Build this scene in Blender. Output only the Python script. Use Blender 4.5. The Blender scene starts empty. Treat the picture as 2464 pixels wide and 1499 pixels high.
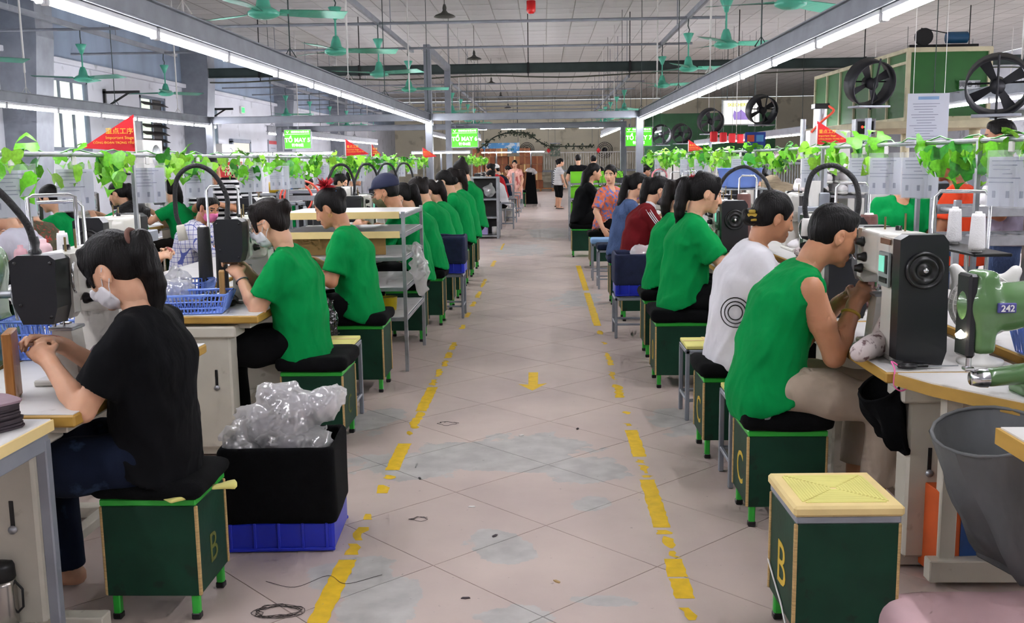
import bpy, math, random
import numpy as np
from mathutils import Vector, Matrix

random.seed(7); np.random.seed(7)
SC = bpy.context.scene
COL = SC.collection

# ------------------------------------------------------------------ camera
IW, IH, LENS = 2464, 1499, 35.0
FPX = LENS/36*IW
CAMH = 1.52
def _axes(vx=1310., vy=386., roll=0.5):
    d = np.array([vx-IW/2, -(vy-IH/2), FPX]); d /= np.linalg.norm(d)
    r = math.radians(roll)
    z = np.array([-math.sin(r), math.cos(r), 0.]); z -= d*z.dot(d); z /= np.linalg.norm(z)
    x = np.cross(d, z)
    if x[0] < 0: x = -x
    return np.array([x, d, z])
AX = _axes()
cam = bpy.data.objects.new('camera', bpy.data.cameras.new('camera'))
COL.objects.link(cam)
cam.data.lens = LENS; cam.data.sensor_width = 36; cam.data.clip_end = 200; cam.data.clip_start = 0.05
_m = Matrix.Identity(4)
for i in range(3):
    _m[i][0] = AX[i][0]; _m[i][1] = AX[i][1]; _m[i][2] = -AX[i][2]
_m[2][3] = CAMH
cam.matrix_world = _m
SC.camera = cam

# ------------------------------------------------------------------ world, exposure
W = bpy.data.worlds.new('world'); SC.world = W; W.use_nodes = True
W.node_tree.nodes['Background'].inputs[0].default_value = (0.80, 0.90, 1.0, 1)
W.node_tree.nodes['Background'].inputs[1].default_value = 1.2
SC.view_settings.view_transform = 'Standard'
SC.view_settings.look = 'None'
SC.view_settings.exposure = 1.5
SC.view_settings.gamma = 1.0
SC.view_settings.use_curve_mapping = False
TUBE_POWER = 36.0          # radiance of every fluorescent tube
CY = SC.cycles
CY.max_bounces = 5; CY.diffuse_bounces = 3; CY.glossy_bounces = 2; CY.transmission_bounces = 3; CY.transparent_max_bounces = 6
CY.caustics_reflective = False; CY.caustics_refractive = False
CY.use_adaptive_sampling = True; CY.adaptive_threshold = 0.09; CY.adaptive_min_samples = 12
CY.sample_clamp_indirect = 6.0; CY.blur_glossy = 0.5
CY.use_denoising = True
SC.render.use_persistent_data = False

# ------------------------------------------------------------------ where a sight line meets a plane (for measuring the layout)
def _ray(px, py): return AX @ np.array([px-IW/2, -(py-IH/2), FPX])
def atY(px, py, Y): r = _ray(px, py); return r*(Y/r[1])+[0, 0, CAMH]
def atX(px, py, X): r = _ray(px, py); return r*(X/r[0])+[0, 0, CAMH]
def atZ(px, py, Z): r = _ray(px, py); return r*((Z-CAMH)/r[2])+[0, 0, CAMH]

# ------------------------------------------------------------------ materials
def lin(c):
    if isinstance(c, str):
        c = [int(c[i:i+2], 16) for i in (0, 2, 4)]
    o = []
    for v in c[:3]:
        v = v/255.
        o.append(v/12.92 if v <= .04045 else ((v+.055)/1.055)**2.4)
    return tuple(o)+(1.,)
_mats = {}
def nd(nt, typ, **kw):
    n = nt.nodes.new(typ)
    for k, v in kw.items():
        if k.startswith('i_'):
            n.inputs[k[2:].replace('_', ' ')].default_value = v
        else: setattr(n, k, v)
    return n
def mat(name, col='808080', rough=.5, metal=0., var=.12, vs=6., bump=0., bs=40., emit=None, es=1., alpha=1., trans=0.,
        spec=.5, col2=None, thr=None, stretch=None, sheen=0., coat=0., sss=0.):
    """Procedural material: noise-varied colour, optional second colour in patches, noise bump."""
    if name in _mats: return _mats[name]
    m = bpy.data.materials.new(name); m.use_nodes = True
    nt = m.node_tree; b = nt.nodes['Principled BSDF']
    L = nt.links.new
    c = lin(col)
    b.inputs['Roughness'].default_value = rough
    b.inputs['Metallic'].default_value = metal
    b.inputs['Specular IOR Level'].default_value = spec
    b.inputs['Alpha'].default_value = alpha
    if trans: b.inputs['Transmission Weight'].default_value = trans
    if coat: b.inputs['Coat Weight'].default_value = coat
    if sheen: b.inputs['Sheen Weight'].default_value = sheen
    if sss:
        b.inputs['Subsurface Weight'].default_value = sss
        b.inputs['Subsurface Radius'].default_value = (.012, .005, .003)
        b.inputs['Subsurface Scale'].default_value = .6
    if emit is not None:
        b.inputs['Emission Color'].default_value = lin(emit); b.inputs['Emission Strength'].default_value = es
    if var or col2 or bump:
        tc = nd(nt, 'ShaderNodeTexCoord'); src = tc.outputs['Object']
        if stretch:
            mp = nd(nt, 'ShaderNodeMapping'); mp.inputs['Scale'].default_value = stretch
            L(src, mp.inputs['Vector']); src = mp.outputs['Vector']
    if var or col2:
        n = nd(nt, 'ShaderNodeTexNoise'); n.inputs['Scale'].default_value = vs; n.inputs['Detail'].default_value = 4
        L(src, n.inputs['Vector'])
        r = nd(nt, 'ShaderNodeValToRGB')
        lo = tuple(v*(1-var) for v in c[:3])+(1,); hi = tuple(min(1, v*(1+var)) for v in c[:3])+(1,)
        r.color_ramp.elements[0].position = .3; r.color_ramp.elements[0].color = lo
        r.color_ramp.elements[1].position = .7; r.color_ramp.elements[1].color = hi
        L(n.outputs['Fac'], r.inputs['Fac']); out = r.outputs['Color']
        if col2:
            n2 = nd(nt, 'ShaderNodeTexNoise'); n2.inputs['Scale'].default_value = vs*1.7; n2.inputs['Detail'].default_value = 6
            L(src, n2.inputs['Vector'])
            r2 = nd(nt, 'ShaderNodeValToRGB'); t = thr or .58
            r2.color_ramp.elements[0].position = t; r2.color_ramp.elements[0].color = (0, 0, 0, 1)
            r2.color_ramp.elements[1].position = min(1, t+.06); r2.color_ramp.elements[1].color = (1, 1, 1, 1)
            L(n2.outputs['Fac'], r2.inputs['Fac'])
            mx = nd(nt, 'ShaderNodeMix', data_type='RGBA')
            L(r2.outputs['Color'], mx.inputs[0]); L(out, mx.inputs[6]); mx.inputs[7].default_value = lin(col2)
            out = mx.outputs[2]
        L(out, b.inputs['Base Color'])
    else:
        b.inputs['Base Color'].default_value = c
    if bump:
        n = nd(nt, 'ShaderNodeTexNoise'); n.inputs['Scale'].default_value = bs; n.inputs['Detail'].default_value = 3
        L(src, n.inputs['Vector'])
        bp = nd(nt, 'ShaderNodeBump'); bp.inputs['Strength'].default_value = bump; bp.inputs['Distance'].default_value = .01
        L(n.outputs['Fac'], bp.inputs['Height']); L(bp.outputs['Normal'], b.inputs['Normal'])
    _mats[name] = m
    return m

def thin_mat(name, col, see=.4, glow=.5, rough=.15, crumple=0., gloss=.12, cs=22.):
    """thin sheet: lets part of the light straight through, scatters the rest to both sides, glossy on top"""
    if name in _mats: return _mats[name]
    m = bpy.data.materials.new(name); m.use_nodes = True; nt = m.node_tree; L = nt.links.new
    nt.nodes.remove(nt.nodes['Principled BSDF']); out = nt.nodes['Material Output']
    tc = nd(nt, 'ShaderNodeTexCoord'); n = nd(nt, 'ShaderNodeTexNoise', i_Scale=8., i_Detail=3.); L(tc.outputs['Object'], n.inputs['Vector'])
    r = nd(nt, 'ShaderNodeValToRGB'); c = lin(col); r.color_ramp.elements[0].color = tuple(v*.92 for v in c[:3])+(1,); r.color_ramp.elements[1].color = c; L(n.outputs['Fac'], r.inputs['Fac'])
    df = nd(nt, 'ShaderNodeBsdfDiffuse'); tl = nd(nt, 'ShaderNodeBsdfTranslucent'); tp = nd(nt, 'ShaderNodeBsdfTransparent'); gl = nd(nt, 'ShaderNodeBsdfGlossy', i_Roughness=rough)
    L(r.outputs['Color'], df.inputs['Color']); L(r.outputs['Color'], tl.inputs['Color'])
    a = nd(nt, 'ShaderNodeMixShader'); a.inputs[0].default_value = glow; L(df.outputs[0], a.inputs[1]); L(tl.outputs[0], a.inputs[2])
    b = nd(nt, 'ShaderNodeMixShader'); b.inputs[0].default_value = see; L(a.outputs[0], b.inputs[1]); L(tp.outputs[0], b.inputs[2])
    g = nd(nt, 'ShaderNodeMixShader'); g.inputs[0].default_value = gloss; L(b.outputs[0], g.inputs[1]); L(gl.outputs[0], g.inputs[2])
    if crumple:
        ad = nd(nt, 'ShaderNodeVectorMath', operation='MULTIPLY_ADD'); L(n.outputs['Color'], ad.inputs[0]); ad.inputs[1].default_value = (.14, .14, .14); L(tc.outputs['Object'], ad.inputs[2])
        vo = nd(nt, 'ShaderNodeTexVoronoi', feature='DISTANCE_TO_EDGE', i_Scale=cs); L(ad.outputs[0], vo.inputs['Vector'])
        bp = nd(nt, 'ShaderNodeBump'); bp.inputs['Strength'].default_value = crumple; bp.inputs['Distance'].default_value = .03; L(vo.outputs['Distance'], bp.inputs['Height'])
        for q in (df, tl, gl): L(bp.outputs['Normal'], q.inputs['Normal'])
    L(g.outputs[0], out.inputs['Surface']); _mats[name] = m
    return m

# ------------------------------------------------------------------ mesh collecting
def _basis(d):
    d = np.asarray(d, float); d = d/np.linalg.norm(d)
    a = np.array([0, 0, 1.]) if abs(d[2]) < .9 else np.array([1., 0, 0])
    u = np.cross(a, d); u /= np.linalg.norm(u); v = np.cross(d, u)
    return u, v, d
def rotz(a): c, s = math.cos(a), math.sin(a); return np.array([[c, -s, 0], [s, c, 0], [0, 0, 1.]])
def rotx(a): c, s = math.cos(a), math.sin(a); return np.array([[1., 0, 0], [0, c, -s], [0, s, c]])
def roty(a): c, s = math.cos(a), math.sin(a); return np.array([[c, 0, s], [0, 1., 0], [-s, 0, c]])
class MB:
    def __init__(s): s.v = []; s.f = []; s.sm = []
    def add(s, verts, faces, smooth=False):
        o = len(s.v); s.v += [tuple(map(float, p)) for p in verts]
        s.f += [tuple(i+o for i in f) for f in faces]; s.sm += [smooth]*len(faces)
        return s
    def box(s, c, size, bev=.004, R=None):
        c = np.asarray(c, float); h = np.asarray(size, float)/2
        b = min(bev, h.min()*.49)
        vs = []; key = {}
        for sx in (-1, 1):
            for sy in (-1, 1):
                for sz in (-1, 1):
                    for ax in range(3):
                        sg = np.array([sx, sy, sz], float); p = sg*h
                        if b > 0:
                            for k in range(3):
                                if k != ax: p[k] -= sg[k]*b
                        key[(sx, sy, sz, ax)] = len(vs); vs.append(p)
        fs = []
        if b > 0:
            for ax in range(3):
                o = [k for k in range(3) if k != ax]
                for sa in (-1, 1):
                    cyc = [(-1, -1), (1, -1), (1, 1), (-1, 1)]
                    f = []
                    for q in cyc:
                        t = [0, 0, 0]; t[ax] = sa; t[o[0]] = q[0]; t[o[1]] = q[1]
                        f.append(key[tuple(t)+(ax,)])
                    if (sa > 0) == (ax == 1): f = f[::-1]
                    fs.append(f)
            for ax in range(3):
                a, d = [k for k in range(3) if k != ax]
                for sa in (-1, 1):
                    for sd in (-1, 1):
                        t0 = [0, 0, 0]; t0[a] = sa; t0[d] = sd; t1 = list(t0); t0[ax] = -1; t1[ax] = 1
                        f = [key[tuple(t0)+(a,)], key[tuple(t1)+(a,)], key[tuple(t1)+(d,)], key[tuple(t0)+(d,)]]
                        fs.append(s._orient(vs, f))
            for sx in (-1, 1):
                for sy in (-1, 1):
                    for sz in (-1, 1):
                        fs.append(s._orient(vs, [key[(sx, sy, sz, k)] for k in range(3)]))
        else:
            vs = [np.array([x, y, z])*h for x in (-1, 1) for y in (-1, 1) for z in (-1, 1)]
            fs = [s._orient(vs, f) for f in ((0, 1, 3, 2), (4, 5, 7, 6), (0, 1, 5, 4), (2, 3, 7, 6), (0, 2, 6, 4), (1, 3, 7, 5))]
        vs = np.array(vs)
        if R is not None: vs = vs@np.asarray(R).T
        return s.add(vs+c, fs)
    def _orient(s, vs, f):
        p = [np.asarray(vs[i]) for i in f]; n = np.cross(p[1]-p[0], p[2]-p[0])
        return f if n.dot(sum(p)/len(p)) > 0 else f[::-1]
    def tube(s, pts, r, n=8, closed=False, caps=True):
        pts = [np.asarray(p, float) for p in pts]; k = len(pts)
        rs = r if hasattr(r, '__len__') else [r]*k
        vs = []; fs = []; u = None
        for i, p in enumerate(pts):
            if closed: d = pts[(i+1) % k]-pts[i-1]
            else: d = pts[min(i+1, k-1)]-pts[max(i-1, 0)]
            d = d/max(1e-9, np.linalg.norm(d))
            if u is None: u, v, _ = _basis(d)
            else:
                u = u-d*u.dot(d); u /= max(1e-9, np.linalg.norm(u)); v = np.cross(d, u)
            for j in range(n):
                a = 2*math.pi*j/n; vs.append(p+rs[i]*(math.cos(a)*u+math.sin(a)*v))
        for i in range(k if closed else k-1):
            i2 = (i+1) % k
            for j in range(n):
                fs.append((i*n+j, i*n+(j+1) % n, i2*n+(j+1) % n, i2*n+j))
        s.add(vs, fs, n > 4)
        if caps and not closed:
            s.add(vs[:n], [tuple(range(n))[::-1]]); s.add(vs[-n:], [tuple(range(n))])
        return s
    def lathe(s, prof, c=(0, 0, 0), n=20, R=None, smooth=True, ang=2*math.pi):
        vs = []; fs = []; k = len(prof); full = ang > 6.28; m = n if full else n+1
        for j in range(m):
            a = ang*j/n
            for r, z in prof: vs.append((r*math.cos(a), r*math.sin(a), z))
        for j in range(n):
            j2 = (j+1) % m
            for i in range(k-1): fs.append((j*k+i, j2*k+i, j2*k+i+1, j*k+i+1))
        vs = np.array(vs)
        if R is not None: vs = vs@np.asarray(R).T
        return s.add(vs+np.asarray(c, float), fs, smooth)
    def prism(s, poly, axis, a0, a1):
        """poly 2-D in the two other axes (x,y,z order), extruded along axis from a0 to a1"""
        o = [k for k in range(3) if k != axis]; n = len(poly); vs = []
        for a in (a0, a1):
            for q in poly:
                p = [0, 0, 0]; p[axis] = a; p[o[0]] = q[0]; p[o[1]] = q[1]; vs.append(p)
        area = sum(poly[i][0]*poly[(i+1) % n][1]-poly[(i+1) % n][0]*poly[i][1] for i in range(n))
        fl = (area > 0) != (axis == 1)
        if a1 < a0: fl = not fl
        fs = [tuple(range(n))[::-1], tuple(range(n, 2*n))]+[(i, (i+1) % n, n+(i+1) % n, n+i) for i in range(n)]
        if not fl: fs = [f[::-1] for f in fs]
        return s.add(vs, fs)
    def sheet(s, grid, smooth=True, thick=0.):
        g = np.asarray(grid, float); a, b = g.shape[:2]
        fs = [(i*b+j, (i+1)*b+j, (i+1)*b+j+1, i*b+j+1) for i in range(a-1) for j in range(b-1)]
        s.add(g.reshape(-1, 3), fs, smooth)
        return s
    def mesh(s, name):
        me = bpy.data.meshes.new(name); me.from_pydata(s.v, [], s.f)
        if any(s.sm): me.polygons.foreach_set('use_smooth', s.sm)
        me.update(); return me
def mk(name, me, m=None, parent=None):
    o = bpy.data.objects.new(name, me); COL.objects.link(o)
    if m is not None and me is not None and len(me.materials) == 0: me.materials.append(m)
    if parent is not None: o.parent = parent
    return o
def part(name, mb, m, parent, label=None):
    o = mk(name, mb.mesh(name) if isinstance(mb, MB) else mb, m, parent)
    if label: o['label'] = label
    return o
def tag(o, label, cat, group=None, kind=None):
    if label: o['label'] = label
    if cat: o['category'] = cat
    if group: o['group'] = group
    if kind: o['kind'] = kind
    return o
def thing(name, label, cat, loc=(0, 0, 0), rz=0., group=None, kind=None):
    o = bpy.data.objects.new(name, None); COL.objects.link(o); o.empty_display_size = .1
    o.location = tuple(map(float, loc)); o.rotation_euler = (0, 0, rz)
    return tag(o, label, cat, group, kind)
def one(name, mb, m, label, cat, loc=None, rz=0., group=None):
    o = mk(name, mb.mesh(name) if isinstance(mb, MB) else mb, m)
    if loc is not None: o.location = tuple(map(float, loc))
    o.rotation_euler = (0, 0, rz)
    return tag(o, label, cat, group)
def struct(name, mb, m, parent=None):
    o = mk(name, mb.mesh(name) if isinstance(mb, MB) else mb, m, parent)
    if parent is None: o['kind'] = 'structure'
    return o
def dup(root, loc, rz, label=None, group=None):
    r = root.copy(); COL.objects.link(r); r.location = tuple(map(float, loc)); r.rotation_euler = (0, 0, rz)
    if label: r['label'] = label
    if group: r['group'] = group
    for ch in list(root.children):
        c = ch.copy(); COL.objects.link(c); c.parent = r
        for g in ch.children:
            d = g.copy(); COL.objects.link(d); d.parent = c
    return r
def text_mesh(txt, size, align='LEFT', bold=0.):
    cu = bpy.data.curves.new('lettering', 'FONT'); cu.body = txt; cu.size = size; cu.align_x = align; cu.offset = bold*size
    cu.extrude = .0006; cu.resolution_u = 3
    o = bpy.data.objects.new('lettering', cu); COL.objects.link(o)
    dg = bpy.context.evaluated_depsgraph_get()
    me = bpy.data.meshes.new_from_object(o.evaluated_get(dg))
    bpy.data.objects.remove(o); bpy.data.curves.remove(cu)
    me.materials.clear()
    return me
def lettering(txt, size, m, parent, M4, align='LEFT', bold=0.):
    me = text_mesh(txt, size, align, bold); me.transform(M4)
    return mk('lettering', me, m, parent)
def frame4(org, xa, ya):
    """matrix that lays text (x right, y up) on a surface"""
    xa = Vector(xa).normalized(); ya = Vector(ya).normalized(); za = xa.cross(ya)
    M4 = Matrix.Identity(4)
    for i in range(3): M4[i][0] = xa[i]; M4[i][1] = ya[i]; M4[i][2] = za[i]; M4[i][3] = org[i]
    return M4
def arc(c, r, a0, a1, n, u=(1, 0, 0), v=(0, 0, 1)):
    c = np.asarray(c, float); u = np.asarray(u, float); v = np.asarray(v, float)
    return [c+r*(math.cos(a0+(a1-a0)*i/n)*u+math.sin(a0+(a1-a0)*i/n)*v) for i in range(n+1)]
def spline(pts, n=6):
    pts = [np.asarray(p, float) for p in pts]; out = []
    P = [2*pts[0]-pts[1]]+pts+[2*pts[-1]-pts[-2]]
    for i in range(1, len(P)-2):
        for j in range(n):
            t = j/n; a, b, c, d = P[i-1], P[i], P[i+1], P[i+2]
            out.append(.5*((2*b)+(-a+c)*t+(2*a-5*b+4*c-d)*t*t+(-a+3*b-3*c+d)*t**3))
    out.append(pts[-1]); return out

# ------------------------------------------------------------------ smooth solid modelling: distance fields turned into one continuous surface
def wob(P, s, seed=0.):
    """cheap smooth noise, about -1..1"""
    x, y, z = P[:, 0]*s+seed, P[:, 1]*s+seed*1.7, P[:, 2]*s-seed*.6
    a = np.sin(x*1.0+1.7*np.sin(y*1.3+z*.7))+np.sin(y*1.1+1.5*np.sin(z*1.2-x*.8))+np.sin(z*.9+1.6*np.sin(x*1.1+y*.6))
    return a/3
class F:
    def __init__(s): s.ops = []; s.planes = []; s.disp = None
    def cap(s, a, b, ra, rb=None, k=.02, lat=None, w=1., cut=None, sub=False):
        a = np.asarray(a, float); b = np.asarray(b, float); rb = ra if rb is None else rb
        R = max(ra, rb)*max(1., w)
        s.ops.append(('c', np.minimum(a, b)-R, np.maximum(a, b)+R, k, sub, (a, b, ra, rb, lat, w, cut))); return s
    def chain(s, pts, rs, k=.015, **kw):
        for i in range(len(pts)-1): s.cap(pts[i], pts[i+1], rs[i], rs[i+1], k=k, **kw)
        return s
    def ell(s, c, r, R=None, k=.02, sub=False):
        c = np.asarray(c, float); r = np.asarray(r, float); m = r.max()
        s.ops.append(('e', c-m, c+m, k, sub, (c, r, np.eye(3) if R is None else np.asarray(R)))); return s
    def boxx(s, c, h, R=None, rd=.01, k=.01, sub=False):
        c = np.asarray(c, float); h = np.asarray(h, float); m = np.linalg.norm(h)+rd
        s.ops.append(('b', c-m, c+m, k, sub, (c, h, np.eye(3) if R is None else np.asarray(R), rd))); return s
    def half(s, p, n):
        """keep the side the normal points away from"""
        s.planes.append((np.asarray(p, float), np.asarray(n, float)/np.linalg.norm(n))); return s
    def bounds(s):
        lo = np.min([o[1] for o in s.ops if not o[4]], 0)-.03; hi = np.max([o[2] for o in s.ops if not o[4]], 0)+.03
        return lo, hi
    def ev(s, P, margin=.07, blk=None):
        """P (N,3), or (B,n,3) with blk=(lo,hi) corners of the B blocks so that far primitives are skipped by block"""
        if blk is None:
            return s._ev(P, P, P, margin)
        B, n = P.shape[:2]
        return s._ev(P, blk[0], blk[1], margin).reshape(B, n)
    def _ev(s, P, blo, bhi, margin):
        d = np.full(P.shape[:-1], .25)
        for typ, lo, hi, k, sub, A in s.ops:
            mg = margin+k
            idx = np.nonzero(((bhi > lo-mg) & (blo < hi+mg)).all(1))[0]
            if len(idx) == 0: continue
            sh = d[idx].shape; p = P[idx].reshape(-1, 3)
            if typ == 'c':
                a, b, ra, rb, lat, w, cut = A
                ab = b-a; L2 = ab.dot(ab); q = p-a
                t = np.clip((q@ab)/max(L2, 1e-9), 0, 1)
                r = q-t[:, None]*ab
                if lat is not None:
                    q2 = r@lat; r -= ((1-1/w)*q2)[:, None]*lat
                e = np.sqrt(np.einsum('ij,ij->i', r, r))-(ra+(rb-ra)*t)
                if cut is not None: e = np.maximum(e, (p-cut[0])@cut[1])
            elif typ == 'e':
                c, r, R = A; q = ((p-c)@R)/r
                k0 = np.sqrt(np.einsum('ij,ij->i', q, q)); q /= r; k1 = np.sqrt(np.einsum('ij,ij->i', q, q))
                e = np.where(k1 > 1e-6, k0*(k0-1)/np.maximum(k1, 1e-6), -r.min())
            else:
                c, h, R, rd = A; q = np.abs((p-c)@R)-h+rd
                e = np.sqrt((np.maximum(q, 0)**2).sum(1))+np.minimum(q.max(1), 0)-rd
            e = e.reshape(sh); D = d[idx]
            if sub:
                e = -e; hh = np.clip(.5+.5*(e-D)/k, 0, 1); d[idx] = e*hh+D*(1-hh)+k*hh*(1-hh)
            else:
                hh = np.clip(.5+.5*(D-e)/k, 0, 1); d[idx] = e*hh+D*(1-hh)-k*hh*(1-hh)
        d = d.reshape(-1); Pf = P.reshape(-1, 3)
        if s.disp is not None:
            near = np.nonzero(np.abs(d) < .045)[0]
            if len(near): d[near] += s.disp(Pf[near])
        for p0, n in s.planes: d = np.maximum(d, (Pf-p0)@n)
        return d
_OFF = np.stack(np.meshgrid(*[np.arange(5)]*3, indexing='ij'), -1).reshape(-1, 3)
_CN = np.array([[i, j, k] for i in (0, 1) for j in (0, 1) for k in (0, 1)])
_ED = [(a, b) for a in range(8) for b in range(a+1, 8) if np.abs(_CN[a]-_CN[b]).sum() == 1]
def net(f, h, lo=None, hi=None):
    """sparse surface net -> (verts, quads)"""
    if lo is None: lo, hi = f.bounds()
    lo = np.asarray(lo, float); hi = np.asarray(hi, float)
    n = np.maximum(1, np.ceil((hi-lo)/(4*h)).astype(int))
    g = np.stack(np.meshgrid(*[np.arange(k) for k in n], indexing='ij'), -1).reshape(-1, 3)
    d = f.ev(lo+(g+.5)*4*h, margin=max(.07, 4.2*h))
    base = g[np.abs(d) < 4*h*1.05]*4
    if len(base) == 0: return np.zeros((0, 3)), np.zeros((0, 4), int)
    N = n*4+2
    B = len(base)
    P = lo+(base[:, None, :]+_OFF[None])*h
    D = f.ev(P, max(.03, 2*h), (P[:, 0], P[:, -1])).reshape(B, 5, 5, 5)
    ins = D < 0
    cs = sum(ins[:, i:i+4, j:j+4, k:k+4].astype(np.int8) for i, j, k in _CN)
    bi, ci, cj, ck = np.nonzero((cs > 0) & (cs < 8))
    C = np.stack([ci, cj, ck], 1)
    vals = np.stack([D[bi, ci+o[0], cj+o[1], ck+o[2]] for o in _CN], 1)
    acc = np.zeros((len(bi), 3)); cnt = np.zeros(len(bi))
    for a, b in _ED:
        va, vb = vals[:, a], vals[:, b]; m = (va < 0) != (vb < 0)
        t = np.where(m, va/np.where(m, va-vb, 1), 0)
        acc += m[:, None]*(_CN[a]+t[:, None]*(_CN[b]-_CN[a])); cnt += m
    V = lo+(base[bi]+C+acc/cnt[:, None])*h
    lid = lambda q: (q[:, 0]*N[1]+q[:, 1])*N[2]+q[:, 2]
    ids = lid(base[bi]+C); od = np.argsort(ids); sid = ids[od]
    quads = []
    for ax in range(3):
        e = np.zeros(3, int); e[ax] = 1
        A0 = ins[:, :4, :4, :4]; A1 = ins[:, e[0]:4+e[0], e[1]:4+e[1], e[2]:4+e[2]]
        b2, i, j, k = np.nonzero(A0 != A1)
        if len(b2) == 0: continue
        G = base[b2]+np.stack([i, j, k], 1); sg = A0[b2, i, j, k]
        u = np.zeros(3, int); v = np.zeros(3, int); u[(ax+1) % 3] = 1; v[(ax+2) % 3] = 1
        q = []; ok = np.ones(len(G), bool)
        for o in (0*u, u, u+v, v):
            c = G-o; ok &= (c >= 0).all(1); key = lid(c); p = np.searchsorted(sid, key); p = np.minimum(p, len(sid)-1)
            ok &= sid[p] == key; q.append(od[p])
        q = np.stack(q, 1)[ok]; sg = sg[ok]
        q[~sg] = q[~sg][:, ::-1]; quads.append(q)
    return V, np.concatenate(quads) if quads else np.zeros((0, 4), int)
def sdf_mesh(name, f, h, fine=(), mats=(), mid=None):
    """fine: list of (list of (a,b,r) segments, h2) regions that get a denser surface"""
    VS = []; QS = []; o = 0
    def inside(c, segs, grow):
        m = np.zeros(len(c), bool)
        for a, b, r in segs:
            a = np.asarray(a, float); b = np.asarray(b, float); ab = b-a
            t = np.clip(((c-a)@ab)/max(ab.dot(ab), 1e-9), 0, 1); m |= np.linalg.norm(c-(a+t[:, None]*ab), axis=1) < r+grow
        return m
    V, Q = net(f, h)
    for segs, h2 in fine:
        if len(Q): Q = Q[~inside(V[Q].mean(1), segs, -h*1.3)]
    VS.append(V); QS.append(Q); o += len(V)
    for segs, h2 in fine:
        lo = np.min([np.minimum(a, b)-r for a, b, r in segs], 0); hi = np.max([np.maximum(a, b)+r for a, b, r in segs], 0)
        V, Q = net(f, h2, lo, hi)
        if len(Q): Q = Q[inside(V[Q].mean(1), segs, 0)]
        VS.append(V); QS.append(Q+o); o += len(V)
    V = np.concatenate(VS); Q = np.concatenate(QS)
    used = np.unique(Q); mp = np.zeros(len(V), int); mp[used] = np.arange(len(used)); V = V[used]; Q = mp[Q]
    me = bpy.data.meshes.new(name)
    me.vertices.add(len(V)); me.vertices.foreach_set('co', V.astype(np.float32).ravel())
    me.loops.add(len(Q)*4); me.loops.foreach_set('vertex_index', Q.astype(np.int32).ravel())
    me.polygons.add(len(Q)); me.polygons.foreach_set('loop_start', np.arange(0, len(Q)*4, 4, dtype=np.int32))
    for m in mats: me.materials.append(m)
    if mid is not None: me.polygons.foreach_set('material_index', mid(V[Q].mean(1)).astype(np.int32))
    me.update(calc_edges=True); me.polygons.foreach_set('use_smooth', np.ones(len(Q), bool))
    me.validate()
    return me

# ================================================================== THE HALL
XL, XR, YB, YF, ZC = -8.3, 15.0, -6.0, 56.0, 4.8
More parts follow.
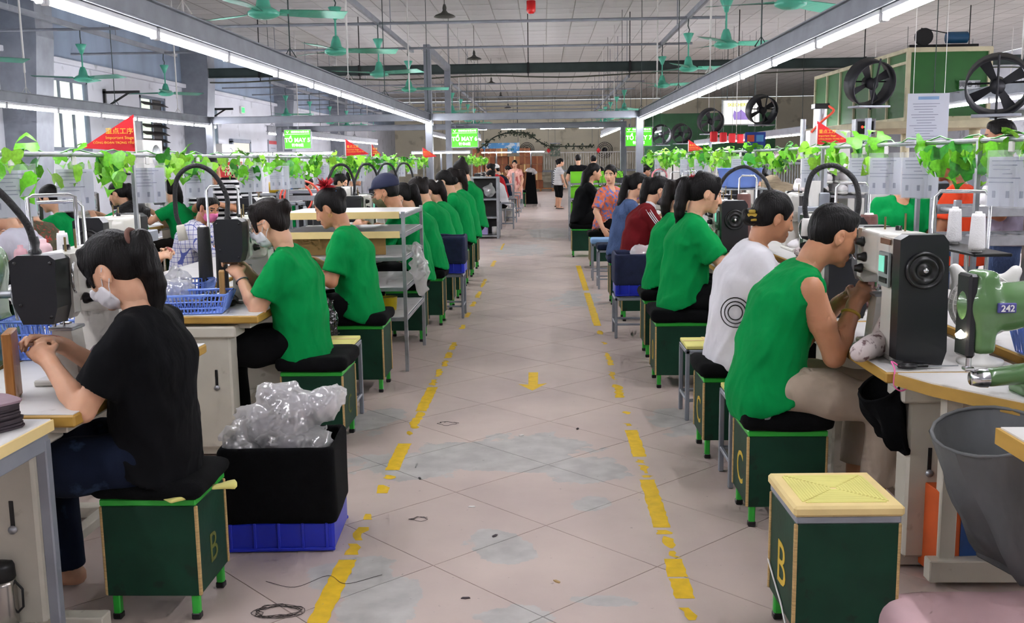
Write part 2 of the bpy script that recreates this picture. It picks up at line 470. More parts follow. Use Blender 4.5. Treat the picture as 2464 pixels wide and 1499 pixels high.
# ---- floor: base slab plus square tiles laid on the diagonal
def floor_material():
    m = bpy.data.materials.new('worn_floor_tile'); m.use_nodes = True; nt = m.node_tree; L = nt.links.new
    b = nt.nodes['Principled BSDF']; geo = nd(nt, 'ShaderNodeNewGeometry'); P = geo.outputs['Position']
    n1 = nd(nt, 'ShaderNodeTexNoise', i_Scale=1.3, i_Detail=6.); L(P, n1.inputs['Vector'])
    n2 = nd(nt, 'ShaderNodeTexNoise', i_Scale=9., i_Detail=5.); L(P, n2.inputs['Vector'])
    r = nd(nt, 'ShaderNodeValToRGB'); cr = r.color_ramp
    cr.elements[0].position = .3; cr.elements[0].color = lin('b5a59f'); cr.elements[1].position = .72; cr.elements[1].color = lin('cdbcb2')
    L(n1.outputs['Fac'], r.inputs['Fac'])
    # bare screed where the paint has come off: measured patches with ragged edges
    nz = nd(nt, 'ShaderNodeTexNoise', i_Scale=4., i_Detail=7., i_Roughness=.62); L(P, nz.inputs['Vector'])
    patches = [((1290, 1085), .30, .40), ((1130, 1095), .34, .30), ((980, 1115), .36, .24), ((1400, 1130), .22, .24), ((1205, 1308), .135, .17),
               ((1235, 1330), .09, .10), ((925, 1450), .14, .22), ((840, 1390), .17, .18), ((1245, 1490), .13, .12), ((1420, 1215), .10, .10),
               ((1455, 1445), .12, .05), ((890, 1010), .18, .3), ((1390, 720), .30, .7), ((1640, 1010), .2, .3), ((1480, 1125), .07, .08),
               ((1250, 600), .5, 1.2), ((1330, 560), .6, 1.6)]
    acc = None
    for (px, py), rx, ry in patches:
        c = atZ(px, py, 0)
        sub = nd(nt, 'ShaderNodeVectorMath', operation='SUBTRACT'); L(P, sub.inputs[0]); sub.inputs[1].default_value = (c[0], c[1], 0)
        mul = nd(nt, 'ShaderNodeVectorMath', operation='MULTIPLY'); L(sub.outputs[0], mul.inputs[0]); mul.inputs[1].default_value = (1/rx, 1/ry, 0)
        ln = nd(nt, 'ShaderNodeVectorMath', operation='LENGTH'); L(mul.outputs[0], ln.inputs[0])
        if acc is None: acc = ln.outputs['Value']
        else:
            mn = nd(nt, 'ShaderNodeMath', operation='MINIMUM'); L(acc, mn.inputs[0]); L(ln.outputs['Value'], mn.inputs[1]); acc = mn.outputs[0]
    a1 = nd(nt, 'ShaderNodeMath', operation='MULTIPLY_ADD'); L(nz.outputs['Fac'], a1.inputs[0]); a1.inputs[1].default_value = 2.4; a1.inputs[2].default_value = -1.2
    a2 = nd(nt, 'ShaderNodeMath', operation='ADD'); L(acc, a2.inputs[0]); L(a1.outputs[0], a2.inputs[1])
    mr = nd(nt, 'ShaderNodeMapRange'); mr.inputs['From Min'].default_value = .92; mr.inputs['From Max'].default_value = .97
    mr.inputs['To Min'].default_value = 1.; mr.inputs['To Max'].default_value = 0.; L(a2.outputs[0], mr.inputs['Value'])
    r2 = nd(nt, 'ShaderNodeValToRGB'); r2.color_ramp.elements[0].position = .35; r2.color_ramp.elements[0].color = lin('a6a3a0')
    r2.color_ramp.elements[1].position = .65; r2.color_ramp.elements[1].color = lin('bcb9b5'); L(n2.outputs['Fac'], r2.inputs['Fac'])
    mx = nd(nt, 'ShaderNodeMix', data_type='RGBA'); L(mr.outputs[0], mx.inputs[0]); L(r.outputs['Color'], mx.inputs[6]); L(r2.outputs['Color'], mx.inputs[7])
    # grime flecks
    n3 = nd(nt, 'ShaderNodeTexNoise', i_Scale=38., i_Detail=3.); L(P, n3.inputs['Vector'])
    r3 = nd(nt, 'ShaderNodeValToRGB'); r3.color_ramp.elements[0].position = .70; r3.color_ramp.elements[0].color = (0, 0, 0, 1)
    r3.color_ramp.elements[1].position = .76; r3.color_ramp.elements[1].color = (.55, .55, .55, 1); L(n3.outputs['Fac'], r3.inputs['Fac'])
    mx2 = nd(nt, 'ShaderNodeMix', data_type='RGBA'); L(r3.outputs['Color'], mx2.inputs[0]); L(mx.outputs[2], mx2.inputs[6]); mx2.inputs[7].default_value = lin('6b625c')
    L(mx2.outputs[2], b.inputs['Base Color'])
    rr = nd(nt, 'ShaderNodeMapRange'); rr.inputs['To Min'].default_value = .28; rr.inputs['To Max'].default_value = .5; L(n2.outputs['Fac'], rr.inputs['Value'])
    L(rr.outputs[0], b.inputs['Roughness'])
    bp = nd(nt, 'ShaderNodeBump'); bp.inputs['Strength'].default_value = .08; bp.inputs['Distance'].default_value = .01
    L(n2.outputs['Fac'], bp.inputs['Height']); L(bp.outputs['Normal'], b.inputs['Normal'])
    return m
M_floor = floor_material()
floor = struct('floor', MB().box(((XL+XR)/2, (YB+YF)/2, -.0545), (XR-XL, YF-YB, .1), 0), M_floor)
_o = atZ(1313.6, 1264.5, 0); _d = .4243; _rot = -.0134
_tile = MB().prism([(-_d+.003, 0), (0, -_d+.003), (_d-.003, 0), (0, _d-.003)], 2, -.0045, 0).mesh('floor_tile'); _tile.materials.append(M_floor)
_cand = []
for a in range(-14, 15):
    for b in range(-8, 60):
        if (a+b) % 2: continue
        x = _o[0]+_d*(a*math.cos(_rot)-(b+1)*math.sin(_rot)); y = _o[1]+_d*(a*math.sin(_rot)+(b+1)*math.cos(_rot))
        if -2.3 < x < 2.1 and 2.4 < y < 27: _cand.append((y, x))
_cand.sort()
for y, x in _cand[:298]:
    t = mk('floor_tile', _tile, None, floor); t.location = (x, y, 0); t.rotation_euler[2] = _rot+random.uniform(-.002, .002)

# ---- yellow floor paint
M_yel = mat('yellow_floor_paint', 'e0b81c', .5, var=.12, vs=20, col2='c9a85a', thr=.66)
def paint_line(x, segs, label, w=.078):
    t = thing('floor_marking', label, 'floor marking', (x, 5, 0))
    for y0, y1 in segs:
        Y0 = atZ(1310, y0, 0)[1]; Y1 = atZ(1310, y1, 0)[1]; n = max(3, int((Y1-Y0)/.03)); n = min(n, 40)
        solid = (y0-y1) > 40
        j = .004 if solid else .013
        l = [(-w/2+random.uniform(0, j)*2, Y0+(Y1-Y0)*i/n) for i in range(n+1)]
        r = [(w/2-random.uniform(0, j)*2, Y0+(Y1-Y0)*i/n) for i in range(n+1)]
        if not solid:
            s = random.uniform(0, .02)*random.choice((-1, 1)); l = [(a+max(0, s), b) for a, b in l]; r = [(a+min(0, s), b) for a, b in r]
            l[0] = (l[0][0]+random.uniform(0, .03), l[0][1]); r[-1] = (r[-1][0]-random.uniform(0, .03), r[-1][1])
        mb = MB()
        vs = [(a, b-5, .0008) for a, b in l]+[(a, b-5, .0008) for a, b in r]
        fs = [(i, n+1+i, n+2+i, i+1) for i in range(n)]
        mb.add(vs, fs); part('paint_strip', mb, M_yel, t)
paint_line(-.775, [(1640, 1347), (1335, 1308), (1300, 1268), (1250, 1236), (1186, 1166), (1152, 1142), (1130, 1066), (1046, 1036), (1030, 990), (988, 930), (926, 912),
                   (905, 886), (880, 866), (860, 846), (840, 822), (790, 780), (762, 750), (736, 724), (715, 700), (690, 670), (640, 626), (600, 585)],
           'broken yellow line painted along the left edge of the aisle floor')
paint_line(.478, [(1620, 1500), (1492, 1462), (1440, 1392), (1388, 1345), (1342, 1326), (1320, 1290), (1286, 1276), (1270, 1155), (1150, 1144), (1140, 1120), (1116, 1106),
                  (1100, 1036), (1026, 1020), (998, 991), (958, 926), (915, 895), (880, 850), (830, 824), (806, 796), (785, 706), (700, 640)],
           'broken yellow line painted along the right edge of the aisle floor')
_c = atZ(1281, 940, 0)
one('floor_arrow', MB().add([(-.035, .58, .0008), (-.03, .18, .0008), (-.1, .2, .0008), (0, 0, .0008), (.1, .22, .0008), (.035, .19, .0008), (.035, .58, .0008)],
    [(0, 1, 5, 6), (2, 3, 4, 5, 1)]), M_yel, 'yellow arrow painted in the middle of the aisle floor', 'floor marking', (_c[0], _c[1], 0))

# ---- walls and ceiling
M_wall = mat('white_plaster', 'c9ccd4', .8, var=.08, vs=1.2, col2='a9adb5', thr=.62, bump=.1)
M_cream = mat('cream_plaster', 'ebe4cc', .8, var=.08, vs=.8, col2='c9c2aa', thr=.6)
M_blue = mat('bluish_cladding', '8b9bb0', .6, var=.18, vs=1.5, stretch=(1, 1, .3))
M_ceil = mat('ceiling_panel', 'c4c6c6', .7, var=.06, vs=.7, bump=.05)
M_seam = mat('ceiling_seam', '6f706c', .8)
M_steel = mat('grey_painted_steel', '8b9099', .45, .25, var=.14, vs=5)
M_dsteel = mat('dark_green_steel', '3f4d4c', .5, .2, var=.2, vs=3)
M_galv = mat('galvanised_steel', 'a9adb2', .38, .75, var=.16, vs=14)
M_chrome = mat('chrome_tube', 'd5d7da', .2, .95, var=.04)
M_white = mat('white_enamel', 'dddcd8', .35, var=.05, vs=9)
M_black = mat('black_plastic', '0e0f11', .38, var=.15, vs=20)
M_matte = mat('black_cloth', '08090b', .95, var=.25, vs=30, bump=.25, bs=220, spec=.15)
M_frame = mat('window_frame_grey', '6d7684', .5, var=.1)
M_pane = mat('daylit_pane', 'e8efe4', .3, emit='dcead6', es=.27, var=.08, vs=2)
M_shade = mat('blind_dark', '2a2420', .6)
wins = [(16.7, 18.25, 1.80, 3.05), (20.6, 22.0, 1.78, 2.97), (24.2, 25.5, 1.8, 2.95)]
wl = MB(); ys = [YB]+[v for w in wins for v in w[:2]]+[YF]
for i in range(0, len(ys), 2):
    wl.box((XL-.1, (ys[i]+ys[i+1])/2, 1.65), (.2, ys[i+1]-ys[i], 3.3), 0)
for y0, y1, z0, z1 in wins:
    wl.box((XL-.1, (y0+y1)/2, z0/2), (.2, y1-y0, z0), 0); wl.box((XL-.1, (y0+y1)/2, (z1+3.3)/2), (.2, y1-y0, 3.3-z1), 0)
wall_left = struct('wall_left', wl, M_wall)
struct('wall_upper_left', MB().box((XL-.1, (YB+YF)/2, 4.05), (.2, YF-YB, 1.5), 0), M_blue)
struct('trim_1', MB().box((XL+.04, (YB+YF)/2, 3.32), (.12, YF-YB, .09), .01), M_wall)
for k, (y0, y1, z0, z1) in enumerate(wins):
    w = struct('window_%d' % (k+1), MB().box((XL-.04, y0+.03, (z0+z1)/2), (.1, .06, z1-z0)).box((XL-.04, y1-.03, (z0+z1)/2), (.1, .06, z1-z0))
               .box((XL-.04, (y0+y1)/2, z0+.03), (.12, y1-y0, .06)).box((XL-.04, (y0+y1)/2, z1-.03), (.1, y1-y0, .06)), M_frame)
    n = 3 if k != 1 else 2
    for j in range(n):
        a = y0+.06+(y1-y0-.12)*j/n; b = y0+.06+(y1-y0-.12)*(j+1)/n
        part('window_pane', MB().box((XL-.06, (a+b)/2, (z0+z1)/2), (.012, b-a-.05, z1-z0-.12), 0), M_pane if k != 1 or j == 0 else M_shade, w)
        if j: part('mullion', MB().box((XL-.045, a, (z0+z1)/2), (.05, .05, z1-z0-.1)), M_frame, w)
    if k != 1: part('crossbar', MB().box((XL-.03, (y0+y1)/2, z1-.42), (.03, y1-y0-.1, .03)), M_frame, w)
    else:
        for j in range(7):
            part('louvre_slat', MB().box((XL+.02, (y0+y1)/2, z0+.12+j*(z1-z0-.2)/6.5), (.16, y1-y0-.1, .012), .002, roty(.5)), M_shade, w)
struct('wall_far', MB().box(((XL+XR)/2, YF+.1, 2.4), (XR-XL, .2, 4.8), 0), M_cream)
struct('wall_right', MB().box((XR+.1, (YB+YF)/2, 2.4), (.2, YF-YB, 4.8), 0), M_wall)
struct('wall_back', MB().box(((XL+XR)/2, YB-.1, 2.4), (XR-XL, .2, 4.8), 0), M_wall)
def ceil_material():
    m = bpy.data.materials.new('ceiling_boards'); m.use_nodes = True; nt = m.node_tree; L = nt.links.new
    b = nt.nodes['Principled BSDF']; b.inputs['Roughness'].default_value = .75
    geo = nd(nt, 'ShaderNodeNewGeometry'); br = nd(nt, 'ShaderNodeTexBrick'); br.offset = 0
    mp = nd(nt, 'ShaderNodeMapping'); mp.inputs['Scale'].default_value = (1, 1, 1); L(geo.outputs['Position'], mp.inputs['Vector']); L(mp.outputs[0], br.inputs['Vector'])
    br.inputs['Color1'].default_value = lin('c4c4c0'); br.inputs['Color2'].default_value = lin('b9bab6'); br.inputs['Mortar'].default_value = lin('807f78')
    br.inputs['Scale'].default_value = 1; br.inputs['Brick Width'].default_value = .6; br.inputs['Row Height'].default_value = .75; br.inputs['Mortar Size'].default_value = .012
    L(br.outputs['Color'], b.inputs['Base Color']); return m
ceiling = struct('ceiling', MB().box(((XL+XR)/2, (YB+YF)/2, ZC+.06), (XR-XL, YF-YB, .1), 0), ceil_material())
_cp = MB().box((0, 0, 0), (.584, .734, .012), .003).mesh('ceiling_panel'); _cp.materials.append(M_ceil)
_n = 0
for j in range(14):
    for i in range(-10, 13):
        if _n >= 298: break
        p = mk('ceiling_panel', _cp, None, ceiling); p.location = (.08+.6*i+.3, 19.875+.75*j, ZC+.003+random.uniform(-.003, .003)); _n += 1

# tapered wall columns on the left
for k, (y, w) in enumerate([(15.3, .55), (23.1, .5), (31.0, .5), (39.0, .5)]):
    mb = MB().prism([(XL, 0), (XL+.34, 0), (XL+.62, 3.5), (XL+.62, ZC-.02), (XL, ZC-.02)], 1, y, y+w)
    o = one('wall_column', mb, M_steel, ['wide grey steel wall column at the left edge of the picture', 'grey steel wall column just past the louvred window', 'grey steel wall column beside the green sign numbered five', 'farthest grey steel column along the left wall'][k], 'column', group='wall columns')
for k, (y, z) in enumerate([(18.9, 2.75), (24.6, 2.72)]):
    b = MB().box((XL+.35, y, z+.15), (.7, .05, .05)).box((XL+.03, y, z), (.05, .05, .42)).tube([(XL+.05, y, z-.12), (XL+.5, y, z+.14)], .02)
    one('wall_bracket', b, M_black, ['black triangular steel bracket between the two left windows', 'black triangular steel bracket past the louvred window'][k], 'bracket')

# ---- portal frames
def frame_thing(Y, xs, z, label, tall=()):
    t = thing('portal_frame', label, 'steel frame', (0, Y, 0))
    for x in xs:
        h = 3.62 if x in tall else z+.05
        part('column', MB().box((x, 0, h/2), (.13, .14, h), .006), M_steel, t)
        part('base_plate', MB().box((x, 0, .012), (.26, .26, .016)), M_steel, t)
    part('beam', MB().box(((xs[0]+xs[-1])/2, 0, z), (xs[-1]-xs[0]+.13, .08, .12), .006), M_steel, t)
    part('beam_flange', MB().box(((xs[0]+xs[-1])/2, 0, z+.062), (xs[-1]-xs[0]+.13, .12, .012), .003), M_steel, t)
    return t
f1 = frame_thing(18.6, [-6.2, -2.12, 1.75], 2.33, 'grey steel portal frame at the near side of the cross aisle', tall=(-2.12,))
part('tie_beam', MB().box((-2.12, 1.85, 3.56), (.12, 3.9, .14), .006), M_steel, f1)
f2 = frame_thing(22.4, [-5.9, -2.12, 1.75], 2.28, 'grey steel portal frame at the far side of the cross aisle', tall=(-2.12,))
# overhead beam with conduit
t = thing('overhead_beam', 'long dark green steel beam hung across the whole hall', 'beam', (0, 23.2, 0))
part('web', MB().box((3.3, 0, 3.6), (23.1, .06, .19)), M_dsteel, t)
part('flange', MB().box((3.3, 0, 3.70), (23.1, .16, .014)), M_dsteel, t); part('flange', MB().box((3.3, 0, 3.50), (23.1, .16, .014)), M_dsteel, t)
for x in (-6.5, -4.2, -.35, 1.95, 4.4, 7.2, 9.5):
    part('hanger_rod', MB().tube([(x, 0, 3.4), (x, 0, ZC)], .012, 6), M_black, t)
    part('clamp', MB().box((x, 0, 3.6), (.05, .18, .24)), M_black, t)
pts = [(-8.2+i*.8, 0.05, 3.42-.03*math.sin(i*1.3)) for i in range(29)]
part('conduit', MB().tube(spline(pts, 3), .018, 6), mat('conduit_olive', '55594c', .5), t)

# ---- fluorescent lamp rows
M_tube = mat('lit_tube', 'ffffff', .4, emit='faf8ff', es=TUBE_POWER, var=0)
M_batten = mat('lamp_batten', 'd8dade', .4, var=.05)
_tb = MB().tube([(0, -.585, 0), (0, .585, 0)], .015, 10).mesh('tube'); _tb.materials.append(M_tube)
_bt = MB().box((0, 0, .032), (.042, 1.2, .026), .003).mesh('batten'); _bt.materials.append(M_batten)
_ec = MB().box((0, 0, .004), (.036, .026, .05), .005).mesh('end_cap'); _ec.materials.append(M_batten)
_ord = ['first', 'second', 'third', 'fourth', 'fifth', 'sixth', 'seventh', 'eighth', 'ninth', 'tenth', 'eleventh', 'twelfth', 'thirteenth', 'fourteenth', 'fifteenth', 'sixteenth',
        'seventeenth', 'eighteenth', 'nineteenth', 'twentieth', 'twenty-first', 'twenty-second', 'twenty-third', 'twenty-fourth']
def lamp(x, y, z, label, rz=0., group=None):
    t = thing('fluorescent_lamp', label, 'lamp', (x, y, z), rz, group)
    mk('tube', _tb, None, t); mk('batten', _bt, None, t)
    for s in (-1, 1):
        e = mk('end_cap', _ec, None, t); e.location = (0, s*.597, 0)
    return t
def lamp_row(x, y0, n, z, where, hang=2.5, ystop=None):
    ya, yb = y0-.62, y0+1.24*(n-1)+.62
    t = thing('lamp_channel', 'long grey steel channel carrying '+where, 'lamp channel', (x, ya, 0))
    L_ = yb-ya
    part('channel', MB().box((0, L_/2, z+.115), (.022, L_, .125), .002), M_steel, t)
    part('channel_flange', MB().box((0.0, L_/2, z+.174), (.075, L_, .01), .002), M_steel, t)
    part('channel_flange', MB().box((0.0, L_/2, z+.053), (.075, L_, .012), .002), M_steel, t)
    k = 0; yy = .4
    while yy < L_:
        part('hanger', MB().tube([(0, yy, z+.18), (0, yy, z+.42)], .006, 5).tube([(-.05, yy, z+.18), (0, yy, z+.26), (.05, yy, z+.18)], .005, 5).tube([(0, yy, z+.42), (0, yy, ZC)], .012 if k % 2 else .006, 6), M_white if k % 2 else M_dsteel, t)
        yy += hang; k += 1
    vis = [i for i in range(n)]
    for i in vis:
        lamp(x, y0+1.24*i, z, 'lit fluorescent tube, %s along %s' % (_ord[i], where), group='tubes of '+where)
lamp_row(-2.12, 4.92-1.24*5, 17, 2.222, 'the lamp row left of the aisle')
lamp_row(1.75, 4.72-1.24*5, 17, 2.222, 'the lamp row right of the aisle')
lamp_row(-6.2, 14.6-1.24*12, 16, 2.222, 'the outer left lamp row by the windows')
lamp_row(5.3, 14.1-1.24*12, 13, 2.14, 'the outer right lamp row by the green oven')
lamp_row(-2.12, 23.1, 9, 2.22, 'the far row left of the aisle')
lamp_row(1.75, 23.1, 7, 2.22, 'the far row right of the aisle')
lamp_row(-6.2, 23.1, 12, 2.2, 'the far outer left row')
lamp_row(5.6, 22.4, 13, 2.0, 'the far outer right row')
lamp_row(9.4, 12.0, 16, 2.2, 'the lamp row at the far right')
for i, (x, y, z) in enumerate([(-6.0, 19.9, 1.72), (-4.8, 19.9, 1.72), (-2.1, 20.4, 1.70), (-1.9, 40, 1.85), (-.6, 44, 1.9)]):
    lamp(x, y, z, 'lit fluorescent tube lying crosswise, ' + ['outer one behind the left ivy rail', 'inner one behind the left ivy rail', 'beside the green sign numbered six', 'far beyond the cross aisle', 'near the stacked cartons at the far end'][i], math.pi/2, 'crosswise tubes')
    if True:
        one('lamp_post', MB().box((x, y+.03, (z+.02)/2), (.03, .03, z+.02)), M_steel, 'thin grey post holding the crosswise tube, ' + ['outermost on the left', 'second on the left', 'near the green sign numbered six', 'far beyond the cross aisle', 'near the stacked cartons'][i], 'post')

# ---- fan pipes and ceiling fans
M_mint = mat('mint_fan_enamel', '57b89c', .35, var=.06)
fan_x = {-2.3: 'the pipe left of the aisle', 2.0: 'the pipe right of the aisle', -6.5: 'the pipe near the left windows'}
def make_fan():
    t = thing('ceiling_fan', 'fan', 'ceiling fan')
    part('canopy', MB().lathe([(0, -.13), (.02, -.13), (.035, -.09), (.075, 0), (.068, .004), (0, .004)], n=16), M_mint, t)
    part('rod', MB().tube([(0, 0, -.38), (0, 0, .0)], .011, 8), M_mint, t)
    part('motor', MB().lathe([(0, -.52), (.07, -.515), (.125, -.49), (.13, -.465), (.10, -.44), (.062, -.42), (.05, -.36), (.03, -.31), (.0, -.30)], n=20), M_mint, t)
    for k in range(3):
        a = 2*math.pi*k/3
        g = []
        for i in range(8):
            u = i/7; r = .13+.55*u; w = .05+.055*math.sin(min(1, u*1.15)*math.pi*.62)
            g.append([(r, -w, -.462+.02*1), (r, w, -.462-.012)])
        b = part('blade', MB().sheet(g, False).sheet([[(p[0], p[1], p[2]-.004) for p in row][::-1] for row in g], False), M_mint, t)
        b.rotation_euler[2] = a
        br = part('blade_bracket', MB().box((.14, 0, -.46), (.12, .035, .006)), M_mint, t); br.rotation_euler[2] = a
    part('hook', MB().tube([(0, 0, .004), (0.012, 0, .05), (-.01, 0, .1), (0, 0, .2)], .008, 6), M_dsteel, t)
    return t
_fan = make_fan(); _first = True
for x, where in fan_x.items():
    ys = [8.4, 11.3, 14.2, 17.3]+[25.4+2.6*i for i in range(6)]
    for i, y in enumerate(ys):
        lab = 'mint green ceiling fan, %s from the front along %s' % (_ord[i], where)
        if _first: f = _fan; f.location = (x, y, 3.22); f['label'] = lab; f['group'] = 'mint ceiling fans'; _first = False; f.rotation_euler[2] = .4
        else: f = dup(_fan, (x, y, 3.22), random.uniform(0, 2), lab, 'mint ceiling fans')
    for y0, y1, nm in ((5.5, 17.9, 'near'), (24.0, 40.5, 'far')):
        b = MB().box((0, (y1-y0)/2, 3.45), (.05, y1-y0, .07), .004)
        for yy in np.arange(.6, y1-y0, 3.1): b.tube([(0, yy, 3.48), (0, yy, ZC)], .008, 5)
        one('fan_pipe', b, M_steel, '%s steel bar carrying ceiling fans, %s' % (nm, where.replace('the pipe ', '')), 'pipe', (x, y0, 0))
for i, y in enumerate([11.3, 14.2, 17.3, 25.4, 28.0, 30.6, 33.2, 35.8, 38.4]):
    one('cross_pipe', MB().tube([(-8.1, 0, 3.43), (2.5, 0, 3.43)], .022, 6), M_steel, 'slim grey pipe running across under the ceiling, %s from the front' % _ord[i], 'pipe', (0, y, 0))

# ---- enamel pendants, extinguisher, signs
M_en = mat('dark_enamel', '4a4a44', .5)
for i, y in enumerate([17.7, 25.0, 33.0, 40.0, 48.0]):
    t = thing('pendant_lamp', 'dark enamel pendant lamp hanging over the aisle, %s from the front' % _ord[i], 'pendant lamp', (-1.7, y, 4.0), 0, 'enamel pendants')
    part('shade', MB().lathe([(.03, .1), (.06, .06), (.16, .02), (.19, -.01), (.185, -.012), (.15, .012), (.02, .08)], n=16), M_en, t)
    part('cap', MB().lathe([(0, .2), (.02, .2), (.035, .14), (.03, .09), (0, .09)], n=12), M_en, t)
    part('cord', MB().tube([(0, 0, .2), (0, 0, ZC-4.0)], .006, 5), M_en, t)
p = atY(1278, 33, 14.0)
t = thing('fire_extinguisher', 'red hanging fire extinguisher canister at the top of the picture', 'extinguisher', p)
part('body', MB().lathe([(0, 0), (.03, .0), (.058, .02), (.062, .05), (.062, .17), (0, .17)], n=18), mat('red_gloss', 'cc1519', .25), t)
part('cap', MB().lathe([(.06, .17), (.062, .18), (.06, .26), (0, .27)], n=18), M_white, t)
part('rod', MB().tube([(0, 0, .26), (0, 0, ZC-p[2])], .006, 5), M_dsteel, t)
M_sign = mat('green_backlit_sign', '4fc62a', .4, emit='58cf30', es=.4, var=.1, vs=2)
M_swhite = mat('white_backlit_letters', 'ffffff', .4, emit='f8fff2', es=1.2, var=0)
for num, px, py, Y, post in ((5, 716, 335, 22.0, False), (6, 1118, 332, 22.2, False), (7, 1537, 329, 22.2, False)):
    c = atY(px, py, Y)
    t = thing('sign_box', 'green backlit sign box reading TỔ MAY, ' + {5: 'leftmost, above the left worktables', 6: 'beside the tall left column', 7: 'rightmost, beside the right column'}[num], 'sign', c)
    part('case', MB().box((0, .05, 0), (.60, .09, .43), .006), M_galv, t)
    part('face', MB().box((0, 0, 0), (.565, .012, .395), .002), M_sign, t)
    lettering('TỔ MAY %d' % num, .125, M_swhite, t, frame4((0, -.008, -.06), (1, 0, 0), (0, 0, 1)), 'CENTER', .02)
    lettering('针车%d组' % num, .075, M_swhite, t, frame4((0, -.008, -.155), (1, 0, 0), (0, 0, 1)), 'CENTER', .015)
    lettering('恒盛鞋业有限公司', .05, M_swhite, t, frame4((.06, -.008, .14), (1, 0, 0), (0, 0, 1)), 'CENTER')
    part('rule_line', MB().box((0, -.007, .11), (.53, .002, .006), 0), M_swhite, t)
    part('emblem', MB().tube([(-.245, -.009, .175), (-.215, -.009, .135), (-.19, -.009, .18)], .006, 4), M_swhite, t)
    part('bracket', MB().box((0, .07, .245 if num != 6 else .23), (.04, .04, .07)).box((-.2, .07, .245), (.03, .04, .08)), M_steel, t)
lamp_row(-4.2, 37.0, 11, 2.5, 'the added fill row near the far wall left')  # added lamp row, lifts the dark far end of the hall
lamp_row(4.2, 37.0, 11, 2.5, 'the added fill row near the far wall right')  # its counterpart on the right, also added to light the far end
lamp_row(12.3, 10.0, 20, 2.5, 'the added fill row along the right wall')  # added lamp row that brightens the right side of the hall
for i in range(5):  # invented tubes on wires, put in to brighten the far wall
    lamp(-3.4+1.9*i, 49.5, 3.05, 'added fluorescent fill tube hanging crosswise before the far wall, %s from the left' % _ord[i], math.pi/2, 'added fill tubes before the far wall')
    one('fill_lamp_wire', MB().tube([(0, 0, 3.1), (0, 0, ZC)], .006, 4), M_dsteel, 'thin wire holding the added far crosswise tube, %s from the left' % _ord[i], 'wire', (-3.4+1.9*i, 49.5, 0))

# ================================================================== FURNITURE AND MACHINES
M_gply = mat('dark_green_plywood', '0e3626', .55, var=.2, vs=7, spec=.25, col2='132c20', thr=.62, bump=.06)
M_ply = mat('raw_plywood_edge', 'b89a66', .7, var=.25, vs=30, stretch=(1, 1, 12))
M_gleg = mat('bright_green_steel', '2fae3a', .4, .1, var=.1)
M_tape = mat('yellow_masking_tape', 'e0c98c', .7, var=.08)
M_yfoam = mat('yellow_foam', 'd8d27c', .8, var=.08)
M_ylet = mat('yellow_chalk_paint', 'c9a93a', .8, var=.15)
M_top = mat('pale_worktop', 'd3d2d0', .4, var=.06, vs=4, col2='b9b6b2', thr=.63)
M_wood = mat('golden_wood_edge', 'b08a3c', .5, var=.15, vs=10, stretch=(1, .2, 1))
M_wood2 = mat('varnished_wood', '93602c', .4, var=.25, vs=14, stretch=(4, 4, .5))
M_ped = mat('cream_machine_stand', 'c6c2b4', .45, var=.06, col2='aaa596', thr=.66)
M_mach = mat('ivory_machine_enamel', 'c9c7bf', .28, var=.04, coat=.2)
M_mgreen = mat('green_machine_enamel', '54794a', .25, var=.08, coat=.4)
M_cover = mat('black_machine_cover', '1b1c20', .32, var=.1)
M_lcd = mat('lcd_screen', '7fd8bf', .2, emit='6fd6b8', es=.2, var=0)
M_panel = mat('grey_control_panel', '8d9694', .4)
M_bluep = mat('blue_plastic', '1f2fb8', .35, var=.08)
M_basket = mat('light_blue_plastic', '7d9ef0', .35, var=.06)
M_navy = mat('navy_cloth', '1a2342', .9, var=.2, vs=20, bump=.25, bs=200)
def bag_material(name, col, alpha):
    m = mat(name, col, .16, var=.05, alpha=alpha, spec=.8); nt = m.node_tree; L = nt.links.new; b = nt.nodes['Principled BSDF']
    tc = nd(nt, 'ShaderNodeTexCoord'); nz = nd(nt, 'ShaderNodeTexNoise', i_Scale=9., i_Detail=3.); L(tc.outputs['Object'], nz.inputs['Vector'])
    ad = nd(nt, 'ShaderNodeVectorMath', operation='MULTIPLY_ADD'); L(nz.outputs['Color'], ad.inputs[0]); ad.inputs[1].default_value = (.12, .12, .12); L(tc.outputs['Object'], ad.inputs[2])
    vo = nd(nt, 'ShaderNodeTexVoronoi', feature='DISTANCE_TO_EDGE', i_Scale=22.); L(ad.outputs[0], vo.inputs['Vector'])
    bp = nd(nt, 'ShaderNodeBump'); bp.inputs['Strength'].default_value = .9; bp.inputs['Distance'].default_value = .03
    L(vo.outputs['Distance'], bp.inputs['Height']); L(bp.outputs['Normal'], b.inputs['Normal'])
    return m
M_bag = thin_mat('translucent_bag', 'ffffff', .5, .6, .12, .3, .16, 11.)
M_bagd = mat('dark_bag_contents', '7b7480', .6, var=.5, vs=14, bump=.4, bs=20)
M_blackbag = bag_material('black_plastic_bag', '141417', 1.)
M_pink = mat('pink_cord', 'ef6fae', .5, var=.05)
M_mauve = mat('mauve_leather', '8a737d', .7, var=.15, bump=.15)
M_dmauve = mat('dark_edge_leather', '3a3036', .7, var=.2)
M_spw = mat('white_thread', 'e4e3e4', .8, var=.06, bump=.3, bs=160); M_spb = mat('black_thread', '1b1b1f', .6, var=.1, bump=.3, bs=160)
M_spbr = mat('brown_thread', '6a4640', .7, var=.2, bump=.3, bs=160); M_sppk = mat('pink_thread', 'd9b9bd', .7, var=.08)
M_paper = thin_mat('printed_paper', 'e2e5ee', .0, .5, .5, 0, .02)
M_film = thin_mat('clear_film', 'f0f4f6', .72, .5, .08, 0, .1)
M_ink = mat('faint_ink', '8f95a6', .7, var=.1)
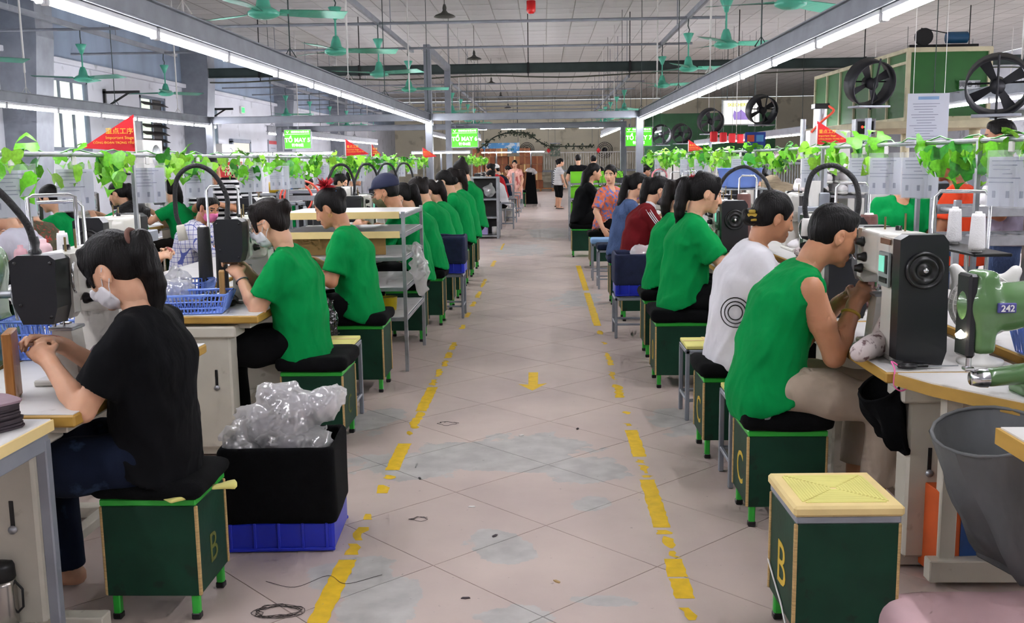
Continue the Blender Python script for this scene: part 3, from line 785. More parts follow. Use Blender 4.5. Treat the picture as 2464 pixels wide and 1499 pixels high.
M_leaf = mat('leaf_bright', '63b520', .4, var=.22, vs=9); M_leafd = mat('leaf_deep', '2f8a22', .4, var=.25, vs=9); M_leafl = mat('leaf_lime', '8fd03a', .4, var=.15, vs=9)
M_red = mat('red_flag_cloth', 'd3202c', .7, var=.06, bump=.1); M_gold = mat('gold_print', 'f0c33a', .6, var=.05)
M_shoe = mat('white_shoe_fabric', 'dedbdd', .75, var=.06, vs=20, bump=.1); M_shoe2 = mat('patterned_shoe_fabric', 'c4b9b8', .75, var=.15, vs=16, col2='6a5052', thr=.55)
M_carton = mat('brown_cardboard', '7d4a30', .85, var=.18, vs=3); M_carton2 = mat('tan_cardboard', '9a6a44', .85, var=.15, vs=3)

def rbox(mb, c, size, r, n=6):
    """rounded cushion: superellipsoid"""
    c = np.asarray(c, float); h = np.asarray(size, float)/2
    g = []
    for i in range(n*2+1):
        th = -math.pi/2+math.pi*i/(2*n); row = []
        for j in range(n*4+1):
            ph = 2*math.pi*j/(n*4)
            e = .35; sp = lambda v: math.copysign(abs(v)**e, v)
            ez = .55; spz = lambda v: math.copysign(abs(v)**ez, v)
            row.append(c+h*np.array([spz(math.cos(th))*sp(math.cos(ph)), spz(math.cos(th))*sp(math.sin(ph)), spz(math.sin(th))]))
        g.append(row)
    return mb.sheet([[p for p in row][::-1] for row in g][::1])
def stool(label, loc, rz=0., w=.31, d=.31, z0=.09, z1=.41, letter=None, cushion='black', lface='-x', rise=.08, bevel=0, group=None, cm=None):
    t = thing('stool', label, 'stool', loc, rz, group)
    for sx in (-1, 1):
        for sy in (-1, 1):
            l = part('leg', MB().box((sx*(w/2-.025), sy*(d/2-.025), (z0+.02)/2+.012), (.026, .026, z0+.02)), M_gleg, t)
            part('foot_cap', MB().box((sx*(w/2-.025), sy*(d/2-.025), .012), (.031, .031, .024)), M_black, l)
    zc = (z0+z1)/2; hh = z1-z0
    part('front_panel', MB().box((0, -d/2+.006, zc), (w-.004, .012, hh)), M_gply, t); part('back_panel', MB().box((0, d/2-.006, zc), (w-.004, .012, hh)), M_gply, t)
    for s in (-1, 1):
        p = part('side_panel', MB().box((s*(w/2-.006), 0, zc), (.012, d-.025, hh)), M_gply, t)
        for q in (-1, 1): part('plywood_edge', MB().box((s*(w/2-.0015), q*(d/2-.006), zc), (.013, .013, hh-.002)), M_ply, p)
    part('rim', MB().box((0, 0, z1+.012), (w+.004, d+.004, .024)), M_gleg if cushion != 'foam' else M_steel, t)
    if letter:
        s = {'-x': ((-w/2-.001, .0, zc-.09), (0, -1, 0)), '+x': ((w/2+.001, 0, zc-.09), (0, 1, 0)), '-y': ((0, -d/2-.001, zc-.09), (1, 0, 0))}[lface]
        lettering(letter, .2 if lface != '+x' else .15, M_ylet if lface != '+x' else mat('faded_chalk', '5f6428', .8, var=.3), t, frame4(s[0], s[1], (0, 0, 1)), 'CENTER')
    if cushion == 'black':
        f = F(); f.boxx((0, 0, z1+.024+rise/2), (w/2+.03, d/2+.03, rise/2), rd=.032)
        f.disp = lambda P: .006*wob(P, 14, loc[1])
        part('cushion', sdf_mesh('cushion', f, .016, (), [cm or M_matte]), None, t)
    elif cushion == 'foam':
        b = part('tape_border', MB().box((0, 0, z1+.04), (w+.02, d+.02, .034), .008), M_tape, t)
        g = MB()
        n = 14
        for k in range(4):
            for i in range(n):
                a = (i+.5)/n; s = (w/2-.03)*(1-a)
                if s < .006: continue
                hgt = .0035 if i % 2 else .002
                R = rotz(k*math.pi/2); c = R@np.array([0, (d/2-.025)*(1-a), 0]); g.box((c[0], c[1], z1+.057), (2*s, (d/2-.025)/n*.94, .004+hgt*.4), .0008, R)
        part('woven_top', g, M_yfoam, b)
    return t
def side_stand(label, loc, rz=0., w=.3, d=.3, h=.43, top='yellow', rail=.12, group=None):
    t = thing('side_stand', label, 'stand', loc, rz, group)
    for sx in (-1, 1):
        for sy in (-1, 1): part('leg', MB().box((sx*(w/2-.012), sy*(d/2-.012), h/2-.01), (.024, .024, h-.02)), M_steel, t)
    for s in (-1, 1):
        part('rail', MB().box((0, s*(d/2-.012), h-.022), (w, .024, .024)), M_steel, t); part('rail', MB().box((s*(w/2-.012), 0, h-.022), (.024, d, .024)), M_steel, t)
        if rail: part('stretcher', MB().box((s*(w/2-.012), 0, rail), (.018, d-.03, .018)), M_steel, t); part('stretcher', MB().box((0, s*(d/2-.012), rail), (w-.03, .018, .018)), M_steel, t)
    if top == 'yellow':
        p = part('top_board', MB().box((0, 0, h+.004), (w-.01, d-.01, .022)), M_yfoam, t)
        part('tape', MB().box((0, d*.1, h+.0165), (w-.012, .03, .002), 0).box((-.03, 0, h+.0172), (.02, d-.02, .002), 0), M_tape, p)
    elif top is not None:
        f = F(); f.boxx((0, 0, h+.028), (w/2+.01, d/2+.01, .036), rd=.02); f.disp = lambda P: .005*wob(P, 15, loc[1])
        part('cushion', sdf_mesh('cushion', f, .016, (), [top]), None, t)
    else: part('top_board', MB().box((0, 0, h-.004), (w-.04, d-.04, .01)), M_galv, t)
    return t
def work_table(label, loc, rz, length=1.1, depth=.62, h=.755, edge=None, stand=True, group=None, ped=None):
    """front edge on local x=0, table spans local y -length/2..length/2"""
    t = thing('sewing_table', label, 'table', loc, rz, group)
    p = part('table_top', MB().box((depth/2, 0, h-.02), (depth, length, .04), .006), edge or M_wood, t)
    part('top_sheet', MB().box((depth/2, 0, h+.001), (depth-.012, length-.012, .004), .001), M_top, p)
    part('apron', MB().box((depth/2, 0, h-.058), (depth-.12, length-.14, .036)), M_ped, t)
    sd = 1 if abs(rz) > 1 else -1
    for s in ped or (-1, 1):
        y = s*(length/2-.085)
        l = part('pedestal', MB().box((depth*.5, y, .36), (.3, .12, .62), .01), M_ped, t)
        part('pedestal_upper', MB().box((depth*.47, y, .67), (.34, .17, .06), .008), M_ped, l)
        for q in (-.07, .07):
            part('slot', MB().box((depth*.5+q, y+.061*sd, .42), (.014, .004, .1), .0015), M_black, l)
            part('bolt', MB().lathe([(0, .01), (.014, .008), (.014, 0)], (depth*.5+q, y+.061*sd, .375), 10, rotx(-sd*math.pi/2)), M_galv, l)
        part('foot_bar', MB().box((depth*.47, y, .035), (depth*.98, .065, .05), .004), M_ped, t)
    part('foot_rail', MB().box((depth*.55, 0, .12), (.05, length-.3, .04)), M_ped, t)
    return t
def machine(label, loc, rz, style=0, group=None, cover=None):
    """post-bed sewing machine; operator looks along +x, needle head on +y; origin on the worktop under the needle"""
    t = thing('sewing_machine', label, 'sewing machine', loc, rz, group)
    em = M_mach
    part('base_plate', MB().box((.02, -.12, .011), (.2, .42, .022), .006), em, t)
    part('post', MB().prism([(-.045, .022), (.055, .022), (.04, .2), (-.028, .2)], 1, .0, .085), em, t)
    part('hook_plate', MB().box((.005, .045, .205), (.085, .1, .012)), M_galv, t)
    part('pillar', MB().prism([(-.08, .02), (.11, .02), (.085, .30), (.085, .46), (-.08, .46), (-.075, .3)], 1, -.325, -.20), em, t)
    f = F(); f.boxx((.005, -.09, .385), (.078, .20, .085), rd=.022).boxx((.005, -.2, .34), (.075, .06, .11), rd=.03, k=.05)
    part('arm', sdf_mesh('arm', f, .012, (), [em]), None, t)
    h = part('head', MB().prism([(-.07, .27), (-.055, .25), (.07, .25), (.085, .28), (.085, .47), (-.07, .47)], 1, .085, .135), em, t)
    c = part('face_cover', MB().prism([(-.062, .30), (-.045, .245), (.058, .245), (.086, .31), (.09, .455), (.06, .475), (-.045, .475), (-.066, .46)], 1, .135, .235), cover or M_cover, t)
    for x, z in ((-.05, .45), (.07, .45), (-.04, .27), (.06, .31)): part('screw', MB().lathe([(0, .003), (.006, .003), (.006, 0)], (x, .235, z), 8, rotx(-math.pi/2)), M_black, c)
    n = part('needle_bar', MB().tube([(.0, .075, .25), (.0, .075, .232)], .016, 8).tube([(0, .075, .235), (0, .075, .212)], .004, 6).box((.0, .06, .222), (.03, .03, .006)).tube([(.02, .1, .25), (.02, .1, .215)], .005, 6), M_chrome, t)
    part('thread_guard', MB().tube(arc((-.073, .11, .39), .055, -1.2, 1.2, 8, (-.25, 1, 0), (0, 0, 1)), .004, 5), M_chrome, t)
    for y, z in ((.05, .42), (.02, .36), (.06, .31)):
        k = part('tension_knob', MB().lathe([(0, .035), (.012, .035), (.016, .02), (.02, .012), (.02, .004), (0, 0)], (-.07, y, z), 12, roty(-math.pi/2)), M_black, t)
    mc = part('motor_cover', MB().prism([(-.082, .02), (.085, .0), (.1, .05), (.09, .45), (.07, .478), (-.055, .478), (-.084, .46)], 1, -.40, -.325), M_cover, t)
    w = part('handwheel', MB().lathe([(0, .0), (.0, .016), (.016, .02), (.02, .008), (.032, .008), (.036, .018), (.046, .018), (.05, .009), (.058, .009), (.06, .018), (.068, .014), (.068, 0)], (.004, -.40, .35), 28, rotx(math.pi/2)), M_black, t)
    part('hub', MB().lathe([(0, .026), (.008, .026), (.01, .016)], (.004, -.40, .35), 12, rotx(math.pi/2)), M_chrome, w)
    if style == 0:
        p = part('control_panel', MB().box((-.088, -.255, .34), (.012, .11, .13), .004), M_panel, t)
        part('screen', MB().box((-.0955, -.24, .36), (.004, .055, .06), .001), M_lcd, p)
        part('button_row', MB().box((-.0955, -.29, .36), (.004, .02, .07), .001).box((-.0955, -.26, .3), (.004, .08, .02), .001), M_black, p)
        part('badge', MB().box((-.0885, -.255, .445), (.006, .1, .022), .003), mat('badge_brown', '6b4a34', .4), t)
    part('oil_cap', MB().lathe([(0, .02), (.013, .02), (.013, 0)], (.03, -.05, .468), 10), M_black, t)
    for q, h_ in (((.03, -.12), .54), ((0., .02), .52)): part('spool_pin', MB().tube([(q[0], q[1], .46), (q[0], q[1], h_)], .004, 6), mat('brass', '8a7a55', .35, .8), t)
    return t
def gooseneck(label, loc, rz, pts, shade=(0, 0, -1), sm=None, group=None):
    t = thing('work_lamp', label, 'lamp', loc, rz, group)
    P = spline(pts, 6)
    part('clamp', MB().lathe([(.018, -.03), (.02, -.02), (.013, -.01), (.016, .01), (.012, .03)], pts[0], 12), M_black, t)
    part('gooseneck', MB().tube(P, .0125, 10), mat('black_rubber_hose', '1e1f22', .6, var=.1, bump=.6, bs=120), t)
    u, v, d = _basis(shade); R = np.stack([u, v, d], 1)
    part('shade', MB().lathe([(0, -.01), (.018, -.01), (.022, .0), (.026, .075), (.022, .075), (.0, .05)], P[-1], 14, R), sm or M_white, t)
    return t
def thread_stand(label, loc, rz, w=.16, h=.55, lean=0., group=None):
    t = thing('thread_stand', label, 'thread stand', loc, rz, group)
    a, b = np.array([0, -w/2, 0]), np.array([0, w/2, 0]); L = np.array([lean, 0, h])
    part('bow', MB().tube([a, a+L*.5, a+L*.965, a+L+[0, .02, 0], b+L-[0, .02, 0], b+L*.965, b+L*.5, b], .0075, 8), M_chrome, t)
    for q in (a, b): part('collar', MB().lathe([(.014, 0), (.014, .02), (.01, .024)], q, 10), M_black, t)
    return t
def spool(label, loc, m, r=.032, h=.15, top=None, group=None):
    t = thing('thread_spool', label, 'thread spool', loc, 0, group)
    part('thread', MB().lathe([(0, .008), (r, .008), (r*1.05, .02), (r*.86, h-.02), (r*.78, h-.008), (0, h-.008)], n=16), m, t)
    part('cone', MB().lathe([(r*.5, 0), (r*.7, 0), (r*.62, .008)], n=12).lathe([(0, h), (r*.42, h), (r*.5, h-.01)], n=12), top or M_white, t)
    return t
def bottle(label, loc, m, r=.045, h=.15):
    return one('bottle', MB().lathe([(0, 0), (r*.95, 0), (r, .01), (r, h*.72), (r*.8, h*.84), (r*.42, h*.88), (r*.42, h*.98), (r*.3, h), (0, h)], n=18), m, label, 'bottle', loc)
def basket(label, loc, rz, w=.42, d=.3, h=.12, m=None, group=None):
    m = m or M_basket
    t = thing('basket', label, 'basket', loc, rz, group)
    tp = .86
    part('base', MB().box((0, 0, .006), (w*tp, d*tp, .008)), m, t)
    part('rim', MB().tube([(-w/2, -d/2, h), (w/2, -d/2, h), (w/2, d/2, h), (-w/2, d/2, h)], .007, 5, closed=True), m, t)
    mid = MB(); k = tp+(1-tp)*.5
    for q in (.33, .66):
        s = tp+(1-tp)*q; mid.tube([(-w/2*s, -d/2*s, h*q), (w/2*s, -d/2*s, h*q), (w/2*s, d/2*s, h*q), (-w/2*s, d/2*s, h*q)], .004, 4, closed=True)
    part('band', mid, m, t)
    for ax, L, sgn in ((0, w, -1), (0, w, 1), (1, d, -1), (1, d, 1)):
        lat_ = MB(); n = int(L/.02)
        for i in range(n+1):
            a0 = -L/2*tp+L*tp*i/n; a1 = -L/2+L*i/n
            for dx in (-.012, .012):
                if ax == 0: lat_.tube([(a0, sgn*d/2*tp, .006), (a1+dx, sgn*d/2, h)], .0035, 3, caps=False)
                else: lat_.tube([(sgn*w/2*tp, a0, .006), (sgn*w/2, a1+dx, h)], .0035, 3, caps=False)
        part('lattice_side', lat_, m, t)
    return t
def lined_crate(label, loc, rz, w=.46, d=.36, h=.42, base=.11, lining=None, group=None):
    lining = lining or M_matte
    t = thing('lined_crate', label, 'crate', loc, rz, group)
    c = part('crate_base', MB().box((0, 0, base/2+.003), (w*.97, d*.97, base), .01), M_bluep, t)
    for i in range(5):
        x = -w*.42+w*.84*i/4
        for q in (-1, 1): part('rib', MB().box((x, q*d*.49, base/2+.004), (.012, .014, base-.01)), M_bluep, c)
    for s in (-1, 1):
        part('rim_bar', MB().box((0, s*d*.492, .012), (w*.98, .014, .014)), M_bluep, c)
    f = F(); f.boxx((0, 0, (h+base)/2), (w/2+.006, d/2+.006, (h-base)/2+.012), rd=.03); f.boxx((0, 0, (h+base)/2+.05), (w/2-.02, d/2-.02, (h-base)/2+.04), rd=.02, k=.012, sub=True)
    f.disp = lambda P: .005*wob(P, 9, 1.)
    part('cloth_lining', sdf_mesh('cloth_lining', f, .013, (), [lining]), None, t)
    return t
def blob_bag(label, loc, pts, m=None, h=.012, seed=1., amp=.018, cat='plastic bag', name='plastic_bag', inner=None, flaps=9):
    """crumpled plastic bag; pts: (centre, radii) lumps; thin flaps make the folded film"""
    t = thing(name, label, cat, loc); r_ = random.Random(int(seed*10))
    f = F()
    for c, r in pts: f.ell(c, np.array(r)*.86, k=.03)
    if cat == 'plastic bag':
        for c, r in pts:
            for i in range(flaps):
                d = unit([r_.uniform(-1, 1), r_.uniform(-1, 1), r_.uniform(-.2, 1)]); R = rotz(r_.uniform(0, 6))@rotx(r_.uniform(0, 3))
                s_ = min(r); f.ell(np.array(c)+d*np.array(r)*.72, (s_*r_.uniform(.5, .75), s_*r_.uniform(.4, .6), s_*.14), R, k=.02)
    def dp(P):
        a = wob(P, 24, seed); b = wob(P, 52, seed+1.3)
        return amp*.9*(np.abs(a)-.3)+amp*.7*(np.abs(b)-.3)
    f.disp = dp
    part('film', sdf_mesh('film', f, h*.85, (), [m or M_bag]), None, t)
    if inner:
        g = F()
        for c, r in pts: g.ell(c, np.array(r)*.68, k=.03)
        g.disp = lambda P: amp*.8*(np.abs(wob(P, 30, seed+4))-.3)
        part('contents', sdf_mesh('contents', g, h*1.3, (), [inner]), None, t)
    return t
def shelf_rack(label, loc, rz, w, d, zs, h, board=None, post=.025, tape=None, group=None, name='steel_rack'):
    t = thing(name, label, 'rack', loc, rz, group)
    for sx in (0, 1):
        for sy in (0, 1): part('post', MB().box((sx*w, sy*d, h/2), (post, post, h), .002), M_galv, t)
    for i, z in enumerate(zs):
        s = part('shelf', MB().box((w/2, d/2, z), (w-post*.2, d-post*.2, .012), .002), board or M_galv, t)
        for sy in (0, 1): part('shelf_rail', MB().box((w/2, sy*d, z-.012), (w, .02, .028), .002), M_galv, s)
        for sx in (0, 1): part('shelf_rail', MB().box((sx*w, d/2, z-.012), (.02, d, .028), .002), M_galv, s)
        if tape and i in tape: part('tape_edge', MB().box((w/2, -.013, z-.004), (w-.05, .004, .05), .001), M_tape, s)
    return t

# ================================================================== PEOPLE
def skin_mat(name, col):
    return mat(name, col, .5, var=.07, vs=14, bump=.05, bs=150, sss=.12)
SK1 = skin_mat('skin_light', 'd3a283'); SK2 = skin_mat('skin_tan', 'bd8664'); SK3 = skin_mat('skin_brown', '9a6647')
M_hair = mat('black_hair', '080606', .5, var=.5, vs=40, bump=.7, bs=130, stretch=(1.2, 1.2, .16), spec=.18)
M_hair2 = mat('dark_brown_hair', '110a08', .5, var=.5, vs=40, bump=.7, bs=130, stretch=(1.2, 1.2, .16), spec=.18)
M_lip = mat('lips', 'a85a50', .45, var=.05); M_brow = mat('eyebrow', '241812', .7, var=.1); M_eye = mat('eye', '1a1210', .15, var=.05)
M_eyew = mat('eye_white', 'cfc7bf', .2, var=.03)
def cloth(name, col, var=.1, **kw):
    kw.setdefault('bs', 13); kw.setdefault('bump', .8); kw.setdefault('stretch', (1., 1.3, .6))
    return mat(name, col, .9, var=var, vs=7, spec=.15, **kw)
C_green = cloth('green_tshirt', '028a44'); C_green2 = cloth('green_tshirt_deep', '0a8742')
C_black = cloth('black_tshirt', '07080b', .2); C_white = cloth('white_tshirt', 'dcdbe0', .04); C_teal = cloth('teal_tshirt', '2f9c86')
C_maroon = cloth('maroon_jersey', '6a161b'); C_denim = cloth('blue_denim', '4c5f86', .2, bs=60); C_orange = cloth('orange_red_tshirt', 'e04a2a')
C_grey = cloth('grey_lilac_tshirt', '9d97ab'); C_red = cloth('red_tshirt', 'b01f26'); C_pinkdress = cloth('pink_print_dress', 'd9a79b', .3, col2='b75f5a', thr=.55)
C_pants = cloth('black_trousers', '07080a', .3); C_jeans = cloth('dark_jeans', '141d30', .35, col2='28374f', thr=.6); C_khaki = cloth('beige_trousers', 'b4a594', .1)
C_brownp = cloth('dark_brown_trousers', '17120f', .2); C_plaid = cloth('brick_plaid_shirt', 'a3564c', .3); C_pale = cloth('pale_tshirt', 'c4c2ce', .06)
def stripes(name, ca, cb, sc, axis=2, thr=.5):
    if name in _mats: return _mats[name]
    m = cloth(name, ca, 0.001); nt = m.node_tree; L = nt.links.new; b = nt.nodes['Principled BSDF']
    tc = nd(nt, 'ShaderNodeTexCoord'); sx = nd(nt, 'ShaderNodeSeparateXYZ'); L(tc.outputs['Object'], sx.inputs[0])
    mu = nd(nt, 'ShaderNodeMath', operation='MULTIPLY'); L(sx.outputs[axis], mu.inputs[0]); mu.inputs[1].default_value = sc
    fr = nd(nt, 'ShaderNodeMath', operation='FRACT'); L(mu.outputs[0], fr.inputs[0])
    gt = nd(nt, 'ShaderNodeMath', operation='GREATER_THAN'); L(fr.outputs[0], gt.inputs[0]); gt.inputs[1].default_value = thr
    mx = nd(nt, 'ShaderNodeMix', data_type='RGBA'); L(gt.outputs[0], mx.inputs[0]); mx.inputs[6].default_value = lin(ca); mx.inputs[7].default_value = lin(cb)
    L(mx.outputs[2], b.inputs['Base Color']); return m
C_stripe = stripes('black_white_stripe', 'e4e3e6', '15161a', 17.)
C_stripe2 = stripes('fine_grey_stripe', 'dad9d8', '8a8a8c', 42.)
def checked(name, ca, cb, sc):
    if name in _mats: return _mats[name]
    m = cloth(name, ca, 0.001); nt = m.node_tree; L = nt.links.new; b = nt.nodes['Principled BSDF']
    tc = nd(nt, 'ShaderNodeTexCoord'); sx = nd(nt, 'ShaderNodeSeparateXYZ'); L(tc.outputs['Object'], sx.inputs[0]); o = []
    for ax in range(3):
        mu = nd(nt, 'ShaderNodeMath', operation='MULTIPLY'); L(sx.outputs[ax], mu.inputs[0]); mu.inputs[1].default_value = sc
        fr = nd(nt, 'ShaderNodeMath', operation='FRACT'); L(mu.outputs[0], fr.inputs[0])
        gt = nd(nt, 'ShaderNodeMath', operation='GREATER_THAN'); L(fr.outputs[0], gt.inputs[0]); gt.inputs[1].default_value = .9; o.append(gt)
    a = nd(nt, 'ShaderNodeMath', operation='MAXIMUM'); L(o[0].outputs[0], a.inputs[0]); L(o[1].outputs[0], a.inputs[1])
    c = nd(nt, 'ShaderNodeMath', operation='MAXIMUM'); L(a.outputs[0], c.inputs[0]); L(o[2].outputs[0], c.inputs[1])
    mx = nd(nt, 'ShaderNodeMix', data_type='RGBA'); L(c.outputs[0], mx.inputs[0]); mx.inputs[6].default_value = lin(ca); mx.inputs[7].default_value = lin(cb)
    L(mx.outputs[2], b.inputs['Base Color']); return m
C_check = checked('white_blue_check', 'dcdce6', '5a64a8', 26.)
C_floral = mat('orange_blue_print', 'cf6a45', .8, var=.25, vs=18, col2='5d6fae', thr=.5, bump=.2, bs=26)
C_redfloral = mat('olive_red_print', '4d4a33', .8, var=.25, vs=22, col2='a93b35', thr=.56, bump=.2, bs=26)

def unit(v): v = np.asarray(v, float); return v/max(1e-9, np.linalg.norm(v))
def dirp(a): a = math.radians(a); return np.array([math.sin(a), 0, math.cos(a)])
def ik(a, c, l1, l2, pole):
    a = np.asarray(a, float); c = np.asarray(c, float); d = c-a; L = np.linalg.norm(d)
    if L > (l1+l2)*.995: d = d/L*(l1+l2)*.995; c = a+d; L = (l1+l2)*.995
    x = (l1*l1-l2*l2+L*L)/(2*L); y = math.sqrt(max(0, l1*l1-x*x)); u = d/L
    p = np.asarray(pole, float); p = p-u*p.dot(u); p = unit(p)
    return a+u*x+p*y, c
def hand_ops(f, wrist, fdir, ndir, tdir, curl, s=1., thin=0.):
    """palm, four fingers and a thumb; fdir fingers, ndir palm side, tdir thumb side"""
    fd = unit(fdir); n = unit(np.asarray(ndir, float)-fd*np.dot(ndir, fd)); t = np.cross(n, fd); t = t*(1 if np.dot(t, tdir) > 0 else -1)
    w = np.asarray(wrist, float); R = np.stack([fd, t, n], 1); segs = []
    f.ell(w+fd*.045*s, np.array([.05, .036, .016])*s, R, k=.012)
    f.cap(w-fd*.02*s, w+fd*.03*s, .024*s, .026*s, k=.015)
    for i, (off, L, c) in enumerate([(.027, .072, 0), (.009, .08, .1), (-.009, .074, .2), (-.026, .058, .3)]):
        p = w+fd*(.083-.006*abs(i-1))*s+t*off*s+n*.002; a = math.radians(curl*.5+8*c)
        dd = fd+t*off*2.5
        for j, q in enumerate((.44, .32, .24)):
            d2 = unit(unit(dd)*math.cos(a)+n*math.sin(a)); e = p+d2*L*q*s
            f.cap(p, e, (.0092-.0009*j+thin)*s, (.0085-.0011*j+thin)*s, k=.004); p = e; a += math.radians(curl*(.95+.1*c))
    p = w+fd*.022*s+t*.026*s
    e1 = p+unit(fd*.75+t*.62+n*.35)*.04*s; e2 = e1+unit(fd*.9+t*.1+n*.5)*.03*s; e3 = e2+unit(fd*.85-t*.15+n*.55)*.022*s
    f.cap(p, e1, .0135*s, .0105*s, k=.008); f.cap(e1, e2, .0105*s, .009*s, k=.004); f.cap(e2, e3, .009*s, .0075*s, k=.004)
    return w, w+fd*.15*s+n*.03*s

LOD = [(.022, .0048, .0056, .0085), (.024, .0068, .008, .0115), (.03, .011, .013, .018), (.034, .016, .018, .024)]
def person(label, loc, rz=0., lod=1, sit=.47, lean=(8, 20, 28), neck=25, head=(25, 0, 0), scale=1., male=False, skin=None, hands=((.42, .12, .86), (.42, -.1, .86)), curl=(35, 35),
           shirt=None, sleeve=.62, pants=None, hair='bun', hairm=None, hem=.02, mask=None, extra=(), stand=False, shorts=None, collar=None, knee=.43, spread=.06,
           wide=1., elbow=(-.25, .45, -.9), group=None, feet=True, loose=0., legs=None, turn=0., skirt=False):
    skin = skin or SK1; shirt = shirt or C_green; pants = pants or C_pants; hairm = hairm or M_hair
    hb, hh_, hhand, hc = LOD[lod]
    t = thing('person', label, 'person', loc, rz, group)
    S = scale
    hipz = (.80 if stand else sit+.085/S)*1.
    hipz = .80 if stand else (sit/S+.085)
    Y = np.array([0, 1., 0])
    tw = math.radians(turn)
    hip = np.array([0, 0, hipz]); a0, a1, a2 = lean
    waist = hip+dirp(a0)*.16; chest = waist+dirp(a1)*.15; nb = chest+dirp(a2)*.155
    lat = np.array([-math.sin(tw), math.cos(tw), 0]); fw = np.array([math.cos(tw), math.sin(tw), 0])
    sw = (.178 if male else .15)*wide
    up2 = dirp(a2)
    shL = nb-up2*.052+lat*sw; shR = nb-up2*.052-lat*sw
    nd_ = dirp(a2*.4+neck*.6); hbase = nb+nd_*.075
    hp, hy, hr = [math.radians(v) for v in head]
    Rh = rotz(tw+hy)@roty(hp)@rotx(hr)
    hcn = hbase+nd_*.035+Rh@np.array([.028, 0, .062])
    H = lambda x, y, z: hcn+Rh@(np.array([x, y, z])*.95)
    K = .95
    # limbs
    l1, l2 = (.285, .25) if male else (.265, .232)
    arms = []
    for sgn, sh, tgt, cu in ((1, shL, hands[0], curl[0]), (-1, shR, hands[1], curl[1])):
        if tgt is None: tgt = hip+np.array([.1, sgn*.22, -.05]); cu = 25
        tgt = np.asarray(tgt, float)
        pole = np.array([elbow[0], sgn*elbow[1], elbow[2]])
        el, wr = ik(sh, tgt, l1, l2, pole); arms.append((sgn, sh, el, wr, cu))
    lg = []
    for sgn in (1, -1):
        h = hip+Y*sgn*.085
        if stand:
            kn = np.array([.02, sgn*.09, .44]); an = np.array([-.02, sgn*.09, .07])
        elif legs:
            kn = np.array(legs[0], float)*[1, sgn, 1]; an = np.array(legs[1], float)*[1, sgn, 1]
        else:
            kn = np.array([knee*.93, sgn*(.085+spread), hipz-.04]); an = np.array([knee*.85, sgn*(.08+spread*.8), .07])
            if kn[2]-an[2] > .42: kn[2] = .49
        lg.append((sgn, h, kn, an))
    wt = wide
    # ---------------- body
    f = F()
    f.cap(hip+[0, 0, -.01], waist, .115*wt, .098*wt, k=.05, lat=lat, w=1.32).cap(waist, chest, .098*wt, .108*wt, k=.05, lat=lat, w=1.35)
    f.cap(chest, nb-up2*.05, .106*wt, .075, k=.05, lat=lat, w=1.5).cap(shL, shR, .042, .042, k=.05)
    if not male: f.ell(chest+up2*.02+fw*.085, (.05, .11, .06), rotz(tw), k=.05)
    f.cap(nb-up2*.03, hbase+nd_*.03, .055 if male else .048, .05 if male else .044, k=.025)
    # head
    f.ell(H(-.008, 0, .032), np.array([.094, .075, .088])*K, Rh, k=.02)
    f.ell(H(.028, 0, -.028), np.array([.062, .06, .082])*K, Rh, k=.03)
    f.ell(H(.044, 0, -.076), np.array([.04, .045 if male else .04, .034])*K, Rh, k=.03)
    f.cap(H(-.01, 0, -.05), hbase, .046, .046, k=.03)
    f.cap(H(.086, 0, -.101), H(.080, 0, -.103), .014, k=.02)
    for sgn in (1, -1):
        f.ell(H(.054, sgn*.038, -.03), np.array([.03, .024, .03])*K, Rh, k=.02)
        f.cap(H(.081, sgn*.012, .02), H(.066, sgn*.048, .018), .0105, .008, k=.012)
        f.ell(H(.089, sgn*.031, -.004), np.array([.014, .017, .011])*K, Rh, k=.012, sub=True)
        f.ell(H(.071, sgn*.031, -.004), np.array([.0135, .0145, .0125])*K, Rh, k=.003)
        Re = Rh@rotz(sgn*.35)@roty(-.15)
        f.ell(H(-.004, sgn*.076, -.012), np.array([.021, .0085, .032])*K, Re, k=.006)
        f.ell(H(.003, sgn*.086, -.008), np.array([.010, .006, .017])*K, Re, k=.005, sub=True)
        f.cap(H(-.002, sgn*.074, -.036), H(0, sgn*.074, -.042), .007, k=.006)
        f.cap(H(.098, sgn*.010, -.041), H(.094, sgn*.013, -.043), .0075, .006, k=.008)
    f.cap(H(.088, 0, .006), H(.108, 0, -.036), .0085, .0115, k=.012)
    f.cap(H(.092, -.017, -.066), H(.092, .017, -.066), .0072, .0072, k=.008).cap(H(.0925, -.013, -.077), H(.0925, .013, -.077), .0082, .0082, k=.008)
    f.cap(H(.102, -.02, -.0715), H(.102, .02, -.0715), .003, .003, k=.005, sub=True)
    fine = [([(H(-.01, 0, -.02), H(.02, 0, .02), .135)], hh_)]
    am = 1.12 if male else wide
    for sgn, sh, el, wr, cu in arms:
        f.chain([sh, sh*.5+el*.5, el], [.047*am, .043*am, .035*am], k=.02)
        f.chain([el, el*.65+wr*.35, wr], [.036*am, .036*am, .024*am], k=.015)
        fd = unit(wr-el); fd = unit(fd+np.array([.25, -sgn*.25, -.15]))
        w0, w1 = hand_ops(f, wr, fd, np.array([.1, -sgn*.75, -.65]), np.array([.2, -sgn*.3, .9]), cu, 1.06 if male else .96, thin=.0012*lod)
        fine.append(([(el*.6+sh*.4, el, .075), (el, wr, .07), (w0, w1, .085)], hhand))
    if hands[0] is None and hands[1] is None and lod > 1: pass
    for sgn, h, kn, an in lg:
        f.chain([h, h*.5+kn*.5, kn], [.092*wt, .078*wt, .055], k=.04)
        f.chain([kn, kn*.7+an*.3, an], [.053, .05, .033], k=.02)
        ft = np.array([.13, 0, -.045]); f.cap(an+[-.03, 0, -.03], an+ft, .033, .022, k=.02, lat=Y, w=1.25)
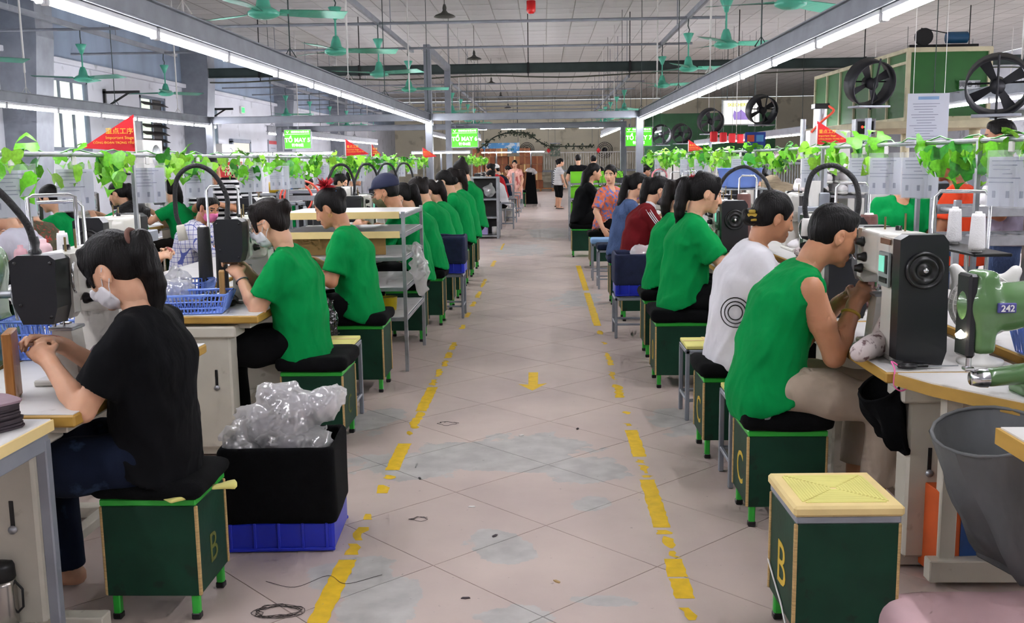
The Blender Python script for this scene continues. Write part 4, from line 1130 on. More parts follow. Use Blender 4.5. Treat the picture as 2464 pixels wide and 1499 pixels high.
    def body_mid(c):
        q = (c-hcn)@Rh/.95; m = np.zeros(len(c), int)
        x, y, z = q[:, 0], q[:, 1], q[:, 2]; ay = np.abs(y)
        m[(x > .05) & (ay > .012) & (ay < .05) & (z > .017) & (z < .0265) & (x > .055)] = 1
        m[(x > .088) & (ay < .021) & (z > -.083) & (z < -.061)] = 2
        e = (x > .074) & (np.abs(ay-.031) < .0135) & (np.abs(z+.004) < .0052); m[e] = 4
        m[e & (np.abs(ay-.030) < .0062)] = 3
        m[(x > .07) & (np.abs(ay-.031) < .016) & (z > .0005) & (z < .0042)] = 1
        return m
    part('body', sdf_mesh('body', f, hb, fine, [skin, M_brow, M_lip, M_eye, M_eyew], body_mid), None, t)
    # ---------------- shirt
    seed = (abs(loc[0])*3.1+abs(loc[1])*1.7) % 6.28
    def wrinkle(P):
        a = wob(P*np.array([1., 1., .7])+.06*np.sin(P[:, ::-1]*9+seed), 15, seed); b = wob(P*np.array([1.2, 1.2, .55]), 30, seed+2)
        return (.018*(np.clip(np.abs(a), 0, .5)-.3)+.009*(np.clip(np.abs(b), 0, .45)-.25))*(1+loose*16)
    o = .011+loose
    g = F()
    hemp = hip+np.array([0, 0, hem])
    g.cap(hip+[-.012, 0, -.06], waist, .138*wt+o, .112*wt+o, k=.06, lat=lat, w=1.30).cap(waist, chest, .106*wt+o, .112*wt+o, k=.05, lat=lat, w=1.34)
    g.cap(chest, nb-up2*.055, .110*wt+o, .077+o*.6, k=.05, lat=lat, w=1.5).cap(shL-up2*.004, shR-up2*.004, .041+o, .041+o, k=.045).cap(shL*.5+nb*.5-up2*.012, shR*.5+nb*.5-up2*.012, .04+o, k=.04)
    if not male: g.ell(chest+up2*.02+fw*.088, (.055, .115, .065), rotz(tw), k=.06)
    for sgn, sh, el, wr, cu in arms:
        if sleeve > 0:
            if sleeve <= 1:
                e = sh+(el-sh)*sleeve; ax = unit(el-sh)
                g.cap(sh, e+ax*.03, .046*am+o, .055*am+o*1.4, k=.025, cut=(e, ax))
            else:
                e = el+(wr-el)*(sleeve-1); ax = unit(wr-el)
                g.cap(sh, el, .053*am+o, .042*am+o, k=.03); g.cap(el, e+ax*.02, .042*am+o, .034*am+o, k=.02, cut=(e, ax))
        else:
            ax = unit(sh-nb); p0 = sh+lat*sgn*(.028)
            g.half(p0, lat*sgn+np.array([0, 0, .12]))
    if skirt:
        for sgn, h, kn, an in lg: g.cap(h, kn*.75+an*.25, .13, .125, k=.08)
    # neck opening
    g.cap(nb-up2*.012+fw*.012, hbase+nd_*.12, .054 if male else .05, .075, k=.012, sub=True)
    g.cap(nb+fw*.05-up2*.02, nb+fw*.11+up2*.05, .036, .05, k=.015, sub=True)
    if not skirt:
        if stand: g.half(hemp+[0, 0, -.09], (0, 0, -1))
        else: g.half(hemp+[0, 0, -.03], unit(np.array([.42, 0, -1])))
    else: g.half((0, 0, .38), (0, 0, -1))
    g.disp = wrinkle
    sm = [shirt] if not isinstance(shirt, (list, tuple)) else list(shirt)
    part('shirt', sdf_mesh('shirt', g, hc, (), sm), None, t)
    if collar is not None:
        c = F(); c.cap(nb-up2*.012+fw*.01, nb+nd_*.02+fw*.006, .066, .06, k=.01, lat=lat, w=1.12); c.cap(nb-up2*.05+fw*.012, hbase+nd_*.1, .047, .058, k=.01, sub=True)
        part('collar', sdf_mesh('collar', c, max(.007, hc), (), [collar]), None, t)
    # ---------------- trousers
    if not skirt:
        p = F(); p.disp = lambda P: .006*wob(P, 15, seed)*np.abs(wob(P, 15, seed))+.002*wob(P, 34, seed)
        p.cap(hip+[-.01, 0, -.015], hip+[0, 0, .04], .114*wt, .10*wt, k=.03, lat=Y, w=1.33)
        for sgn, h, kn, an in lg:
            p.chain([h, h*.5+kn*.5, kn], [.095*wt, .09*wt, .07], k=.035)
            e = an if shorts is None else kn+(an-kn)*shorts
            ax = unit(an-kn); p.cap(kn, e+ax*.02, .07, .055 if shorts is None else .066, k=.03, cut=(e-ax*.0, ax))
        part('trousers', sdf_mesh('trousers', p, hc*1.3, (), [pants]), None, t)
    if feet:
        q = F()
        for sgn, h, kn, an in lg: q.cap(an+[-.035, 0, -.055], an+[.13, 0, -.058], .03, .032, k=.01, lat=Y, w=1.35)
        q.half((0, 0, .004), (0, 0, -1)); q.half((0, 0, .045), (.2, 0, 1))
        part('shoes', sdf_mesh('shoes', q, max(.014, hc), (), [M_black]), None, t)
    # ---------------- hair
    if hair:
        q = F(); style = hair
        fr = M_hair
        big = 1.0 if style != 'crop' else .955
        q.ell(H(-.014, 0, .034), np.array([.101, .083, .095])*K*big, Rh, k=.02)
        if style != 'crop':
            q.ell(H(-.045, 0, -.015), np.array([.06, .07, .075])*K, Rh, k=.03)
        else:
            q.ell(H(-.04, 0, -.01), np.array([.056, .066, .07])*K, Rh, k=.03); q.cap(H(.05, -.035, .086), H(.056, .03, .088), .018, .017, k=.03)
        # face opening
        q.ell(H(.095, 0, -.055), np.array([.085, .11, .115])*K, Rh@roty(.25), k=.012, sub=True)
        q.ell(H(.03, 0, -.105), np.array([.085, .12, .075])*K, Rh, k=.012, sub=True)
        for sgn in (1, -1): q.ell(H(.008, sgn*.082, -.022), np.array([.030, .03, .042])*K, Rh, k=.01, sub=True)
        if style in ('bangs', 'ponybangs', 'bunbangs', 'bob'):
            for yy in (-.045, -.022, 0, .022, .045): q.cap(H(.048, yy*.9, .095), H(.082-abs(yy)*.42, yy*1.18, .026), .018, .008, k=.012)
            for sgn in (1, -1): q.cap(H(.06, sgn*.05, .06), H(.058, sgn*.073, -.03), .016, .006, k=.012)
        elif style not in ('crop',):
            for sgn in (1, -1): q.cap(H(.05, sgn*.055, .05), H(.04, sgn*.07, .0), .016, .009, k=.012)
        if style in ('bun', 'bunbangs', 'lowbun'):
            c = H(-.105, 0, .04) if style != 'lowbun' else H(-.115, 0, -.045)
            q.ell(c, np.array([.038, .042, .036]), Rh, k=.02); q.ell(c+Rh@np.array([-.012, .012, .02]), (.028, .03, .024), Rh, k=.012)
        if style == 'topbun': q.ell(H(-.07, 0, .115), (.036, .036, .042), Rh, k=.015)
        if style in ('pony', 'ponybangs', 'longpony'):
            L = .30 if style != 'longpony' else .5
            p0 = H(-.10, 0, .045); pts = [p0, p0+Rh@np.array([-.045, 0, .0])+[0, 0, -.02]]
            back = np.array([-.35, 0, -1.]); back = unit(back)
            for i in range(1, 7): pts.append(pts[1]+back*L*i/6*np.array([.55+.2*math.sin(i*.8), 0, 1])+np.array([0, .008*math.sin(i*1.3), 0]))
            q.chain(pts, [.026, .034, .040, .038, .034, .029, .022, .012], k=.015)
        if style in ('long',):
            L = .42; p0 = H(-.05, 0, .03)
            for yy in (-.055, -.02, .02, .055):
                pts = [p0+lat*yy]+[p0+lat*yy*(1-.06*i)+np.array([-.055-.012*i, .004*math.sin(i+yy*40), -.07*i]) for i in range(1, 7)]
                q.chain(pts, [.045, .048, .046, .042, .036, .028, .016], k=.03)
        if style == 'bob':
            for sgn in (1, -1): q.chain([H(-.02, sgn*.06, .03), H(-.02, sgn*.082, -.04), H(.0, sgn*.083, -.085)], [.035, .026, .018], k=.02)
            q.chain([H(-.07, 0, .0), H(-.085, 0, -.06), H(-.08, 0, -.1)], [.06, .045, .03], k=.03, lat=lat, w=1.4)
        hd = lambda P: .0013*np.sin(((P-hcn)@Rh[:, 1])*230+3*wob(P, 20, seed))+.0022*wob(P, 45, seed)
        q.disp = hd
        ho = part('hair', sdf_mesh('hair', q, hh_*1.15, (), [hairm]), None, t)
    # ---------------- mask
    if mask is not None:
        q = F(); q.ell(H(.03, 0, -.03), np.array([.075, .067, .088])*K, Rh, k=.03).ell(H(.046, 0, -.074), np.array([.056, .052, .05])*K, Rh, k=.03)
        q.cap(H(.088, 0, 0), H(.112, 0, -.04), .013, .016, k=.03)
        q.half(H(.032, 0, -.06), Rh@unit([-1, 0, .22])); q.half(H(.09, 0, -.024), Rh@unit([-.25, 0, 1])); q.half(H(.05, 0, -.132), Rh@unit([.2, 0, -1.]))
        q.disp = lambda P: .0007*np.sin(((P-hcn)@Rh[:, 2])*260)
        mo = part('face_mask', sdf_mesh('face_mask', q, hh_, (), [mask]), None, t)
        for sgn in (1, -1):
            part('ear_strap', MB().tube([H(.035, sgn*.066, -.04), H(.012, sgn*.077, -.01), H(-.008, sgn*.083, .008)], .0016, 5).tube([H(.035, sgn*.062, -.09), H(.01, sgn*.078, -.055), H(-.01, sgn*.083, -.035)], .0016, 5), mask, mo)
    info = dict(t=t, H=H, Rh=Rh, hcn=hcn, arms=arms, nb=nb, hip=hip, lat=lat, fw=fw)
    if S != 1.: t.scale = (S, S, S)
    return info

# ================================================================== LEFT LINE (operators look towards the windows, -X)
PI = math.pi
TZ = .758
RAILX_L, RAILX_R, RAILZ = -2.12, 1.75, 1.575
# -- tables
tl = []
for i, (y0, y1, lab) in enumerate([(2.97, 4.2, 'pale sewing table with golden edge in front of the woman in black'), (4.98, 6.15, 'pale sewing table with golden edge in front of the masked woman in green'),
                                   (6.2, 7.08, 'sewing table in front of the woman with the red hair tie'), (8.35, 9.65, 'left sewing table in front of the worker in the navy cap'), (9.7, 11.2, 'left sewing table beyond the navy crate stand'), (11.25, 13, 'left sewing table fifth from the front'),
                                   (13.05, 15, 'left sewing table next to the last before the frame'), (15.05, 17.5, 'last left sewing table before the portal frame')]):
    work_table(lab, (-1.47, (y0+y1)/2, 0), PI, y1-y0, .62, group='left sewing tables')
for i, (y0, y1) in enumerate([(2.6, 4.6), (4.65, 6.6), (6.65, 8.6), (8.65, 10.6), (10.65, 12.6), (12.65, 15)]):
    work_table('opposite left sewing table behind the ivy rail, %s from the front' % _ord[i], (-2.78, (y0+y1)/2, 0), 0, y1-y0, .62, group='opposite left sewing tables')
# small near table with the grey frame
t = thing('frame_table', 'small grey-framed table at the left edge with leather pieces on it', 'table', (-1.52, 2.93, 0))
part('table_top', MB().box((-.3, -.32, .738), (.6, .64, .036), .004), M_top, t); part('edge_band', MB().box((.002, -.32, .737), (.006, .64, .034), .001), M_tape, t)
for y in (-.03, -.61):
    for x in (-.02, -.57): part('leg', MB().box((x, y, .35), (.035, .035, .7)), M_steel, t)
part('frame_rail', MB().box((-.02, -.32, .69), (.03, .6, .05)), M_steel, t); part('frame_rail', MB().box((-.3, -.03, .69), (.55, .03, .05)), M_steel, t)
# stack of mauve leather pieces
for k, (x, y, n) in enumerate([(-1.66, 2.80, 11), (-1.84, 2.74, 10)]):
    for i in range(n):
        mb = MB(); z = .757+.0075*i
        o = [(math.cos(a)*(.085+.02*math.sin(3*a+k)), math.sin(a)*(.11+.015*math.cos(2*a+i*.2))) for a in np.linspace(0, 2*PI, 22)[:-1]]
        mb.prism(o, 2, 0, .0062)
        one('leather_piece', mb, M_mauve if i == n-1 else M_dmauve, ('topmost mauve leather piece of the %s stack' if i == n-1 else 'mauve leather piece within the %s stack') % ('right' if k == 0 else 'left')+' on the near left table', 'leather piece', (x+random.uniform(-.006, .006), y+random.uniform(-.006, .006), z), random.uniform(-.1, .1), 'mauve leather pieces in the %s stack' % ('right' if k == 0 else 'left'))
# -- machines on the left line
mL = [(3.45, 'ivory post-bed sewing machine with black head in front of the woman in black'), (5.50, 'ivory post-bed sewing machine in front of the masked woman in green'),
      (9.0, 'sewing machine in front of the worker in the navy cap'), (10.3, 'left sewing machine in front of the woman with a brown bun'), (11.6, 'left sewing machine fifth from the front'), (13.0, 'left sewing machine sixth from the front'), (14.6, 'left sewing machine next to the tall worker with a top bun')]
m0 = machine(mL[0][1], (-1.68, 3.45, TZ), PI, 0, 'left sewing machines')
for y, lab in mL[1:]: dup(m0, (-1.68, y, TZ), PI, lab)
for i, (y) in enumerate((5.9, 8.9, 10.9, 12.6)):
    dup(m0, (-2.56, y, TZ), 0, 'sewing machine on the opposite left tables, %s from the front' % _ord[i])
# gooseneck lamps
gooseneck('black gooseneck lamp curving over the machine of the woman in black', (-1.70, 3.32, TZ+.47), PI, [(0.03, .0, .03), (.05, .02, .12), (.10, .12, .24), (.16, .22, .27), (.2, .34, .2), (.22, .4, .08)], (0, .1, -1))
g2 = gooseneck('black gooseneck lamp with a wrapped shade beside the pink-masked woman', (-1.70, 5.30, TZ+.47), PI, [(0.0, .0, .03), (0.0, .0, .13), (.06, .02, .25), (.15, .05, .29), (.24, .06, .22), (.26, .05, .05), (.24, .05, -.03)], (-.15, 0, -1), mat('cream_shade', 'd6d2c4', .6))
for i, y in enumerate((8.9, 10.2, 11.5, 12.9)):
    gooseneck('black gooseneck lamp arching over the left line, %s behind the racks' % _ord[i], (-1.70, y, TZ+.46), PI, [(0.0, .0, .02), (0.0, .0, .14), (.05, .03, .27), (.14, .08, .28), (.2, .13, .16), (.22, .15, .06)], (0, 0, -1), group='gooseneck lamps of the left line')
# thread stands and spools
thread_stand('chrome thread stand bow on the machine of the woman in black', (-1.80, 3.60, TZ+.44), PI/2+.5, .16, .22, .03)
thread_stand('chrome thread stand bow beside the pink-masked woman', (-1.86, 5.75, TZ), PI/2+.5, .18, .64, .04)
thread_stand('chrome thread stand bow left of the leaf clip', (-2.0, 4.05, TZ), PI/2+.6, .2, .62, .04)
for i, (x, y, z, m, r, h, lab) in enumerate([(-1.96, 5.66, TZ, M_spb, .04, .42, 'tall black thread cone beside the pink-masked woman'), (-1.93, 5.86, TZ, M_spb, .035, .40, 'second black thread cone beside the pink-masked woman'),
        (-1.90, 3.86, 1.112, M_spw, .024, .16, 'white thread cone behind the machine of the woman in black')]):
    spool(lab, (x, y, z), m, r, h)
bottle('pale pink plastic bottle behind the front left machine', (-1.98, 3.86, 1.112), M_sppk, .034, .13); bottle('smaller rose plastic bottle behind the front left machine', (-2.05, 3.82, 1.112), mat('rose_plastic', 'c79aa2', .4), .026, .11)
t = thing('spool_tray', 'small tray on a post carrying pink bottles behind the front left machine', 'spool tray', (-1.97, 3.86, TZ))
part('post', MB().tube([(0, 0, 0), (0, 0, .342)], .01, 8), M_chrome, t); part('tray', MB().box((0, 0, .348), (.24, .14, .01)), M_black, t)
for k in range(5):
    spool('black thread cone in the row near the hanging heart leaves, %s from the left' % _ord[k], (-2.0+.03*(k % 2), 8.75+.22*k, TZ), M_spb, .045, .42, group='black thread cones')
# wood blocks
one('wood_block', MB().box((0, 0, .115), (.03, .14, .23), .004), M_wood2, 'upright varnished wood block beside the front left machine post', 'wood block', (-1.775, 3.19, TZ), .35)
one('wood_block', MB().box((0, 0, .10), (.03, .1, .2), .004), mat('pale_wood', 'a8814a', .5, var=.2, stretch=(4, 4, .5), vs=12), 'upright pale wood block left of the second machine', 'wood block', (-1.74, 5.27, TZ), .3)
# baskets
basket('light blue lattice basket on the second table corner', (-1.84, 5.12, TZ), .15, .36, .26, .10)
basket('light blue basket with black pieces beside the white bag', (-2.0, 5.5, TZ), .1, .22, .24, .12)
basket('light blue basket standing behind the front left machine', (-1.98, 3.95, TZ), .1, .4, .26, .16)
one('black_pouch', MB().lathe([(0, 0), (.1, .0), (.12, .03), (.09, .07), (.03, .085), (0, .085)], n=18), M_blackbag, 'black pouch lying beside the second sewing machine', 'pouch', (-1.80, 5.34, TZ))
for k in range(6):
    one('leather_piece', MB().prism([(math.cos(a)*.09, math.sin(a)*.06) for a in np.linspace(0, 6.283, 17)[:-1]], 2, 0, .006), M_dmauve, 'dark leather piece lying in the lattice basket on the second table', 'leather piece', (-1.84+random.uniform(-.05, .05), 5.12+random.uniform(-.03, .03), TZ+.012+.008*k), random.uniform(0, 3), 'dark pieces in the lattice basket')
blob_bag('crumpled white plastic bag on the second left table', (-2.02, 5.3, TZ+.03), [((0, 0, .06), (.13, .2, .07)), ((-.06, .22, .08), (.1, .12, .08))], seed=3.)
blob_bag('clear plastic bag on the table behind the front left bottles', (-2.5, 4.9, TZ+.02), [((0, 0, .12), (.2, .25, .13)), ((.1, .2, .16), (.12, .12, .14))], seed=5.)
# folded mauve fabric near woman in black
f = F(); f.ell((0, 0, .03), (.10, .12, .035), k=.03).ell((.05, .06, .07), (.08, .07, .05), k=.03); f.disp = lambda P: .018*np.abs(wob(P, 32, 2.))
one('fabric_bundle', sdf_mesh('fabric_bundle', f, .011, (), [M_mauve]), None, 'crumpled mauve shoe fabric at the machine of the woman in black', 'fabric', (-1.66, 3.52, TZ+.01))
# green machine at the left edge
f = F(); f.boxx((0, 0, .06), (.16, .28, .06), rd=.02).boxx((0, .1, .24), (.1, .13, .2), rd=.05, k=.06).cap((0, .05, .36), (0, -.22, .36), .085, .07, k=.06).ell((0, .12, .36), (.11, .16, .12), k=.05)
t = thing('trimming_machine', 'rounded green trimming machine at the left edge of the picture', 'machine', (-2.30, 3.86, TZ), .25)
part('casting', sdf_mesh('casting', f, .013, (), [M_mgreen]), None, t)
part('shaft', MB().tube([(.1, 0, .26), (.16, 0, .26)], .016, 10).tube([(.16, 0, .26), (.19, -.06, .16)], .006, 6), M_galv, t)

# -- stools, stands
stool('green plywood stool with torn yellow foam under the woman in black', (-1.325, 3.275, 0), 0, .32, .30, .09, .405, 'B', lface='+x', rise=.055)
f = F(); f.boxx((0, 0, 0), (.045, .035, .012), rd=.01); f.disp = lambda P: .01*wob(P, 22, 1)
for k, (x, y, z, a) in enumerate([(-1.10, 3.22, .446, .3), (-1.22, 3.11, .440, .9)]):
    me = sdf_mesh('foam_scrap', f, .008, (), [M_yfoam]); one('foam_scrap', me, None, ['larger scrap of yellow foam sticking out of the front left stool', 'smaller scrap of yellow foam over the front left stool edge'][k], 'foam', (x, y, z), a)
stool('green plywood stool with black cushion under the masked woman in green', (-1.25, 5.33, 0), 0, .33, .36, .09, .40, 'C', lface='+x')
side_stand('grey steel stand with yellow top behind the masked woman in green', (-1.28, 5.78, 0), 0, .32, .3, .47, 'yellow')
stool('green plywood stool under the woman with the red hair tie', (-1.25, 6.64, 0), 0, .34, .36, .09, .43, None)
t = stool('green stool half hidden behind the left steel rack', (-1.2, 8.5, 0), 0, .32, .32, .1, .42)
for i, (y, n) in enumerate([(9.35, 'ponytailed woman'), (10.35, 'woman with a brown bun'), (11.2, 'woman with a white hair clip'), (12.3, 'tall ponytailed woman in green'), (13.3, 'far green worker'), (14.3, 'worker with the top bun')]):
    stool('green plywood stool under the left '+n, (-1.12, y, 0), 0, .32, .32, .1, .42, group='left line stools')
c1 = side_stand('grey stand under the navy cloth crate on the left', (-.98, 9.78, 0), 0, .36, .34, .44, None)
lined_crate('navy cloth-lined crate on the left grey stand', (-.98, 9.78, .441), 0, .40, .36, .36, .1, M_navy)
# crate with bags in front
lined_crate('big black cloth-lined blue crate beside the front left stool', (-1.07, 3.90, 0), .05, .45, .36, .42, .12)
blob_bag('large crumpled clear bag on top of the black crate', (-1.05, 3.92, .35), [((-.05, .02, .24), (.10, .09, .05)), ((.02, .0, .18), (.13, .13, .10)), ((.14, .02, .20), (.09, .11, .08)), ((-.02, -.02, .10), (.16, .13, .09)), ((-.12, .0, .13), (.08, .1, .08))], seed=2., inner=mat('pale_contents', 'c9c6cc', .7, var=.2), amp=.022)
blob_bag('clear bag with mauve pieces at the front of the black crate', (-1.05, 3.83, .36), [((0, 0, .05), (.11, .08, .075))], seed=7., inner=M_bagd)
blob_bag('clear bag with dark pieces at the right of the black crate', (-.93, 3.86, .36), [((0, 0, .04), (.07, .08, .07))], seed=9., inner=M_blackbag)
blob_bag('puffy clear bag at the left of the black crate', (-1.24, 3.84, .37), [((0, 0, .06), (.06, .09, .09)), ((.03, -.02, .02), (.07, .09, .06))], seed=11.)
blob_bag('black plastic sack hanging between the second and third workers', (-1.36, 6.0, .40), [((0, 0, .12), (.09, .16, .2)), ((.02, .05, -.05), (.07, .12, .16))], M_blackbag, .018, 4., .03, 'plastic bag', 'plastic_sack')
# steel rack on the left
shelf_rack('galvanised rack with taped white shelves beside the woman with the red hair tie', (-1.98, 7.15, 0), 0, .96, 1.05, (.40, .62, .84, 1.01, 1.15), 1.17, M_top, .026, tape=(3, 4))
one('cardboard_backing', MB().box((0, 0, .08), (.75, .012, .16)), mat('kraft_board', 'b08d55', .8), 'brown cardboard sheet leaning on the left rack shelf', 'cardboard', (-1.55, 7.3, .848))
t = blob_bag('clear plastic bag hanging from the left rack post', (-.985, 7.62, .70), [((0, 0, .12), (.05, .1, .1)), ((.02, 0, 0), (.07, .12, .12)), ((.02, .02, -.12), (.045, .08, .1))], seed=6.)
one('yellow_tub', MB().lathe([(0, 0), (.06, 0), (.068, .1), (.07, .1), (.0, .095)], n=18), mat('yellow_plastic', 'd9c21f', .4), 'yellow plastic tub on a low shelf of the left rack', 'tub', (-1.2, 7.5, .408))
# thermos and foot bar
t = thing('thermos', 'steel thermos flask with black lid in the bottom left corner', 'flask', (-1.78, 3.02, 0))
# ================================================================== RIGHT LINE (operators look towards +X)
for i, (y0, y1, lab) in enumerate([(3.52, 4.62, 'pale sewing table in front of the man in the sleeveless green shirt'), (4.66, 5.85, 'right sewing table in front of the woman in white'), (5.9, 7.4, 'right sewing table in front of the ponytailed woman in green'),
                                   (7.45, 9.0, 'right sewing table behind the navy crate'), (9.05, 11, 'right sewing table in front of the maroon jersey'), (11.05, 13, 'right sewing table beyond the denim vest'), (13.05, 15.5, 'right sewing table in front of the floral blouse')]):
    work_table(lab, (1.21, (y0+y1)/2, 0), 0, y1-y0, .5, group='right sewing tables')
for i, (y0, y1) in enumerate([(3.4, 5.3), (5.35, 7.3), (7.35, 9.3), (9.35, 11.3), (11.35, 13.5)]):
    work_table('opposite right sewing table behind the ivy rail, %s from the front' % _ord[i], (2.32, (y0+y1)/2, 0), PI, y1-y0, .5, group='opposite right sewing tables')
# two nearest tops on the right
t = thing('corner_table', 'white worktop with golden edge and cut-out corner at the right', 'table', (0, 0, 0))
part('table_top', MB().prism([(1.235, 3.50), (1.30, 3.33), (1.50, 3.02), (1.62, 2.84), (2.35, 2.84), (2.35, 3.5)], 2, TZ-.045, TZ-.004), M_wood, t)
part('top_sheet', MB().prism([(1.245, 3.495), (1.305, 3.335), (1.508, 3.025), (1.625, 2.85), (2.34, 2.85), (2.34, 3.495)], 2, TZ-.004, TZ+.001), M_top, t)
for x, y in ((1.42, 3.45), (2.2, 3.4)): part('leg', MB().box((x, y, .36), (.06, .05, .7)), M_ped, t)
part('foot_rail', MB().box((1.8, 3.42, .06), (.9, .06, .08)), M_ped, t)
t = thing('near_table', 'nearest worktop with golden edge at the right border of the picture', 'table', (0, 0, 0))
part('table_top', MB().prism([(1.27, 2.78), (1.27, 2.2), (2.3, 2.2), (2.3, 2.78)], 2, TZ-.05, TZ-.004), M_wood, t); part('top_sheet', MB().prism([(1.28, 2.77), (1.28, 2.21), (2.29, 2.21), (2.29, 2.77)], 2, TZ-.004, TZ+.001), M_top, t)
for x, y in ((1.6, 2.3), (2.2, 2.7), (1.75, 2.66)): part('leg', MB().box((x, y, .355), (.05, .05, .71)), M_ped, t)
mR = [(1.365, 4.03, 'ivory post-bed sewing machine with grey screen in front of the man'), (1.42, 5.12, 'sewing machine with black cover in front of the woman in white'), (1.27, 7.15, 'sewing machine with black cover in front of the red-scrunchie ponytail'),
      (1.42, 8.2, 'right sewing machine behind the second green worker'), (1.38, 9.8, 'right sewing machine in front of the maroon jersey'), (1.4, 11.0, 'right sewing machine in front of the denim vest'), (1.38, 13.9, 'right sewing machine in front of the floral blouse')]
for x, y, lab in mR: dup(m0, (x, y, TZ), 0, lab, 'right sewing machines')
for i, y in enumerate((8.2, 9.9, 11.6)): dup(m0, (2.12, y, TZ), PI, 'sewing machine on the opposite right tables, %s from the front' % _ord[i], 'right sewing machines')
gooseneck('black gooseneck lamp arching above the man with short hair', (1.40, 4.85, TZ+.46), 0, [(.08, -.05, .0), (.09, -.05, .1), (.06, -.04, .2), (-.03, -.02, .26), (-.12, 0, .22), (-.15, .0, .08), (-.14, 0, 0)], (0, 0, -1))
gooseneck('black gooseneck lamp with white shade over the woman in white', (1.22, 7.0, TZ+.46), 0, [(0, .05, 0), (.0, .05, .1), (.06, .02, .2), (.16, -.05, .24), (.26, -.14, .17), (.31, -.18, .06)], (.5, -.3, -1))
gooseneck('small black gooseneck lamp behind the maroon jersey', (1.4, 9.4, TZ+.46), 0, [(0, 0, 0), (0, 0, .12), (.05, 0, .18), (.12, 0, .12), (.13, 0, .05)], (0, 0, -1))
for i, (x, y, w, h) in enumerate([(1.62, 3.95, .16, .62), (1.62, 5.35, .13, .62), (1.60, 8.0, .1, .62), (1.58, 9.1, .14, .6), (1.6, 10.0, .13, .6), (1.6, 11.2, .13, .62), (1.62, 12.4, .13, .6)]):
    thread_stand('chrome thread stand bow on the right line, %s from the front' % _ord[i], (x, y, TZ), -PI/2-.5, w+.04, h, -.03, 'thread stands of the right line')
for i, (x, y, z, m, r, h, lab) in enumerate([(1.60, 3.74, 1.162, M_spw, .028, .15, 'nearer white thread cone beside the man\'s machine'), (1.66, 4.1, 1.162, M_spw, .028, .15, 'white thread cone behind the man\'s machine'), (1.62, 5.05, TZ, M_spbr, .05, .48, 'brown thread cone behind the woman in white'), (1.55, 5.2, TZ, M_spw, .04, .47, 'white thread cone next to the brown one'),
        (1.5, 7.6, TZ, M_spbr, .06, .5, 'large brown thread cone under the blue tub'), (1.85, 6.9, TZ, M_sppk, .028, .46, 'pink thread cone near the woman in the straw hat'), (1.9, 6.75, TZ, M_spw, .028, .44, 'white thread cone near the woman in the straw hat'), (1.5, 9.4, TZ, M_spw, .05, .4, 'white thread cone behind the grey face mask')]):
    spool(lab, (x, y, z), m, r, h)
t = thing('spool_tray', 'small tray on a post carrying white thread cones beside the man', 'spool tray', (1.64, 3.92, TZ))
part('post', MB().tube([(0, 0, 0), (0, 0, .39)], .01, 8), M_chrome, t); part('tray', MB().box((0, 0, .396), (.14, .46, .012)), M_black, t)
# green old machine, number 242
f = F()
f.cap((-.30, 0, .30), (-.22, 0, .29), .075, .06, k=.05, lat=np.array([0, 1., 0]), w=.7).cap((-.25, 0, .29), (.1, 0, .34), .065, .085, k=.05, lat=np.array([0, 1., 0]), w=.85).cap((.05, 0, .34), (.4, 0, .36), .085, .1, k=.05, lat=np.array([0, 1., 0]), w=.8).cap((.42, 0, .36), (.42, 0, .06), .1, .1, k=.05).boxx((.2, 0, .02), (.34, .12, .025), rd=.01, k=.02)
f.boxx((-.30, 0, .28), (.035, .05, .13), rd=.02, k=.03)
t = thing('cylinder_arm_machine', 'green cylinder-arm sewing machine marked 242 at the right edge', 'sewing machine', (1.65, 3.12, TZ+.0), .06)
part('casting', sdf_mesh('casting', f, .011, (), [M_mgreen]), None, t)
part('face_plate', MB().box((-.345, 0, .27), (.03, .085, .26), .008), M_cover, t)
f = F(); f.cap((-.26, -.0, .07), (.4, 0, .13), .03, .052, k=.03); part('lower_arm', sdf_mesh('lower_arm', f, .011, (), [M_mgreen]), None, t)
part('arm_tip', MB().lathe([(0, .05), (.022, .05), (.03, .02), (.031, 0)], (-.27, 0, .068), 14, roty(-PI/2)), M_chrome, t)
part('needle_bar', MB().tube([(-.33, 0, .15), (-.33, 0, .09)], .009, 8).box((-.33, 0, .1), (.03, .03, .012)), M_chrome, t)
pl = part('number_plate', MB().box((-.255, -.068, .30), (.055, .012, .03), .002), mat('violet_label', '4a4a8c', .5), t)
lettering('242', .028, M_white, pl, frame4((-.255, -.0755, .290), (1, 0, 0), (0, 0, 1)), 'CENTER', .02)
part('lit_bulb', MB().lathe([(0, .0), (.012, .004), (.016, .014), (.0, .03)], (-.375, -.03, .2), 12), mat('lit_bulb', 'fff2d8', .3, emit='fff0d0', es=14., var=0), t)
# cat-eared fan
t = thing('desk_fan', 'white desk fan with cat ears beside the green machine', 'fan', (1.60, 3.66, TZ), -2.0)
f = F(); f.ell((0, 0, .22), (.07, .12, .12), k=.02).cap((0, .075, .30), (0, .1, .345), .035, .022, k=.02).cap((0, -.075, .30), (0, -.1, .345), .035, .022, k=.02).half((.02, 0, 0), (1, 0, 0))
part('housing', sdf_mesh('housing', f, .009, (), [M_white]), None, t)
gr = MB()
for k in range(40):
    a = 2*PI*k/40; gr.tube([(.035, .03*math.cos(a), .22+.03*math.sin(a)), (.06, .07*math.cos(a), .22+.07*math.sin(a)), (.025, .115*math.cos(a), .22+.115*math.sin(a))], .0018, 3, caps=False)
for r, x in ((.03, .036), (.07, .06), (.1, .045), (.115, .025)): gr.tube(arc((x, 0, .22), r, 0, 2*PI, 28, (0, 1, 0))[:-1], .003, 5, closed=True)
part('grille', gr, M_white, t); part('base', MB().lathe([(0, 0), (.08, 0), (.08, .015), (.03, .03), (.02, .11), (0, .11)], n=20), M_white, t)
